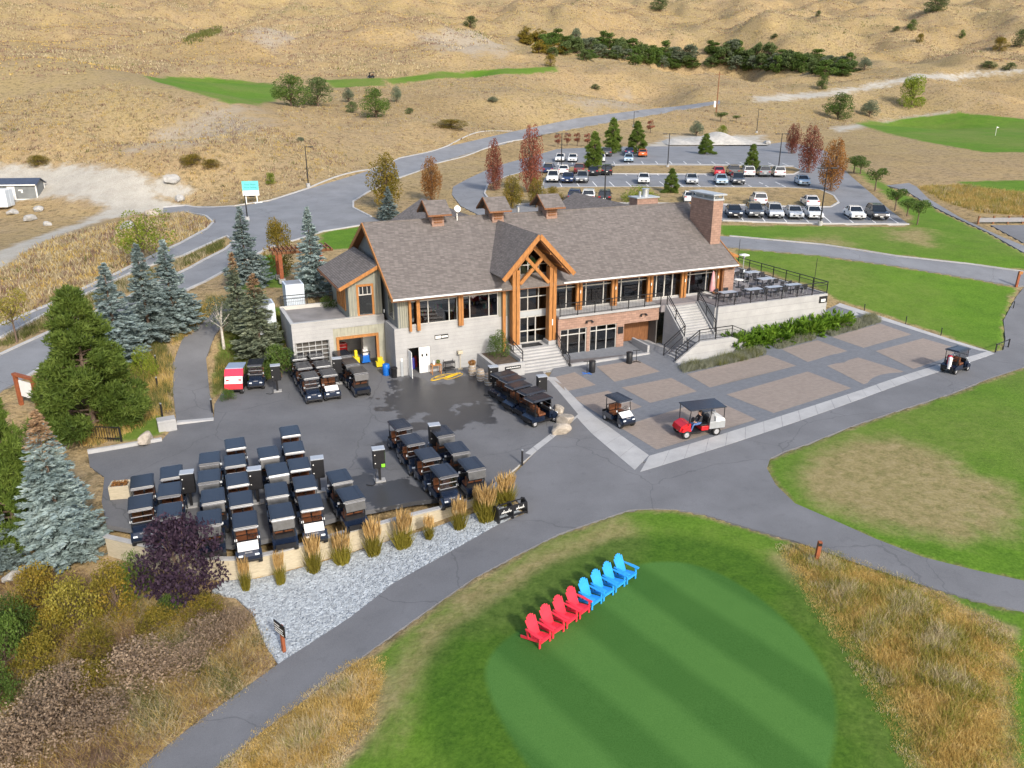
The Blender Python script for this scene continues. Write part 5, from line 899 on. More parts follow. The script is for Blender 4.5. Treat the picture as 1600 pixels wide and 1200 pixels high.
BANK = gp([(170,600),(240,560),(270,560),(268,640),(240,660),(170,690),(140,700),(120,690)], 15); tufts('bank_grass', scatter(BANK, 900), 9, .7, .12, .5, .03, [M['straw'], M['weed_green']], 'straw grass on the bank beside the garden path', 'grass', [.6, .4])
BANK2 = gp([(300,520),(330,490),(360,470),(330,470),(290,500),(270,540)], 12); tufts('bank_grass', scatter(BANK2, 500), 9, .7, .12, .5, .03, [M['straw'], M['weed_green']], 'straw grass at the top of the garden path', 'grass', [.5, .5])
MED = gp([(350,388),(300,412),(210,455),(100,503),(0,548),(0,532),(79,490),(184,441),(286,404),(352,372)], 20); tufts('median_plants', scatter(MED, 1500, .2), 7, .6, .2, .5, .05, [M['weed_green'], M['straw_pale']], 'mixed planting in the entrance road median', 'plants', [.6, .4])
for q, lab in (([(1060,574),(1190,545),(1196,553),(1180,560),(1068,583)], 'lavender bed nearest the terrace stairs'), ([(1205,535),(1268,522),(1273,530),(1215,546)], 'short lavender bed in the middle of the plaza edge'), ([(1280,516),(1365,494),(1378,503),(1300,526)], 'lavender bed nearest the lawn')):
    tufts('lavender_bed', scatter(gp(q), 900), 12, .5, .1, .45, .03, [M['lavender'], M['weed_green']], lab, 'lavender', [.75, .25])
FARH = gp([(-60,130),(-60,2),(190,2),(500,2),(900,2),(1250,2),(1598,2),(1598,100),(1330,92),(1100,72),(850,42),(640,118),(430,122),(190,112)], 60)
tufts('hill_scrub', scatter(FARH, 34000), 4, .75, .8, .8, .4, [M['straw'], M['weed_brown'], M['straw_pale'], M['weed_green']], 'straw and sage scrub covering the far slopes', 'scrub', [.3, .28, .26, .16], None, .05)
tufts('gully_scrub', scatter(gp([(288,70),(300,55),(345,42),(345,50),(310,68)], 10), 500), 8, 1.2, .6, .6, .3, [M['weed_green']], 'dark green scrub in the gully left of the dome hill', 'scrub')
BANK3 = gp([(60,700),(90,620),(100,560),(180,535),(255,525),(265,560),(235,600),(170,640),(130,690)], 15); tufts('pine_undergrowth', scatter(BANK3, 2200), 8, .5, .14, .6, .035, [M['weed_green'], M['straw']], 'olive undergrowth around the broad pine', 'grass', [.8, .2])
BANK4 = gp([(335,620),(340,560),(352,520),(378,490),(425,485),(446,500),(440,560),(420,583),(352,603)], 15); tufts('spruce_undergrowth', scatter(BANK4, 1600), 8, .4, .14, .6, .035, [M['weed_green'], M['straw']], 'green undergrowth around the brown-tipped spruces', 'grass', [.85, .15])
dq = np.r_[scatter(gp([(-100,460),(-100,170),(190,130),(330,165),(430,200),(560,250),(400,318),(250,318),(130,255),(0,255)], 40), 5200), scatter(gp([(430,170),(820,60),(1600,120),(1600,180),(1180,212),(1000,188),(640,240),(440,300)], 40), 16000), scatter(gp([(-60,555),(-60,425),(80,376),(200,345),(290,332),(330,350),(184,425),(76,475)], 20), 3000)]
keep = np.max([sdpoly(dq[:, 0], dq[:, 1], p) for p in LAWN + DIRT + [REG[k] for k in REG]], 0) < -.3
tufts('dry_grass', dq[keep], 5, .5, .35, .8, .14, [M['straw'], M['straw_pale'], M['weed_brown'], M['weed_green']], 'dry bunchgrass scattered over the hillside', 'grass', [.4, .25, .25, .1])
# ------------------------------------------------------------------ golf carts
M['cart_body'] = plain('navy_cart_paint', (.008, .014, .03), .25, .1, 2, spec=.5, coat=.6); M['cart_black'] = plain('black_plastic', (.012, .012, .014), .5, .2, 4)
M['cart_roof'] = plain('slate_canopy', (.022, .025, .034), .26, .12, 2, spec=.5); M['seat'] = plain('brown_vinyl', (.15, .055, .023), .45, .2, 4); M['strip'] = plain('pale_trim', (.24, .24, .25), .35, .08, 3); M['tyre'] = plain('tyre_rubber', (.02, .02, .02), .85, .2, 6); M['rim'] = plain('silver_rim', (.55, .55, .56), .3, .06, 4, metal=.5)
M['screen'] = glassy('clear_screen', trans=.8); M['lamp'] = plain('lamp_lens', (.75, .77, .78), .15, .05, 4); M['red_cloth'] = plain('red_canvas', (.62, .03, .07), .7, .15, 3); M['white_cloth'] = plain('white_canvas', (.72, .7, .68), .7, .08, 3); M['grey_roof'] = plain('pale_blue_canopy', (.26, .32, .42), .4, .08, 2); M['red_paint'] = plain('red_cart_paint', (.55, .01, .015), .25, .08, 2, coat=.5)
def wheel_mesh(r=.23, w=.2, mats=None):
    t = MB(); n = 16; prof = [(r * .6, -w / 2), (r * .93, -w / 2), (r, -w / 2 + .04), (r, w / 2 - .04), (r * .93, w / 2), (r * .6, w / 2)]; v = []
    for rr, x in prof:
        for i in range(n): a_ = 2 * math.pi * i / n; v.append((x, rr * math.cos(a_), rr * math.sin(a_)))
    t.add(v, [(j * n + i, j * n + (i + 1) % n, (j + 1) * n + (i + 1) % n, (j + 1) * n + i) for j in range(len(prof) - 1) for i in range(n)], 0, True)
    rm = MB(); rm.tube((-w / 2 + .02, 0, 0), (w / 2 - .02, 0, 0), r * .62, n=12); rm.tube((-w / 2 - .005, 0, 0), (w / 2 + .005, 0, 0), r * .18, n=8); return t.mesh('tyre', M['tyre']), rm.mesh('rim', M['rim'])
WH = wheel_mesh()
def cart_meshes():
    d = {}
    m = MB(); m.box(-.52, .52, -.5, .62, .24, .31); m.box(-.56, -.5, -.55, .6, .26, .36); m.box(.5, .56, -.55, .6, .26, .36); d['floor_pan'] = (m.mesh('floor_pan', M['cart_black']), 'floor_pan')
    m = MB(); pr = [(.48, .3), (.48, .92), (.62, .88), (.95, .72), (1.14, .52), (1.16, .36), (1.05, .3)]; m.prism(pr, 'x', -.44, .44); m.prism([(.62, .3), (.62, .62), (.8, .66), (1.05, .5), (1.08, .3)], 'x', -.58, -.44); m.prism([(.62, .3), (.62, .62), (.8, .66), (1.05, .5), (1.08, .3)], 'x', .44, .58); d['cowl'] = (m.mesh('cowl', M['cart_body']), 'cowl')
    m = MB(); m.box(-.16, .16, 1.0, 1.06, .66, .7); d['badge'] = (m.mesh('badge', M['strip']), 'badge'); m = MB(); m.rbox(-.5, .5, 1.06, 1.2, .27, .38, .03); d['bumper'] = (m.mesh('bumper', M['cart_black']), 'bumper')
    m = MB(); m.box(-.47, .47, .42, .5, .82, 1.0); d['dashboard'] = (m.mesh('dashboard', M['cart_black']), 'dashboard')
    m = MB(); pr = [(-1.02, .34), (-1.06, .56), (-.75, .68), (-.05, .66), (.0, .34)]; m.prism(pr, 'x', -.58, .58); d['rear_body'] = (m.mesh('rear_body', M['cart_body']), 'rear_body')
    m = MB(); m.box(-.45, .45, -1.2, -1.02, .36, .44); m.box(-.45, .45, -1.22, -1.18, .36, .62); m.bar((-.45, -.75, .7), (-.45, -.75, 1.15), .04); m.bar((.45, -.75, .7), (.45, -.75, 1.15), .04); m.bar((-.45, -.75, 1.12), (.45, -.75, 1.12), .04); m.bar((-.45, -.75, .9), (.45, -.75, .9), .03); m.box(-.42, .42, -.74, -.5, .68, .86); d['bag_rack'] = (m.mesh('bag_rack', M['cart_black']), 'bag_rack')
    m = MB(); m.rbox(-.5, -.01, -.42, .12, .66, .8, .045); m.rbox(.01, .5, -.42, .12, .66, .8, .045); d['seat'] = (m.mesh('seat', M['seat']), 'seat'); m = MB()
    for s_ in (-1, 1): m.rbox(s_ * .26 - .235, s_ * .26 + .235, -.5, -.36, .84, 1.26, .06)
    d['backrest'] = (m.mesh('backrest', M['seat']), 'backrest')
    for i, s_ in enumerate((-1, 1)): d['pf%d' % i] = (MB().bar((s_ * .5, .56, .86), (s_ * .5, .5, 1.72), .035).mesh('canopy_post', M['cart_black']), 'canopy_post'); d['pr%d' % i] = (MB().bar((s_ * .5, -.72, .62), (s_ * .5, -.7, 1.72), .035).mesh('canopy_post', M['cart_black']), 'canopy_post')
    bm = bmesh.new(); bmesh.ops.create_cube(bm, size=1)
    for q in bm.verts: q.co = Vector((q.co.x * (1.16 if q.co.z < 0 else 1.06), -.1 + q.co.y * (1.68 if q.co.z < 0 else 1.56), 1.76 + q.co.z * .1))
    bmesh.ops.bevel(bm, geom=bm.edges[:], offset=.04, segments=2, affect='EDGES'); m = MB(); bm.verts.ensure_lookup_table(); m.add([q.co[:] for q in bm.verts], [[q.index for q in f.verts] for f in bm.faces]); bm.free()
    for x in (-.38, .38): m.box(x - .05, x + .05, -.82, .62, 1.805, 1.825)
    m.box(-.29, .29, -.8, .6, 1.805, 1.818); d['canopy'] = (m.mesh('canopy', M['cart_roof']), 'canopy')
    m = MB(); m.rbox(-.5, .5, .73, .76, 1.705, 1.735, .01); d['canopy_lip'] = (m.mesh('canopy_lip', M['strip']), 'canopy_lip'); m = MB(); m.rbox(-.5, .5, -.97, -.94, 1.705, 1.735, .01); d['rear_lip'] = (m.mesh('rear_lip', M['strip']), 'rear_lip')
    m = MB(); m.box(-.47, .47, .5, .51, 1.02, 1.68); d['windscreen'] = (m.mesh('windscreen', M['screen']), 'windscreen'); m = MB(); m.rbox(-.47, .47, .5, .53, 1.3, 1.34, .01); m.rbox(-.47, .47, .5, .53, 1.0, 1.03, .01); d['screen_bar'] = (m.mesh('screen_bar', M['strip']), 'screen_bar'); m = MB(); m.quad((-.46, .56, 1.0), (.46, .56, 1.0), (.46, .98, .76), (-.46, .98, .76)); m.quad((-.46, .56, .985), (-.46, .98, .745), (.46, .98, .745), (.46, .56, .985)); d['folded_screen'] = (m.mesh('folded_screen', M['white_cloth']), 'folded_screen')
    m = MB(); m.tube((-.28, .42, 1.05), (-.26, .3, 1.14), .015); n = 14
    for i in range(n): a0, a1 = 2 * math.pi * i / n, 2 * math.pi * (i + 1) / n; m.tube((-.26 + .17 * math.cos(a0), .3 + .1 * math.sin(a0), 1.14 + .13 * math.sin(a0)), (-.26 + .17 * math.cos(a1), .3 + .1 * math.sin(a1), 1.14 + .13 * math.sin(a1)), .014, n=5)
    d['steering_wheel'] = (m.mesh('steering_wheel', M['cart_black']), 'steering_wheel')
    for k, x in (('headlight', -.36), ('headlight2', .36)): m = MB(); m.rbox(x - .1, x + .1, 1.08, 1.15, .54, .62, .02); d[k] = (m.mesh('headlight', M['lamp']), 'headlight')
    m = MB(); m.rbox(-.56, -.44, .44, .5, 1.02, 1.14, .02); m.rbox(.44, .56, .44, .5, 1.02, 1.14, .02); d['mirror'] = (m.mesh('mirror', M['lamp']), 'mirror'); return d
CM = cart_meshes(); COVER = MB().quad((-.5, -.9, 1.7), (.5, -.9, 1.7), (.48, -1.05, 1.3), (-.48, -1.05, 1.3)).quad((-.5, -.9, 1.7), (-.48, -1.05, 1.3), (-.48, -.75, 1.3), (-.5, -.7, 1.7)).quad((.5, -.9, 1.7), (.48, -1.05, 1.3), (.48, -.75, 1.3), (.5, -.7, 1.7)).mesh('rear_cover', plain('smoke_vinyl', (.03, .032, .036), .2, .4, 5, spec=.5))
def cart(loc, heading, label, group, front=True, folded=False, red=False, z=None, bags=0):
    e = empty('golf_cart', loc, heading); T(e, label, 'golf cart', group)
    for k, (me, n) in CM.items():
        if k == 'windscreen' and folded: continue
        if k == 'folded_screen' and not folded: continue
        if k == 'screen_bar' and folded: continue
        o = mesh_obj(n, me, e)
    if not front: mesh_obj('rear_cover', COVER, e)
    for x in (-.47, .47):
        for y in (.84, -.78):
            w = empty('wheel', (x, y, .23), 0, e); mesh_obj('tyre', WH[0], w); mesh_obj('rim', WH[1], w)
    return e
def heading_of(v): return math.atan2(-v[0], v[1])       # rotation that turns +Y to v
ROWS = {'A': ([(221.8,753.6),(219,786.6)], 1), 'B': ([(267.8,739.2),(265,766.5),(265,799.6)], 1), 'C': ([(327.6,714.8),(326.8,743),(332.5,773.7),(326.8,808)], -1), 'D': ([(367.6,694.6),(367,721),(370.8,750.7),(376.2,780.9),(382.8,814)], 1),
 'E': ([(418.8,706.1),(432.6,732.6),(431.7,764.2),(438.9,797.6)], -1), 'F': ([(453.3,675),(459,700.4),(467.6,726.8),(476.3,755.6),(485.5,786.6)], 1), 'G': ([(529.5,743.5),(546.7,770.8)], -1), 'H': ([(626,664),(644.5,687.8),(668.3,710.6),(694.3,736.6)], 1), 'I': ([(689.4,672.7),(712.8,698.7),(735.5,723.6)], -1),
 'K': ([(466,558),(474,571.7),(484,587)], 1), 'L': ([(494,555.4),(503,569),(513,582.6)], 1), 'N': ([(534,551.8),(545.7,564.4),(559.3,578)], -1), 'J': ([(790,583.8),(802.7,591.4),(812.4,601),(832,610),(843.9,620.7)], 2)}
RN = {'A': 'the first row from the left', 'B': 'the second row from the left', 'C': 'the third row from the left', 'D': 'the fourth row from the left', 'E': 'the fifth row from the left', 'F': 'the sixth row from the left', 'G': 'the short seventh row by the wall', 'H': 'the left line of the middle pair', 'I': 'the right line of the middle pair', 'K': 'the left line by the gate', 'L': 'the middle line by the gate', 'N': 'the line nearest the open garage', 'J': 'the sideways line by the entry steps'}
COUNT = {1: ['nearest'], 2: ['farthest', 'nearest'], 3: ['farthest', 'middle', 'nearest'], 4: ['farthest', 'second farthest', 'second nearest', 'nearest'], 5: ['farthest', 'second farthest', 'middle', 'second nearest', 'nearest']}
for k, (pts, s_) in ROWS.items():
    W_ = np.array([PZ(px, py, 1.78) for px, py in pts]); d = W_[-1] - W_[0]
    # even spacing along the row
    n = len(W_); L = np.linalg.norm(d[:2]) / (n - 1); head = heading_of(d if s_ > 0 else -d)
    if s_ == 2: q0, q1 = PZ(836, 659), PZ(868, 650); head = heading_of(q1 - q0)
    for i in range(n):
        p = W_[i]; side = 'navy' if s_ == 1 else 'black'
        cart((p[0], p[1], .02), head + random.uniform(-.03, .03), '%s golf cart, %s in %s' % (side, COUNT[n][i], RN[k]), 'parked golf carts', front=s_ != -1, folded=(k in 'DF' and i == n - 1) or (k == 'L' and i == n - 1))
pc = PZ(399, 567, 1.78); cart((pc[0], pc[1], .03), heading_of(np.array([.2, -1, 0])), 'navy golf cart parked beside the red covered cart', 'parked golf carts')
p0 = PZ(968, 668); cart((*G(966, 661)[:2], G(966, 661)[2] + .03), heading_of(PZ(975, 672) - PZ(945, 655)), 'navy golf cart with lowered windscreen driving on the plaza', 'moving carts', folded=True)
p1 = G(1491, 580); cart((p1[0], p1[1], p1[2] + .03), heading_of(PZ(1519, 579) - PZ(1492, 588)), 'dark golf cart loaded with bags on the path at the right', 'moving carts')
for k in range(2):
    q = p1[:2] - (PZ(1519, 579) - PZ(1492, 588))[:2] / np.linalg.norm((PZ(1519, 579) - PZ(1492, 588))[:2]) * .95; nn = np.array([.4, .9]) * (.25 if k else -.25); T(MB().lathe([(.13, 0), (.14, .75), (.15, .85), (.08, .9)], 10).build('golf_bag', M['red_cloth'] if k else M['white_cloth'], None, (q[0] + nn[0], q[1] + nn[1], p1[2] + .47)), ['white golf bag strapped on the cart at the right', 'red golf bag strapped on the cart at the right'][k], 'golf bag')
# red covered cart
pr_ = PZ(367, 575, 1.7); e = T(empty('covered_cart', (pr_[0], pr_[1], .02), heading_of(np.array([.12, -1, 0]))), 'golf cart with red and white canvas cover and pale canopy', 'golf cart')
for x in (-.5, .5):
    for y in (.84, -.78): w = empty('wheel', (x, y, .23), 0, e); mesh_obj('tyre', WH[0], w); mesh_obj('rim', WH[1], w)
MB().prism([(-1.05, .3), (-1.05, .8), (.45, .95), (1.0, .75), (1.1, .35)], 'x', -.6, .6).build('body', M['cart_black'], e); MB().rbox(-.62, .62, -1.0, .35, 1.68, 1.8, .05).build('canopy', M['grey_roof'], e)
MB().quad((-.64, .36, 1.74), (.64, .36, 1.74), (.66, .72, 1.3), (-.66, .72, 1.3)).quad((-.64, .3, 1.7), (-.66, .68, 1.26), (.66, .68, 1.26), (.64, .3, 1.7)).build('red_cover', M['red_cloth'], e); MB().prism([(.7, 1.28), (1.0, .82), (.96, .78), (.66, 1.24)], 'x', -.62, .62).build('white_cover', M['white_cloth'], e); MB().prism([(1.0, .82), (1.16, .45), (1.1, .42), (.95, .78)], 'x', -.64, .64).build('red_apron', M['red_paint'], e)
MB().rbox(-.15, .15, .86, .94, .98, 1.16, .02).build('front_box', M['white'], e)
for s_ in (-1, 1): MB().prism([(s_ * .2, 0), (s_ * .52, .1), (s_ * .52, -.06)], 'z', 0, .01).build('red_emblem', M['red_paint'], e, (0, .86, 1.06), (-1.0, 0, 0)); MB().bar((s_ * .55, -.8, .7), (s_ * .55, -.8, 1.7), .04).bar((s_ * .55, .35, .9), (s_ * .55, .35, 1.7), .04).build('canopy_post', M['cart_black'], e)
# red utility cart with driver
u0 = G(1088, 678); hd = heading_of(PZ(1066, 690) - PZ(1112, 684)); u = T(empty('utility_cart', (u0[0], u0[1], u0[2] + .03), hd), 'red utility cart with flat dark canopy and silver cargo box on the plaza', 'utility cart')
for x in (-.56, .56):
    for y in (1.05, -1.05): w = empty('wheel', (x, y, .29), 0, u); w.scale = (1.15, 1.26, 1.26); mesh_obj('tyre', WH[0], w); mesh_obj('rim', WH[1], w)
MB().prism([(.75, .45), (.72, .95), (1.0, 1.0), (1.4, .8), (1.5, .5), (1.3, .42)], 'x', -.5, .5).build('hood', M['red_paint'], u); MB().prism([(.75, .5), (.8, .72), (1.3, .72), (1.42, .5)], 'x', -.66, .66).build('fender', M['red_paint'], u); MB().box(-.55, .55, -.45, .8, .32, .4).box(-.5, .5, -1.4, -.4, .42, .5).build('chassis', M['cart_black'], u); MB().rbox(-.58, .58, -.5, .0, .42, .72, .04).build('side_panel', M['red_paint'], u)
MB().rbox(-.55, .55, -.42, .08, .72, .84, .04).build('seat', M['cart_black'], u); MB().rbox(-.55, .55, -.55, -.42, .85, 1.25, .04).build('backrest', M['cart_black'], u); MB().rbox(-.68, .68, -1.6, -.5, .52, 1.0, .02).build('cargo_box', M['metal'], u); MB().prism([(-1.6, 1.0), (-1.5, 1.18), (-.95, 1.28), (-.95, 1.0)], 'x', -.66, .2).build('box_lid', M['white'], u); MB().rbox(.25, .6, -1.45, -.6, 1.0, 1.3, .03).rbox(-.5, -.1, -.9, -.55, 1.0, 1.45, .03).build('crate', M['strip'], u)
MB().rbox(-.78, .78, -1.55, 1.0, 1.92, 1.98, .02).build('canopy', M['cart_roof'], u); pp = MB()
for s_ in (-1, 1): pp.bar((s_ * .6, .95, .9), (s_ * .7, .9, 1.93), .04); pp.bar((s_ * .6, -.5, .8), (s_ * .7, -.55, 1.93), .04); pp.bar((s_ * .62, -1.5, 1.0), (s_ * .7, -1.45, 1.93), .04)
pp.build('canopy_post', M['cart_black'], u); MB().tube((-.28, .75, .95), (-.28, .5, 1.12), .02).tube((-.28, .49, 1.12), (-.28, .51, 1.13), .18, n=14).build('steering_wheel', M['cart_black'], u)
def person(loc, rz, label):
    """seated driver, +Y forward: one skinned body"""
    J = {'pel': (0, 0, .98, .15), 'wst': (0, -.02, 1.15, .13), 'chest': (0, -.02, 1.36, .165), 'neck': (0, 0, 1.5, .058), 'head0': (0, .03, 1.58, .085), 'head1': (0, .035, 1.68, .1), 'head2': (0, .02, 1.76, .075),
         'shl': (-.19, -.02, 1.43, .07), 'ell': (-.25, .16, 1.2, .048), 'wrl': (-.28, .38, 1.13, .032), 'pml': (-.28, .45, 1.14, .03), 'shr': (.19, -.02, 1.43, .07), 'elr': (.24, .16, 1.2, .048), 'wrr': (-.1, .4, 1.12, .032), 'pmr': (-.17, .46, 1.14, .03),
         'hpl': (-.1, .05, .95, .1), 'knl': (-.14, .48, .95, .07), 'anl': (-.14, .62, .53, .045), 'tol': (-.14, .82, .47, .04), 'hpr': (.1, .05, .95, .1), 'knr': (.14, .48, .95, .07), 'anr': (.14, .58, .53, .045), 'tor': (.14, .78, .47, .04)}
    E_ = [('pel','wst'),('wst','chest'),('chest','neck'),('neck','head0'),('head0','head1'),('head1','head2'),('chest','shl'),('shl','ell'),('ell','wrl'),('wrl','pml'),('chest','shr'),('shr','elr'),('elr','wrr'),('wrr','pmr'),('pel','hpl'),('hpl','knl'),('knl','anl'),('anl','tol'),('pel','hpr'),('hpr','knr'),('knr','anr'),('anr','tor')]
    for s_, pm in (('l', 'pml'), ('r', 'pmr')):
        b_ = J[pm]
        for f in range(4): J['f%s%d' % (s_, f)] = (b_[0] + (f - 1.5) * .02, b_[1] + .05 - .005 * abs(f - 1), b_[2] + .01, .009); J['g%s%d' % (s_, f)] = (b_[0] + (f - 1.5) * .021, b_[1] + .07, b_[2] - .03, .008); E_ += [(pm, 'f%s%d' % (s_, f)), ('f%s%d' % (s_, f), 'g%s%d' % (s_, f))]
        J['t' + s_] = (b_[0] + .04, b_[1] + .02, b_[2] - .02, .01); E_.append((pm, 't' + s_))
    names = list(J); me = bpy.data.meshes.new('person'); me.from_pydata([J[n][:3] for n in names], [(names.index(a_), names.index(b_)) for a_, b_ in E_], []); o = mesh_obj('person', me, None, loc, (0, 0, rz))
    sk = o.modifiers.new('skin', 'SKIN'); 
    for i, n in enumerate(names): me.skin_vertices[0].data[i].radius = (J[n][3], J[n][3])
    me.skin_vertices[0].data[0].use_root = True; sb = o.modifiers.new('sub', 'SUBSURF'); sb.levels = sb.render_levels = 2
    m, nt, b_ = new_mat('clothed_person'); v = objc(nt); sp = nt.nodes.new('ShaderNodeSeparateXYZ'); nt.links.new(v, sp.inputs[0])
    skin = math_n(nt, 'GREATER_THAN', sp.outputs[2], 1.5); hand = math_n(nt, 'MULTIPLY', math_n(nt, 'GREATER_THAN', sp.outputs[1], .36), math_n(nt, 'GREATER_THAN', sp.outputs[2], 1.05)); jean = math_n(nt, 'LESS_THAN', sp.outputs[2], 1.06); shoe = math_n(nt, 'LESS_THAN', sp.outputs[2], .53)
    c = mixc(nt, jean, (.02, .02, .025), (.06, .13, .32)); c = mixc(nt, shoe, c, (.6, .6, .58)); c = mixc(nt, math_n(nt, 'MAXIMUM', skin, hand), c, (.45, .26, .18)); nt.links.new(c, b_.inputs['Base Color']); b_.inputs['Roughness'].default_value = .7; me.materials.append(m)
    hr = MB(); hr.lathe([(.02, .13), (.08, .11), (.108, .05), (.112, -.02), (.1, -.1), (.07, -.13)], 12); MB.build(hr, 'hair', plain('brown_hair', (.04, .022, .014), .6), o, (0, -.005, 1.7))
    fc = MB(); fc.rbox(-.012, .012, .125, .15, 1.62, 1.66, .005); fc.build('nose', plain('skin', (.45, .26, .18), .6), o)
    for s_ in (-1, 1): MB().rbox(s_ * .035 - .012, s_ * .035 + .012, .118, .13, 1.668, 1.68, .003).build('eye', M['cart_black'], o); MB().rbox(s_ * .1 - .012, s_ * .1 + .012, .0, .04, 1.63, 1.69, .006).build('ear', bpy.data.materials['skin'], o)
    MB().rbox(-.025, .025, .12, .13, 1.585, 1.595, .003).build('mouth', plain('lip', (.3, .1, .08), .6), o); T(o, label, 'person'); return o
cr, sr = math.cos(hd), math.sin(hd); person((u0[0] - .24 * cr, u0[1] - .24 * sr, u0[2] - .08), hd, 'person in dark jacket and blue jeans driving the red utility cart')
# ------------------------------------------------------------------ cars in the parking lot
CARC = {'white': (.75, .75, .74), 'black': (.012, .012, .014), 'dark grey': (.06, .065, .07), 'silver': (.42, .44, .46), 'dark blue': (.015, .03, .09), 'red': (.4, .01, .02), 'orange': (.55, .12, .02), 'maroon': (.09, .015, .015), 'pale blue': (.38, .5, .6), 'grey': (.2, .21, .22)}
CARM = {k: plain('car_' + k.replace(' ', '_'), c, .22, .03, 1, spec=.5, coat=.8) for k, c in CARC.items()}; M['car_glass'] = plain('car_glass', (.012, .016, .02), .08, .05, 1, spec=.8); M['tail'] = plain('tail_lens', (.35, .01, .01), .25, .05, 2)
CWH = wheel_mesh(.34, .22)
CARK = {}
def car_meshes(kind):
    if kind in CARK: return CARK[kind]
    if kind == 'sedan': L, Wd, H_ = 4.7, 1.84, 1.46; low = [(-2.33, .35), (-2.36, .7), (-2.25, .98), (-1.6, 1.03), (.75, .98), (1.7, .86), (2.2, .72), (2.34, .5), (2.28, .3), (-2.2, .28)]; cab = [(-1.75, 1.0), (-1.05, 1.42), (.1, 1.46), (1.0, .96)]
    else: L, Wd, H_ = 4.6, 1.9, 1.72; low = [(-2.26, .4), (-2.3, .8), (-2.24, 1.12), (-1.5, 1.14), (.85, 1.08), (1.7, 1.0), (2.18, .86), (2.3, .55), (2.22, .34), (-2.15, .32)]; cab = [(-2.2, 1.1), (-1.95, 1.62), (-1.5, 1.71), (.15, 1.7), (1.0, 1.06)]
    def loft(prof, w0, zt, w1):   # sides lean in with height
        m = MB(); n = len(prof); zl = min(p[1] for p in prof); zh = max(p[1] for p in prof); wf = lambda z: w0 + (w1 - w0) * (z - zl) / (zh - zl)
        v = [(-wf(z), y, z) for y, z in prof] + [(wf(z), y, z) for y, z in prof]; m.add(v, [tuple(range(n)), tuple(range(n, 2 * n))[::-1]] + [(i, n + i, n + (i + 1) % n, (i + 1) % n) for i in range(n)]); return m
    def bev(m, name, mat, off):
        me = m.mesh(name, mat); bm = bmesh.new(); bm.from_mesh(me); bmesh.ops.bevel(bm, geom=[e for e in bm.edges if e.calc_face_angle(0) > .5], offset=off, segments=2, affect='EDGES'); bm.to_mesh(me); bm.free(); return me
    body = bev(loft(low, Wd / 2, 0, Wd / 2 - .06), 'body', None, .05); glass = bev(loft(cab, Wd / 2 - .1, 0, Wd / 2 - .28), 'windows', M['car_glass'], .04)
    zt = max(p[1] for p in cab); rt = [p for p in cab if p[1] > zt - .12]; y0, y1 = min(p[0] for p in rt), max(p[0] for p in rt); rf = MB(); rf.rbox(-Wd / 2 + .29, Wd / 2 - .29, y0 - .02, y1 + .02, zt - .05, zt + .025, .03)
    for s_ in (-1, 1):
        for a_, b_ in zip(cab[:-1], cab[1:]): rf.bar((s_ * (Wd / 2 - .1 - .18 * (a_[1] - cab[0][1]) / (zt - cab[0][1])), a_[0], a_[1] + .01), (s_ * (Wd / 2 - .1 - .18 * (b_[1] - cab[0][1]) / (zt - cab[0][1])), b_[0], b_[1] + .01), .07)
        rf.bar((s_ * (Wd / 2 - .1), -.45, cab[0][1] - .02), (s_ * (Wd / 2 - .28), -.5, zt - .02), .06)
    roof_ = rf.mesh('roof', None); fx = low[7][0]; hl = [MB().rbox(s_ * .68 - .2, s_ * .68 + .2, 2.1, 2.27, .66, .8, .03).mesh('headlight', M['lamp']) for s_ in (-1, 1)]; tl = [MB().rbox(s_ * .7 - .17, s_ * .7 + .17, -2.36, -2.2, .8, .96, .03).mesh('tail_light', M['tail']) for s_ in (-1, 1)]
    gr = MB().rbox(-.5, .5, 2.22, 2.33, .42, .62, .03).mesh('grille', M['cart_black']); pl = MB().box(-.2, .2, 2.33, 2.345, .44, .54).box(-.2, .2, -2.385, -2.35, .62, .73).mesh('number_plate', M['white']); mi = MB().rbox(-Wd / 2 - .12, -Wd / 2 + .08, .68, .84, 1.0, 1.12, .03).rbox(Wd / 2 - .08, Wd / 2 + .12, .68, .84, 1.0, 1.12, .03).mesh('mirror', M['cart_black']); CARK[kind] = (body, glass, roof_, hl, tl, gr, pl, mi, Wd); return CARK[kind]
BODY = {}
def car(px, py, kind, colr, facing, label, row):
    b_ = G(px, py); body, glass, roof_, hl, tl, gr, pl, mi, Wd = car_meshes(kind); d = row if facing == 'rear' else -row; e = empty('parked_car', (b_[0], b_[1], b_[2] + .03), heading_of(np.array([d[0], d[1], 0]))); T(e, label, 'car', 'cars in the parking lot')
    for base, nm in ((body, 'body'), (roof_, 'roof')):
        key = (nm, kind, colr)
        if key not in BODY: me = base.copy(); me.materials.clear(); me.materials.append(CARM[colr]); BODY[key] = me
        mesh_obj(nm, BODY[key], e)
    mesh_obj('windows', glass, e); mesh_obj('grille', gr, e); mesh_obj('number_plate', pl, e); mesh_obj('mirror', mi, e)
    for h_ in hl: mesh_obj('headlight', h_, e)
    for h_ in tl: mesh_obj('tail_light', h_, e)
    for x in (-Wd / 2 + .1, Wd / 2 - .1):
        for y in (1.42, -1.38): w = empty('wheel', (x, y, .34), 0, e); mesh_obj('tyre', CWH[0], w); mesh_obj('rim', CWH[1], w)
ra, rb = G(1129, 344), G(1418, 350); rd = (rb - ra)[:2]; rd /= np.hypot(*rd); RN_ = np.array([-rd[1], rd[0]])
z8 = lambda x, y: (840 + x / 2.667, 180 + y / 2.667)
ORD = ['first', 'second', 'third', 'fourth', 'fifth', 'sixth', 'seventh', 'eighth', 'ninth', 'tenth']
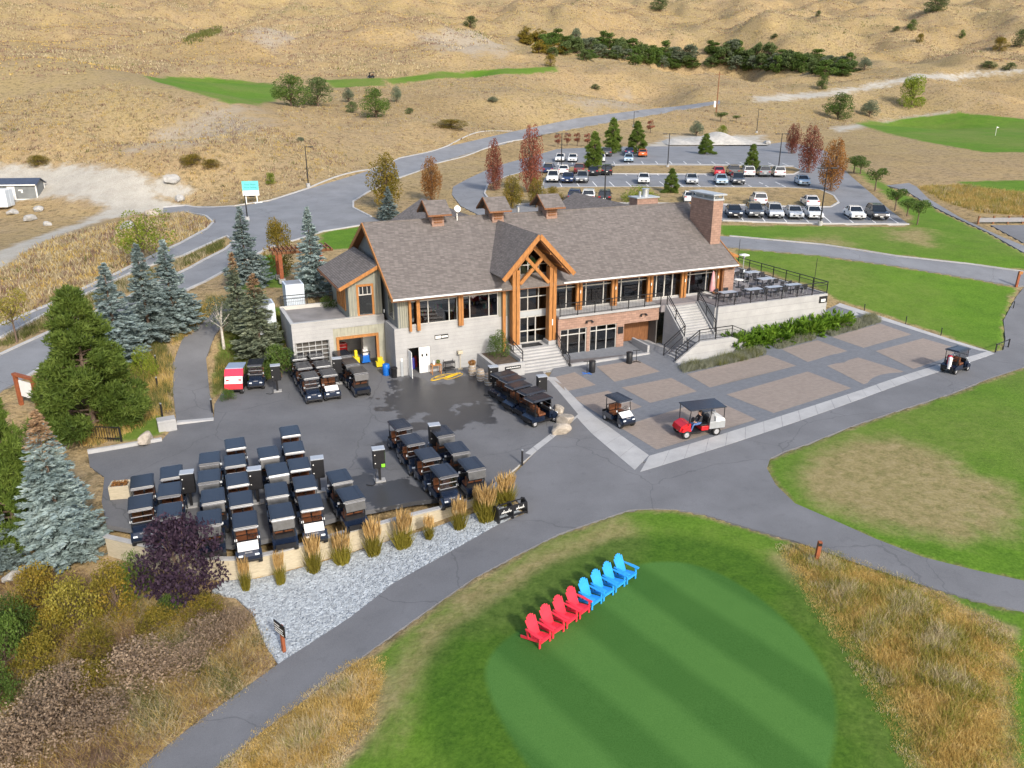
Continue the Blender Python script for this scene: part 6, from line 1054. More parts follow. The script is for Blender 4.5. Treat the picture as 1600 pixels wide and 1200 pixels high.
for row, desc, face, lst in [
  ('front stall row', 'front', 'front', [(815,428,'sedan','black'),(900,428,'suv','dark grey'),(983,430,'suv','silver'),(1065,432,'sedan','silver'),(1145,433,'sedan','white'),(1317,434,'sedan','white'),(1410,436,'suv','black')]),
  ('stalls along the lower island', 'rear', 'rear', [(632,366,'sedan','white'),(917,378,'suv','white'),(1132,384,'sedan','white')]), ('stalls left behind the roof', 'rear', 'rear', [(155,364,'suv','dark blue'),(213,364,'suv','white'),(279,366,'suv','black')]),
  ('near side of the middle row', 'front', 'front', [(65,283,'suv','white'),(127,285,'sedan','dark blue'),(186,285,'suv','grey'),(441,288,'sedan','white'),(640,290,'sedan','silver'),(762,292,'sedan','pale blue'),(831,292,'suv','dark grey'),(1101,296,'sedan','pale blue')]),
  ('far side of the middle row', 'rear', 'rear', [(48,248,'suv','dark blue'),(110,250,'sedan','white'),(175,248,'suv','maroon'),(232,256,'sedan','black'),(288,254,'suv','black'),(751,256,'sedan','red'),(812,256,'suv','dark grey'),(874,260,'suv','white'),(938,260,'suv','grey'),(999,261,'suv','white')]),
  ('top stall row', 'front', 'front', [(95,198,'sedan','white'),(147,200,'sedan','white'),(263,200,'sedan','white'),(379,200,'sedan','pale blue')]), ('far edge above the top row', 'rear', 'rear', [(290,176,'suv','dark grey'),(381,172,'sedan','dark blue'),(437,178,'sedan','orange')])]:
    for i, (x, y, kd, cl) in enumerate(lst):
        px, py = z8(x, y); car(px, py - 2.5, kd, cl, face, '%s %s, %s from the left in the %s' % (cl, 'SUV' if kd == 'suv' else 'sedan', ORD[i], row), RN_)
# ------------------------------------------------------------------ curved board wall
M['wall_board'] = wood('weathered_board', (.46, .4, .29), (1.2, 1.2, 9), .8, .22); M['rock'] = plain('boulder', (.36, .31, .25), .9, .3, 2.5, bmp=.6, bscale=6); M['rock_grey'] = plain('grey_boulder', (.34, .33, .31), .9, .25, 2.5, bmp=.6, bscale=6)
wl_ = np.array([PZ(*p, .12)[:2] for p in [(166,836),(237,852),(300,867),(365,874),(430,862),(480,847),(545,827),(595,816),(647,801),(710,787),(745,776),(784,748)]])
def spline(P_, n):
    s = np.r_[0, np.cumsum(np.hypot(*np.diff(P_, axis=0).T))]; t = np.linspace(0, s[-1], n); o = np.c_[np.interp(t, s, P_[:, 0]), np.interp(t, s, P_[:, 1])]
    for _ in range(30): o[1:-1] = o[1:-1] * .5 + (o[:-2] + o[2:]) * .25
    return o
WL = spline(wl_, 120); wall = T(empty('retaining_wall', (*WL[60], 0)), 'curved pale board retaining wall between cart yard and gravel bed', 'wall')
def strip_board(pts, z0, z1, th, mat, name, parent, off):
    m = MB(); n = len(pts); t = np.gradient(pts, axis=0); t /= np.hypot(t[:, 0], t[:, 1])[:, None]; nn = np.c_[t[:, 1], -t[:, 0]]; o_ = np.array(parent.location[:2])
    for i in range(n):
        a_ = pts[i] - o_ - nn[i] * .06; b_ = pts[i] - o_ + nn[i] * (th + off); m.v += [(*a_, z0), (*b_, z0), (*b_, z1), (*a_, z1)]
    for i in range(n - 1):
        for k in range(4): m.f.append([4 * i + k, 4 * i + (k + 1) % 4, 4 * i + 4 + (k + 1) % 4, 4 * i + 4 + k])
    m.f += [[0, 1, 2, 3], [4 * n - 4, 4 * n - 3, 4 * n - 2, 4 * n - 1]]; m.mi = [0] * len(m.f); m.sm = [False] * len(m.f); return m.build(name, mat, parent)
for c in range(6):
    z1 = .08 - c * .27; z0 = z1 - .262; i = 0; st = 4 if c % 2 else 8
    while i < 119:
        j = min(119, i + st); st = 8; zb = np.mean([hz(*WL[k]) for k in (i, j)])
        if z1 > -1.75: strip_board(WL[i:j + 1], z0, z1, .12, M['wall_board'], 'plank', wall, random.uniform(-.012, .012))
        i = j
for i in range(0, 119, 12): strip_board(WL[i:min(120, i + 13)], .085, .15, .2, M['walk'], 'wall_cap', wall, .02)
# ------------------------------------------------------------------ Adirondack chairs
def adirondack(col):
    c = M[col]; P_ = []
    def add(m, n): P_.append((m.mesh(n, c), n))
    for k in range(5): y = .36 - k * .125; add(MB().rbox(-.27, .27, y - .055, y + .055, .345 - k * .032, .37 - k * .032, .008), 'seat_slat')
    for k in range(6):
        x = (k - 2.5) * .092; top = 1.03 - .022 * abs(k - 2.5) ** 2; m = MB(); m.bar((x * .88, -.18, .22), (x * 1.1, -.18 - (top - .22) * .46, top), .09, .024, up=(0, 1, 0)); add(m, 'back_slat')
    for s_ in (-1, 1):
        add(MB().prism([(s_ * .27, .44), (s_ * .43, .42), (s_ * .44, .1), (s_ * .36, -.42), (s_ * .3, -.42), (s_ * .27, 0)], 'z', .545, .57), 'arm'); add(MB().rbox(s_ * .31 - .045, s_ * .31 + .045, .29, .33, 0, .545, .006), 'front_leg'); m = MB(); m.bar((s_ * .285, .36, .31), (s_ * .285, -.72, .05), .03, .12); add(m, 'side_rail'); m = MB(); m.bar((s_ * .3, -.38, .5), (s_ * .3, -.3, .15), .03, .08); add(m, 'arm_bracket')
    add(MB().rbox(-.36, .36, -.4, -.36, .49, .545, .006), 'back_rail'); add(MB().rbox(-.3, .3, .335, .36, .22, .34, .006), 'front_rail'); return P_
M['chair_red'] = plain('red_plastic', (.72, .035, .06), .4, .06, 3); M['chair_blue'] = plain('blue_plastic', (.03, .32, .78), .4, .06, 3)
q0, q1 = G(848, 1006), G(983, 907); rdir = (q1 - q0)[:2] / np.hypot(*(q1 - q0)[:2]); fdir = np.array([rdir[1], -rdir[0], 0]); AM = {c: adirondack(c) for c in ('chair_red', 'chair_blue')}
for i in range(8):
    p = q0 + (q1 - q0) * i / 7; col = 'red' if i < 4 else 'blue'; p2 = p[:2] - fdir[:2] * .2; e = empty('garden_chair', (p2[0], p2[1], hz(*p2) + .01), heading_of(fdir) + random.uniform(-.05, .05)); e.scale = (1.0,) * 3
    T(e, '%s slatted garden chair, %s in the row from the near end' % (col, ORD[i]), 'chair', 'garden chairs on the green')
    for me, n in AM['chair_' + col]: mesh_obj(n, me, e)
# ------------------------------------------------------------------ posts, cabinets, lamps
M['corten'] = plain('rusty_brown_post', (.26, .075, .028), .7, .2, 4); M['green_light'] = plain('painted_green_glow', (.2, .55, .03), .5, .2, 3)
def cabinet(px, py, lab, green=False):
    b_ = PZ(px, py); e = T(empty('cart_charger', (b_[0], b_[1], .02), heading_of(np.array([.3, -1, 0]))), lab, 'charging cabinet', 'charging cabinets'); MB().rbox(-.3, .3, -.22, .22, .0, .09, .01).build('base', M['concrete'], e); MB().box(-.07, .07, -.07, .07, .09, .95).build('post', M['cart_black'], e); MB().rbox(-.33, .33, -.25, .25, .9, 2.0, .03).build('box', M['cart_black'], e); MB().rbox(-.35, .35, -.27, .27, 2.0, 2.05, .02).build('lid', M['grey_top'], e)  # pale lid colour paints the reflection on the black box top
    for z in (1.2, 1.7): MB().rbox(.2, .26, .25, .27, z, z + .06, .008).build('label_dot', M['white'], e)
    if green: MB().box(-.335, -.33, -.2, .2, 1.3, 1.9).box(-.3, -.1, .25, .255, .95, 1.15).build('painted_green_glow', M['green_light'], e)  # lime colour stands in for green light on side and front
    MB().path([(.1, .1, .9), (.25, .25, .5), (.3, .35, .05), (.5, .5, .03), (.8, .3, .03)], .02).build('cable', M['cart_black'], e)
for px, py, lab in [(300, 792, 'black charging cabinet between second and third cart rows'), (404, 786, 'black charging cabinet between fourth and fifth cart rows'), (500, 768, 'black charging cabinet beside the sixth cart row'), (680, 712, 'black charging cabinet inside the middle pair of cart lines'), (434, 612, 'black charging cabinet between covered cart and gate carts'), (529, 600, 'black charging cabinet before the open garage'), (771, 614, 'black charging cabinet beside the wine barrels'), (846, 630, 'black charging cabinet at the corner of the plaza strip')]: cabinet(px, py, lab)
cabinet(594, 752, 'charging cabinet with painted green glow standing alone in the yard', True)
def bollard(px, py, lab):
    b_ = G(px, py); e = T(empty('bollard', tuple(b_)), lab, 'bollard', 'bollards'); MB().tube((0, 0, -.05), (0, 0, .95), .06, n=10).build('post', M['black_metal'], e); MB().tube((0, 0, .95), (0, 0, 1.02), .065, n=10).build('cap', M['metal'], e)
bollard(816, 727, 'black bollard on the concrete strip at the yard entrance'); bollard(332, 645, 'black bollard at the foot of the garden path'); bollard(254, 652, 'black bollard behind the concrete block'); bollard(247, 610, 'black bollard halfway up the straw bank'); bollard(245, 575, 'black bollard highest on the straw bank')
def lamp(px, by, ty, lab, double=False):
    b_ = G(px, by); h = top_h(b_, px, ty); e = T(empty('lamp_post', tuple(b_)), lab, 'lamp post', 'lamp posts'); MB().tube((0, 0, -.1), (0, 0, .55), .3, n=12).build('footing', M['concrete'], e); MB().tube((0, 0, .5), (0, 0, h), .1, .06, 8).build('pole', M['black_metal'], e); m = MB(); m.bar((-.1, 0, h - .15), (.9, 0, h - .1), .07); m.rbox(.5, 1.2, -.2, .2, h - .2, h - .06, .03)
    if double: m.bar((.1, 0, h - .15), (-.9, 0, h - .1), .07); m.rbox(-1.2, -.5, -.2, .2, h - .2, h - .06, .03)
    m.build('lamp_head', M['black_metal'], e)
for a_ in [(482, 292, 228, 'black street lamp beside the entrance road bend'), (877, 262, 208, 'lamp post left of the parking lot pines', True), (944, 326, 258, 'lamp post rising behind the roof ridge', True), (1043, 262, 208, 'lamp post in the middle of the upper island', True), (1216, 266, 208, 'lamp post at the right end of the upper island', True), (1281, 352, 261, 'tall lamp post on white footing beside the front stall row', True), (990, 198, 174, 'distant lamp post on the upper road'), (1182, 208, 170, 'distant lamp post right of the wooden pole'), (387, 345, 305, 'dark lamp post in front of the teal sign')]: lamp(*a_)
b_ = G(1119, 176); h = top_h(b_, 1120, 112); e = T(empty('utility_pole', tuple(b_)), 'brown wooden utility pole beside the upper road', 'utility pole'); MB().tube((0, 0, -.2), (0, 0, h), .2, .13, 8).build('pole', M['timber_dark'], e); MB().bar((-1.2, 0, h - .8), (1.2, 0, h - .8), .14).build('crossarm', M['timber_dark'], e); MB().rbox(-.9, -.3, -.05, .05, 1.6, 3.4, .02).build('notice', M['white'], e)
# signs
def text_mesh(txt, size, mat, parent, loc, rot):
    cu = bpy.data.curves.new('lettering', 'FONT'); cu.body = txt; cu.size = size; cu.align_x = 'CENTER'; cu.extrude = .005; o = bpy.data.objects.new('lettering', cu); COL.objects.link(o); me = bpy.data.meshes.new_from_object(o.evaluated_get(bpy.context.evaluated_depsgraph_get())); bpy.data.objects.remove(o); me.materials.append(mat); return mesh_obj('lettering', me, parent, loc, rot)
M['teal'] = plain('teal_board', (.12, .55, .52), .5, .05, 2); M['teal_text'] = plain('dark_teal_text', (.01, .16, .2), .5); R90 = (math.pi / 2, 0, 0)
b_ = G(394, 318); e = T(empty('sale_sign', tuple(b_), .25), 'teal and white sale board on white posts beside the road', 'sign'); e.scale = (.76, .76, .76)
for x in (-1.0, 1.0): MB().box(x - .09, x + .09, -.05, .05, -.2, 4.1).build('post', M['white'], e)
MB().box(-1.5, 1.5, -.14, -.06, 2.45, 4.2).build('teal_panel', M['teal'], e); MB().box(-1.5, 1.5, -.14, -.06, 1.5, 2.44).build('white_panel', M['white'], e); text_mesh('Final Phase', .46, M['teal_text'], e, (0, -.15, 3.42), R90); text_mesh('Now Selling', .46, M['teal_text'], e, (0, -.15, 2.88), R90); MB().rbox(.5, 2.0, -.4, 0, 0, .25, .05).build('footing', M['white'], e)
b_ = G(444, 1019); e = T(empty('wayfinding_sign', tuple(b_), -.75), 'black wayfinding sign on rusty post in the gravel bed', 'sign'); MB().bar((0, 0, -.1), (0, 0, 1.35), .13).build('post', M['corten'], e); MB().rbox(-.4, .4, -.1, -.06, .95, 1.5, .01).build('panel', M['black_metal'], e)
for k, (w, z) in enumerate(((.2, 1.36), (.33, 1.24), (.3, 1.12), (.33, 1.02))): MB().box(-.36, -.36 + 2 * w, -.105, -.1, z - .02, z + .025).build('text_line', M['white'], e)
b_ = G(1275, 877); e = T(empty('marker_post', tuple(b_)), 'orange-brown marker post on a stone by the path', 'post'); MB().tube((0, 0, -.1), (0, 0, .06), .4, n=12).build('base_stone', M['rock_grey'], e); MB().bar((0, 0, 0), (.06, 0, 1.05), .17).build('post', M['corten'], e); MB().box(-.03, .13, -.095, -.085, .85, 1.0).build('marker_plate', M['black_metal'], e)
b_ = G(1588, 447); e = T(empty('marker_post', tuple(b_)), 'orange post at the right edge where the roads meet', 'post'); MB().bar((0, 0, -.1), (.05, 0, 1.5), .2).build('post', M['corten'], e); MB().box(-.05, .3, -.12, -.1, 1.2, 1.5).build('marker_plate', M['timber'], e)
b_ = PZ(797, 808, -.15); b_[2] = hz(b_[0], b_[1]); e = T(empty('bag_rack', tuple(b_), BRZ + .15), 'low black double rack with white script beside the feather grass', 'rack')
for x in (-.85, 0, .85): MB().prism([(-.3, 0), (-.35, .1), (-.3, .75), (0, .9), (.25, .8), (.3, .1), (.25, 0)], 'x', x - .03, x + .03).build('end_panel', M['black_metal'], e)
MB().box(-.82, -.03, -.3, -.26, .45, .8).box(.03, .82, -.3, -.26, .45, .8).build('name_board', M['cart_black'], e); MB().bar((-.82, -.25, .2), (.82, -.25, .2), .08).bar((-.82, .2, .3), (.82, .2, .3), .08).bar((-.82, 0, .86), (.82, 0, .86), .05).build('rail', M['black_metal'], e)
for x0, n in ((-.7, 6), (.18, 5)):
    for k in range(n): x = x0 + k * .1; MB().bar((x, -.31, .52), (x + .05, -.31, .6 + .1 * (k % 3 == 1)), .03).bar((x + .05, -.31, .6), (x + .09, -.31, .53), .025).build('script_letter', M['white'], e)
q = G(1176, 528); e = T(empty('sandwich_board', tuple(q), BRZ - .2), 'black and white sandwich board beside the juniper bed', 'sign'); MB().prism([(-.3, 0), (-.26, 0), (0, 1.05), (-.04, 1.08)], 'x', -.35, .35).prism([(.3, 0), (.26, 0), (0, 1.05), (.04, 1.08)], 'x', -.35, .35).build('board', M['black_metal'], e)
for k in range(3): MB().box(-.27, .27, -.012, 0, .2 + k * .28, .36 + k * .28).build('text_line', M['white'], e, (0, -.22 + k * .065, .02), (-.27, 0, 0))
b_ = G(52, 645); e = T(empty('entry_sign', tuple(G(62, 645)), -.5), 'rusty square arch sign frame behind the left pine', 'sign'); MB().bar((0, 0, 0), (0, 0, 2.3), .22).build('post', M['corten'], e); MB().bar((-1.9, 0, 0), (-1.9, 0, 2.3), .22).build('post', M['corten'], e); MB().bar((-2.05, 0, 2.35), (.15, 0, 2.35), .26, .16).build('beam', M['corten'], e); MB().tube((0, 0, -.1), (0, 0, .12), .4, n=12).build('base_stone', M['rock_grey'], e); MB().box(-1.6, -.3, -.03, .03, .9, 2.0).build('sign_panel', M['white'], e)
# ------------------------------------------------------------------ rocks, barrels, yard things
def boulder(loc, s, mat, label, cat='boulder', group='boulders', seed=0, flat=.7):
    bm = bmesh.new(); bmesh.ops.create_icosphere(bm, subdivisions=3, radius=1); r = np.random.default_rng(seed + 3); pl_ = [(unit(r.normal(size=3)), r.uniform(.55, .85)) for _ in range(9)]
    for v in bm.verts:
        c = np.array(v.co)
        for n, d in pl_:
            k = c @ n
            if k > d: c = c - n * (k - d) * .95
        c *= 1 + .05 * math.sin(5 * c[0] + seed) * math.cos(4 * c[1]); v.co = Vector(c)
    me = bpy.data.meshes.new('boulder'); bm.to_mesh(me); bm.free(); me.materials.append(mat); o = mesh_obj('boulder', me, None, (loc[0], loc[1], loc[2] + s[2] * .45), (0, 0, seed)); o.scale = s; T(o, label, cat, group)
for px, py, w, mat, lab in [(228, 690, .75, 'rock', 'large tan boulder beside the concrete block'), (872, 645, .65, 'rock', 'angular tan boulder behind the sideways carts'), (884, 662, .85, 'rock', 'tall square tan boulder at the plaza strip'), (877, 676, .8, 'rock', 'flat pale boulder nearest the camera by the sideways carts'), (268, 285, 1.5, 'rock_grey', 'pale rock heap at the edge of the dirt lot'), (281, 313, 1.0, 'rock_grey', 'grey boulder beside the road to the dirt lot'), (238, 337, 1.3, 'rock', 'flat orange-tan boulder on the dry road island'), (200, 358, 1.3, 'rock_grey', 'grey boulder under the yellow-green tree'), (60, 330, .9, 'rock_grey', 'pale boulder near the white container'), (48, 345, 1.0, 'rock_grey', 'pale boulder on the spoil heap, lower one'), (20, 335, .9, 'rock_grey', 'pale boulder left on the spoil heap'), (75, 352, .7, 'rock_grey', 'small pale boulder on the spoil heap'), (1198, 226, 1.4, 'rock_grey', 'grey boulder at the end of the gravel pile'), (20, 905, .5, 'rock_grey', 'small grey boulder among the weeds')]: boulder(G(px, py), (w, w * .75, w * .62), M[mat], lab, seed=int(px))
b_ = PZ(262, 672); e = T(empty('concrete_block', (b_[0], b_[1], .02), .5), 'square concrete block at the foot of the garden path', 'block'); MB().rbox(-.55, .55, -.4, .4, 0, .8, .03).build('block', M['concrete'], e)
def planter_box(loc, rz, lab):
    e = T(empty('planter_box', loc, rz), lab, 'planter'); m = MB()
    for a_ in ((-.5, .5, -.4, -.34), (-.5, .5, .34, .4), (-.5, -.44, -.34, .34), (.44, .5, -.34, .34)): m.box(*a_, 0, .75)
    m.build('planter_wall', M['wall_board'], e); MB().box(-.44, .44, -.34, .34, .1, .66).build('soil', M['soil'], e); c = np.c_[RNG.uniform(-.4, .4, 160), RNG.uniform(-.3, .3, 160), RNG.uniform(.68, .82, 160)]; mesh_obj('flowers', leaves_mesh('flowers', c, RNG.normal(size=(160, 3)), .1, .07, FOL['rust']), e)
b_ = PZ(191, 775); planter_box((b_[0], b_[1], .02), .2, 'pale planter box with rusty flowers left of the first cart row')
M['barrel'] = wood('barrel_oak', (.34, .27, .2), (2, 2, 2), .8, .25)
for k, (px, py) in enumerate(((738, 590), (751, 598), (763, 605))):
    b_ = PZ(px, py - 3); e = T(empty('wine_barrel', (b_[0], b_[1], .02)), 'grey oak wine barrel below the planter, %s from the door' % ORD[k], 'barrel', 'wine barrels'); MB().lathe([(.24, 0), (.29, .2), (.31, .45), (.29, .7), (.24, .9)], 16).build('staves', M['barrel'], e)
    for z, r in ((.1, .272), (.3, .308), (.6, .308), (.8, .272)): MB().lathe([(r, -.025), (r + .008, 0), (r, .025)], 16, c=(0, 0, z)).build('hoop', M['metal'], e)
    if k == 0: mesh_obj('plant', leaves_mesh('plant', blob_points([(0, 0, 1.05, .28, .28, .2)], 300), RNG.normal(size=(300, 3)), .12, .07, FOL['rust']), e)
M['blue_plastic'] = plain('blue_drum', (.01, .13, .5), .4, .1, 3); M['yellow_plastic'] = plain('yellow_plastic', (.7, .55, .02), .45, .1, 3); M['hose'] = plain('yellow_hose', (.72, .45, .02), .5, .1, 3)
b_ = PZ(604, 586); T(MB().lathe([(.27, 0), (.29, .05), (.28, .3), (.29, .55), (.28, .85), (.22, .9)], 16).build('drum', M['blue_plastic'], None, (b_[0], b_[1], .02)), 'blue plastic drum beside the garage side wall', 'drum')
b_ = PZ(616, 590); T(MB().lathe([(.22, 0), (.26, .7), (.28, .72), (.27, .8)], 16).build('bin', M['black_metal'], None, (b_[0], b_[1], .02)), 'round black bin right of the blue drum', 'bin')
b_ = PZ(594, 574); e = T(empty('mop_bucket', (b_[0], b_[1], .02), .4), 'yellow mop bucket beside the blue drum', 'bucket'); MB().prism([(-.3, .1), (-.33, .5), (.33, .5), (.3, .1)], 'y', -.2, .2).build('bucket', M['yellow_plastic'], e); MB().rbox(-.2, .2, -.2, .2, .5, .85, .03).build('wringer', M['yellow_plastic'], e)
p = bw(-1.4, 4.1, .02); e = T(empty('pressure_washer', tuple(p), BRZ), 'blue pressure washer inside the open garage', 'washer'); MB().rbox(-.35, .35, -.3, .3, .15, .75, .05).build('body', M['blue_plastic'], e); MB().rbox(-.2, .2, -.2, .1, .75, 1.2, .04).build('tank', M['white'], e); MB().bar((-.3, -.3, .3), (-.3, -.4, 1.1), .05).bar((.3, -.3, .3), (.3, -.4, 1.1), .05).bar((-.3, -.4, 1.1), (.3, -.4, 1.1), .05).build('handle', M['black_metal'], e)
p = bw(-2.1, 4.3, .02); e = T(empty('floor_scrubber', tuple(p), BRZ), 'yellow scrubber standing left of the blue washer', 'scrubber'); MB().rbox(-.25, .25, -.25, .25, .1, .6, .05).rbox(-.12, .12, -.12, .12, .6, 1.15, .03).build('body', M['yellow_plastic'], e)
p = bw(-3.0, 6.2, .02); e = T(empty('tool_chest', tuple(p), BRZ), 'red tool chest at the back of the garage', 'tool chest'); MB().rbox(-.6, .6, -.3, .3, .1, 1.3, .02).build('chest', M['red_paint'], e)
for z in (.4, .7, 1.0): MB().box(-.5, .5, -.33, -.3, z, z + .04).build('drawer_handle', M['metal'], e)
p = bw(-.75, 5.6, .02); T(MB().rbox(-.5, .5, -.4, .4, 0, 1.9, .03).build('cabinet', M['white'], None, tuple(p), (0, 0, BRZ)), 'white upright cabinet behind the washer in the garage', 'cabinet')
p = bw(3.0, -.5, .02); e = T(empty('wood_table', tuple(p), BRZ), 'small wooden table with jug right of the open door', 'table'); MB().box(-.4, .4, -.25, .25, .7, .76).build('tabletop', M['timber'], e); 
for sx in (-.35, .35):
    for sy in (-.2, .2): MB().box(sx - .03, sx + .03, sy - .03, sy + .03, 0, .7).build('leg', M['timber'], e)
MB().lathe([(.09, 0), (.1, .2), (.05, .3)], 10, c=(-.15, 0, .76)).build('jug', M['white'], e); mesh_obj('plant', leaves_mesh('plant', blob_points([(.2, 0, .95, .15, .15, .15)], 150), RNG.normal(size=(150, 3)), .1, .05, FOL['lime']), e)
p = bw(4.1, -.5, .02); e = T(empty('trolley', tuple(p), BRZ), 'black metal trolley against the concrete wall', 'trolley'); MB().box(-.4, .4, -.25, .25, .75, .8).box(-.4, .4, -.25, .25, .3, .34).build('shelf', M['black_metal'], e)
for sx in (-.38, .38):
    for sy in (-.22, .22): MB().box(sx - .02, sx + .02, sy - .02, sy + .02, .0, .95).build('leg', M['black_metal'], e)
p = bw(5.1, -.25, .02); e = T(empty('drinks_stand', tuple(p), BRZ), 'thin plant stand between trolley and wine barrels', 'stand'); MB().tube((0, 0, 0), (0, 0, 1.3), .03).tube((0, 0, 0), (0, 0, .03), .2, n=12).build('stem', M['wall_board'], e); MB().rbox(-.2, .2, -.15, .15, 1.25, 1.5, .03).build('box', M['wall_board'], e)
c0 = PZ(697, 590); pts = []
for i in range(220): t = i * .19; r = .45 + .4 * math.sin(t * .29 + 1) ** 2 + .22 * math.sin(t * .83); pts.append((r * 1.5 * math.cos(t) + .9 * math.sin(t * .11), r * .6 * math.sin(t * 1.07) + .25 * math.sin(t * .4), .025 + .03 * abs(math.sin(t * .6))))
T(MB().path([(x * .75, y * .75, z) for x, y, z in pts], .018, 5).build('hose', M['hose'], None, (c0[0], c0[1], .02), (0, 0, .5)), 'tangled yellow hose on the wet asphalt', 'hose')
b_ = PZ(629, 588); e = T(empty('post', (b_[0], b_[1], .02)), 'grey post beside the open white door', 'post'); MB().box(-.09, .09, -.09, .09, 0, 1.2).build('post', M['spandrel'], e); MB().rbox(-.08, .08, -.08, .08, 1.2, 1.4, .02).build('cap', M['white'], e)
for px, py, lab in ((925, 582, 'black litter bin at the plaza edge, left one'), (983, 568, 'black litter bin at the plaza edge, right one')):
    b_ = G(px, py); e = T(empty('litter_bin', tuple(b_)), lab, 'bin', 'litter bins'); MB().lathe([(.22, 0), (.25, .1), (.26, .85), (.22, .9)], 14).build('drum', M['black_metal'], e); MB().lathe([(.27, .88), (.27, .95), (.1, .97)], 14).build('lid', M['cart_black'], e)
for px, py, lab in ((917, 584, 'club stand left of the left litter bin'), (994, 566, 'club stand right of the right litter bin')):
    b_ = G(px, py); e = T(empty('club_stand', tuple(b_)), lab, 'stand', 'club stands'); MB().bar((-.35, -.2, .03), (.35, .2, .03), .06).bar((-.35, .2, .03), (.35, -.2, .03), .06).build('foot', M['blue_plastic'] if px < 950 else M['black_metal'], e); MB().tube((0, 0, 0), (0, 0, 1.05), .025).bar((-.3, 0, 1.0), (.3, 0, 1.0), .04).build('stem', M['black_metal'], e)
m = MB(); e = T(empty('iron_fence', (*G(160, 695)[:2], G(160, 695)[2])), 'low black iron fence at the yard edge below the pine', 'fence'); f0, f1 = G(128, 688), G(190, 690); o_ = np.array(e.location)
for z in (.2, .95): MB().bar(f0 - o_ + np.array([0, 0, z]), f1 - o_ + np.array([0, 0, z]), .06).build('rail', M['black_metal'], e)
for k in range(16): c = f0 + (f1 - f0) * k / 15 - o_; MB().bar(c, c + np.array([0, 0, .95]), .1 if k in (0, 15) else .025).build('picket', M['black_metal'], e)
e = T(empty('guard_rail', tuple(G(1560, 352))), 'grey timber barrier beside the range pad', 'barrier'); o_ = np.array(e.location); f0, f1 = G(1528, 350), G(1620, 349)
MB().bar(f0 - o_ + np.array([0, 0, .5]), f1 - o_ + np.array([0, 0, .5]), .25, .5).build('rail', M['strip'], e)
for k in range(5): c = f0 + (f1 - f0) * k / 4 - o_; MB().bar(c, c + np.array([0, 0, 1.0]), .2).build('post', M['timber_dark'], e)
e = T(empty('lawn_rail', tuple(G(1562, 547))), 'short black rail at the corner of the bright lawn', 'rail'); o_ = np.array(e.location); f0, f1 = G(1555, 551), G(1575, 543)
MB().bar(f0 - o_ + np.array([0, 0, .7]), f1 - o_ + np.array([0, 0, .7]), .05).bar(f0 - o_, f0 - o_ + np.array([0, 0, .75]), .08).bar(f1 - o_, f1 - o_ + np.array([0, 0, .75]), .08).build('rail', M['black_metal'], e)
for k, (px, py) in enumerate(((1350, 486), (1415, 506), (1470, 524), (1583, 482))): b_ = G(px, py); T(MB().tube((0, 0, -.05), (0, 0, .6), .04).tube((0, 0, .6), (0, 0, .68), .05).build('rope_stake', M['black_metal'], None, tuple(b_)), 'thin black rope stake on the lawn edge, %s from the terrace' % ORD[k], 'stake', 'rope stakes')
# pergola, cabinets behind the garage
b_ = G(470, 436); e = T(empty('pergola', (b_[0], b_[1], b_[2]), BRZ), 'rusty timber pergola with brown canopy left of the clubhouse', 'pergola'); e.scale = (.85, .85, .85)
for x in (-2.2, 2.2):
    for y in (-1.2, 1.2): MB().rbox(x - .35, x + .35, y - .35, y + .35, 0, .5, .03).build('plinth', M['rock_grey'], e); MB().bar((x, y, .5), (x, y, 3.2), .4).build('post', M['corten'], e)
for y in (-1.2, 1.2): MB().bar((-3.0, y, 3.3), (3.6, y, 3.3), .2, .28).build('beam', M['timber_dark'], e)
for k in range(14): MB().bar((-2.9 + k * .48, -1.9, 3.52), (-2.9 + k * .48, 1.9, 3.52), .12, .16).build('rafter', M['timber_dark'], e)
M['ac'] = plain('pale_steel', (.56, .62, .68), .45, .06, 2)
for k, (a_, b2, lab) in enumerate(((-8.4, 7.6, 'pale steel cabinet half hidden by the brown-tipped spruce'), (-5.6, 10.4, 'pale steel cabinet behind the iron fence of the flat roof'))):
    p = bw(a_, b2); e = T(empty('equipment_cabinet', (p[0], p[1], max(2.6, hz(p[0], p[1]))), BRZ), lab, 'cabinet', 'pale equipment cabinets'); MB().rbox(-.75, .75, -.9, .9, 0, 2.4, .03).build('casing', M['ac'], e); MB().box(-.6, .6, -.7, .7, 2.4, 2.43).build('fan_grille', M['strip'], e)
    for x in (-.35, .35): MB().box(x - .3, x + .3, -.92, -.9, .2, 2.2).build('door', M['ac'], e)
e = T(empty('roof_fence', tuple(bw(-4.9, 8.9, 3.9)), BRZ), 'thin black fence behind the flat garage roof', 'fence'); railing([(-2.0, 0, 0), (2.2, 0, 0)], 1.1, True, 'fence_panel', e)
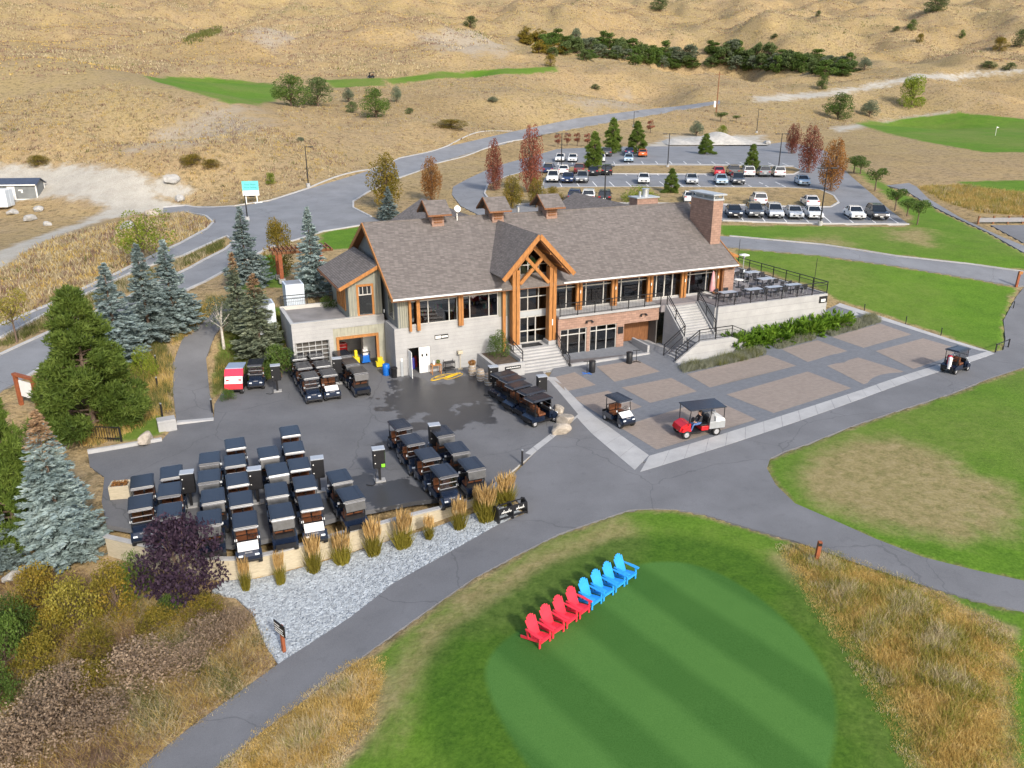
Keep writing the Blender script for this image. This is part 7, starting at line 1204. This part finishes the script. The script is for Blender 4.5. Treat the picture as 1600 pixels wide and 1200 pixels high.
# site shed and container at the left edge
b_ = G(30, 316); e = T(empty('site_shed', (b_[0] - 3, b_[1] + 2, b_[2]), .12), 'dark grey site shed with blue-black roof and white trim', 'shed'); MB().box(-9, 5.2, -1.5, 1.5, .35, 2.6).build('wall', M['siding_dark'], e); MB().prism([(-1.8, 2.55), (0, 3.4), (1.8, 2.55), (1.8, 2.45), (0, 3.28), (-1.8, 2.45)], 'x', -9.2, 5.5).build('roof', plain('blue_black_roof', (.05, .065, .1), .6, .15, 2), e); MB().prism([(-1.5, 2.6), (0, 3.3), (1.5, 2.6)], 'x', 5.0, 5.2).build('gable', M['siding_dark'], e)
m = MB(); m.box(5.1, 5.25, -1.55, -1.4, .3, 2.6); m.box(5.1, 5.25, 1.4, 1.55, .3, 2.6); m.box(-9, 5.3, -1.85, -1.75, 2.42, 2.58); m.box(-9, 5.3, -1.55, -1.5, .25, .4); m.box(5.2, 5.25, -1.5, 1.5, .25, .4); m.build('white_trim', M['white'], e); MB().box(2.6, 3.2, -1.54, -1.5, 1.6, 1.8).box(2.95, 3.2, -1.54, -1.5, 1.3, 1.6).build('notice', M['white'], e); MB().box(1.0, 2.1, -1.54, -1.5, .4, 2.3).build('door', M['white'], e)
for x in (-8, -2, 4.6): MB().box(x - .2, x + .2, -1.2, 1.2, 0, .35).build('footing', M['concrete'], e)
b_ = G(20, 322); e = T(empty('shipping_container', (b_[0] - 1.5, b_[1] - 1.0, b_[2]), .12), 'white shipping container in front of the site shed', 'container'); MB().box(-6, 1.8, -1.2, 1.2, .1, 2.6).build('box', M['white'], e)
for k in range(26): MB().box(-5.9 + k * .29, -5.75 + k * .29, -1.24, -1.2, .2, 2.5).build('corrugation', M['white'], e)
for y in (-.6, .6): MB().box(1.8, 1.84, y - .55, y + .55, .2, 2.5).build('door', M['ac'], e)
# gravel pile
gq = PZ(1090, 229, 8.6); bm = bmesh.new(); bmesh.ops.create_grid(bm, x_segments=60, y_segments=24, size=1); g0, g1 = G(1040, 226), G(1195, 226); L = np.hypot(*(g1 - g0)[:2])
for v in bm.verts: x, y = v.co.x, v.co.y; v.co = Vector((x * L / 2, y * 7, max(0, (1 - x ** 4) * (1 - y * y)) * (1.7 + .7 * math.sin(5 * x + 1) + .3 * math.sin(13 * x + 4 * y)) - .1))
me = bpy.data.meshes.new('gravel_pile'); bm.to_mesh(me); bm.free(); me.materials.append(plain('grey_aggregate', (.42, .4, .36), .95, .2, 1.2, bmp=.6, bscale=8)); me.polygons.foreach_set('use_smooth', np.ones(len(me.polygons), bool)); gm_ = (g0 + g1) / 2; T(mesh_obj('gravel_pile', me, None, (gm_[0], gm_[1] + 4, hz(gm_[0], gm_[1] + 4)), (0, 0, math.atan2(*(g1 - g0)[1::-1]))), 'long pale heap of aggregate behind the parking lot', 'gravel pile')
# far golf things
b_ = G(1555, 212); e = T(empty('flagstick', tuple(b_)), 'white flagstick on the far right green', 'flag'); MB().tube((0, 0, 0), (0, 0, 2.3), .04).build('stick', M['white'], e); MB().prism([(0, 1.9), (.7, 2.1), (0, 2.3)], 'y', -.01, .01).build('flag', M['white'], e)
b_ = G(580, 122); cart((b_[0], b_[1], b_[2] + .05), 1.2, 'tiny golf cart far away on the hillside fairway', 'moving carts')
# ------------------------------------------------------------------ terrace furniture
tabs = [(29.0, -2.3, 0), (31.8, -2.3, 0), (34.0, -2.4, 0), (36.2, -2.4, 0), (33.0, 1.2, 1), (35.6, .6, 0), (36.3, 3.4, 0), (34.4, 4.6, 0), (32.6, 6.6, 0)]; td = ['beside the closed parasol', 'along the front rail, second from the stairs', 'along the front rail, third from the stairs', 'at the front right corner of the terrace', 'that is round and white, beside the brick pier', 'in the middle of the terrace', 'under the patio heater', 'along the back rail', 'at the far back of the terrace']
for k, (x, y, rd_) in enumerate(tabs):
    dining(x, y, 3.61, ('white round terrace table ' if rd_ else 'grey terrace table ') + td[k], 'terrace tables', M['white'] if rd_ else M['grey_top'], bool(rd_))
    for j, (dx, dy, rz) in enumerate(((-.45, .72, 0), (.45, .72, 0), (-.45, -.72, math.pi), (.45, -.72, math.pi)) if not rd_ else ((-.75, 0, math.pi / 2), (.75, 0, -math.pi / 2))):
        chair(x + dx, y + dy, 3.61, rz + random.uniform(-.25, .25), 'black chair, %s, of the table %s' % ((['far left side', 'far right side', 'near left side', 'near right side'] if not rd_ else ['left', 'right'])[j], td[k]), 'terrace chairs')
def heater(x, y, lab):
    e = T(empty('patio_heater', tuple(bw(x, y, 3.61)), BRZ), lab, 'patio heater'); MB().lathe([(.25, 0), (.27, .1), (.25, .7), (.1, .75)], 14).build('base', M['metal'], e); MB().tube((0, 0, .7), (0, 0, 2.0), .04).build('pole', M['metal'], e); MB().lathe([(.1, 1.85), (.12, 2.1), (.05, 2.15)], 12).build('burner', M['metal'], e); MB().lathe([(.5, 2.13), (.48, 2.17), (.15, 2.26), (.04, 2.28)], 20).build('reflector', M['white'], e)
heater(36.2, 4.6, 'steel patio heater with wide pale reflector on the terrace')
e = T(empty('parasol', tuple(bw(28.3, -1.0, 3.61)), BRZ), 'closed pink parasol beside the brick pier', 'parasol'); MB().tube((0, 0, 0), (0, 0, 2.4), .03).build('pole', M['metal'], e); MB().lathe([(.22, .6), (.26, .75), (.2, 1.4), (.1, 2.2), (.03, 2.35)], 9).build('canopy', plain('pink_canvas', (.62, .3, .3), .8), e); MB().lathe([(.3, 0), (.3, .08), (.06, .12)], 14).build('base', M['concrete'], e)
for x, y, lab in ((38.35, 8, 'thin dark pole on the terrace rail, back one'), (38.35, -2.6, 'thin dark pole with string lights at the terrace corner')): T(MB().tube((0, 0, 0), (0, 0, 2.9), .025).build('light_pole', M['black_metal'], None, tuple(bw(x, y, 3.68))), lab, 'pole')
# loose stones of the gravel bed
gp_ = scatter(GRAVEL, 9000, .05); gz = height(gp_[:, 0], gp_[:, 1]) + .03; n = len(gp_); sz = RNG.uniform(.035, .085, n); oc = np.array([(1, 0, 0), (0, 1, 0), (-1, 0, 0), (0, -1, 0), (0, 0, .7), (0, 0, -.5)]); ang_ = RNG.uniform(0, 6.28, n); ca, sa = np.cos(ang_), np.sin(ang_); V = oc[None] * (sz[:, None, None] * RNG.uniform(.6, 1.3, (n, 6, 1))); V = np.stack([V[..., 0] * ca[:, None] - V[..., 1] * sa[:, None], V[..., 0] * sa[:, None] + V[..., 1] * ca[:, None], V[..., 2]], -1) + np.c_[gp_, gz][:, None]
ft = np.array([(0, 1, 4), (1, 2, 4), (2, 3, 4), (3, 0, 4)]); T(mesh_obj('gravel_stones', np_mesh('gravel_stones', V.reshape(-1, 3), (ft[None] + (np.arange(n) * 6)[:, None, None]).reshape(-1, 3), [plain('crushed_stone', (.35, .38, .4), .85, .35, 5, world=True)])), 'loose crushed stones of the gravel bed', 'gravel', kind='stuff')
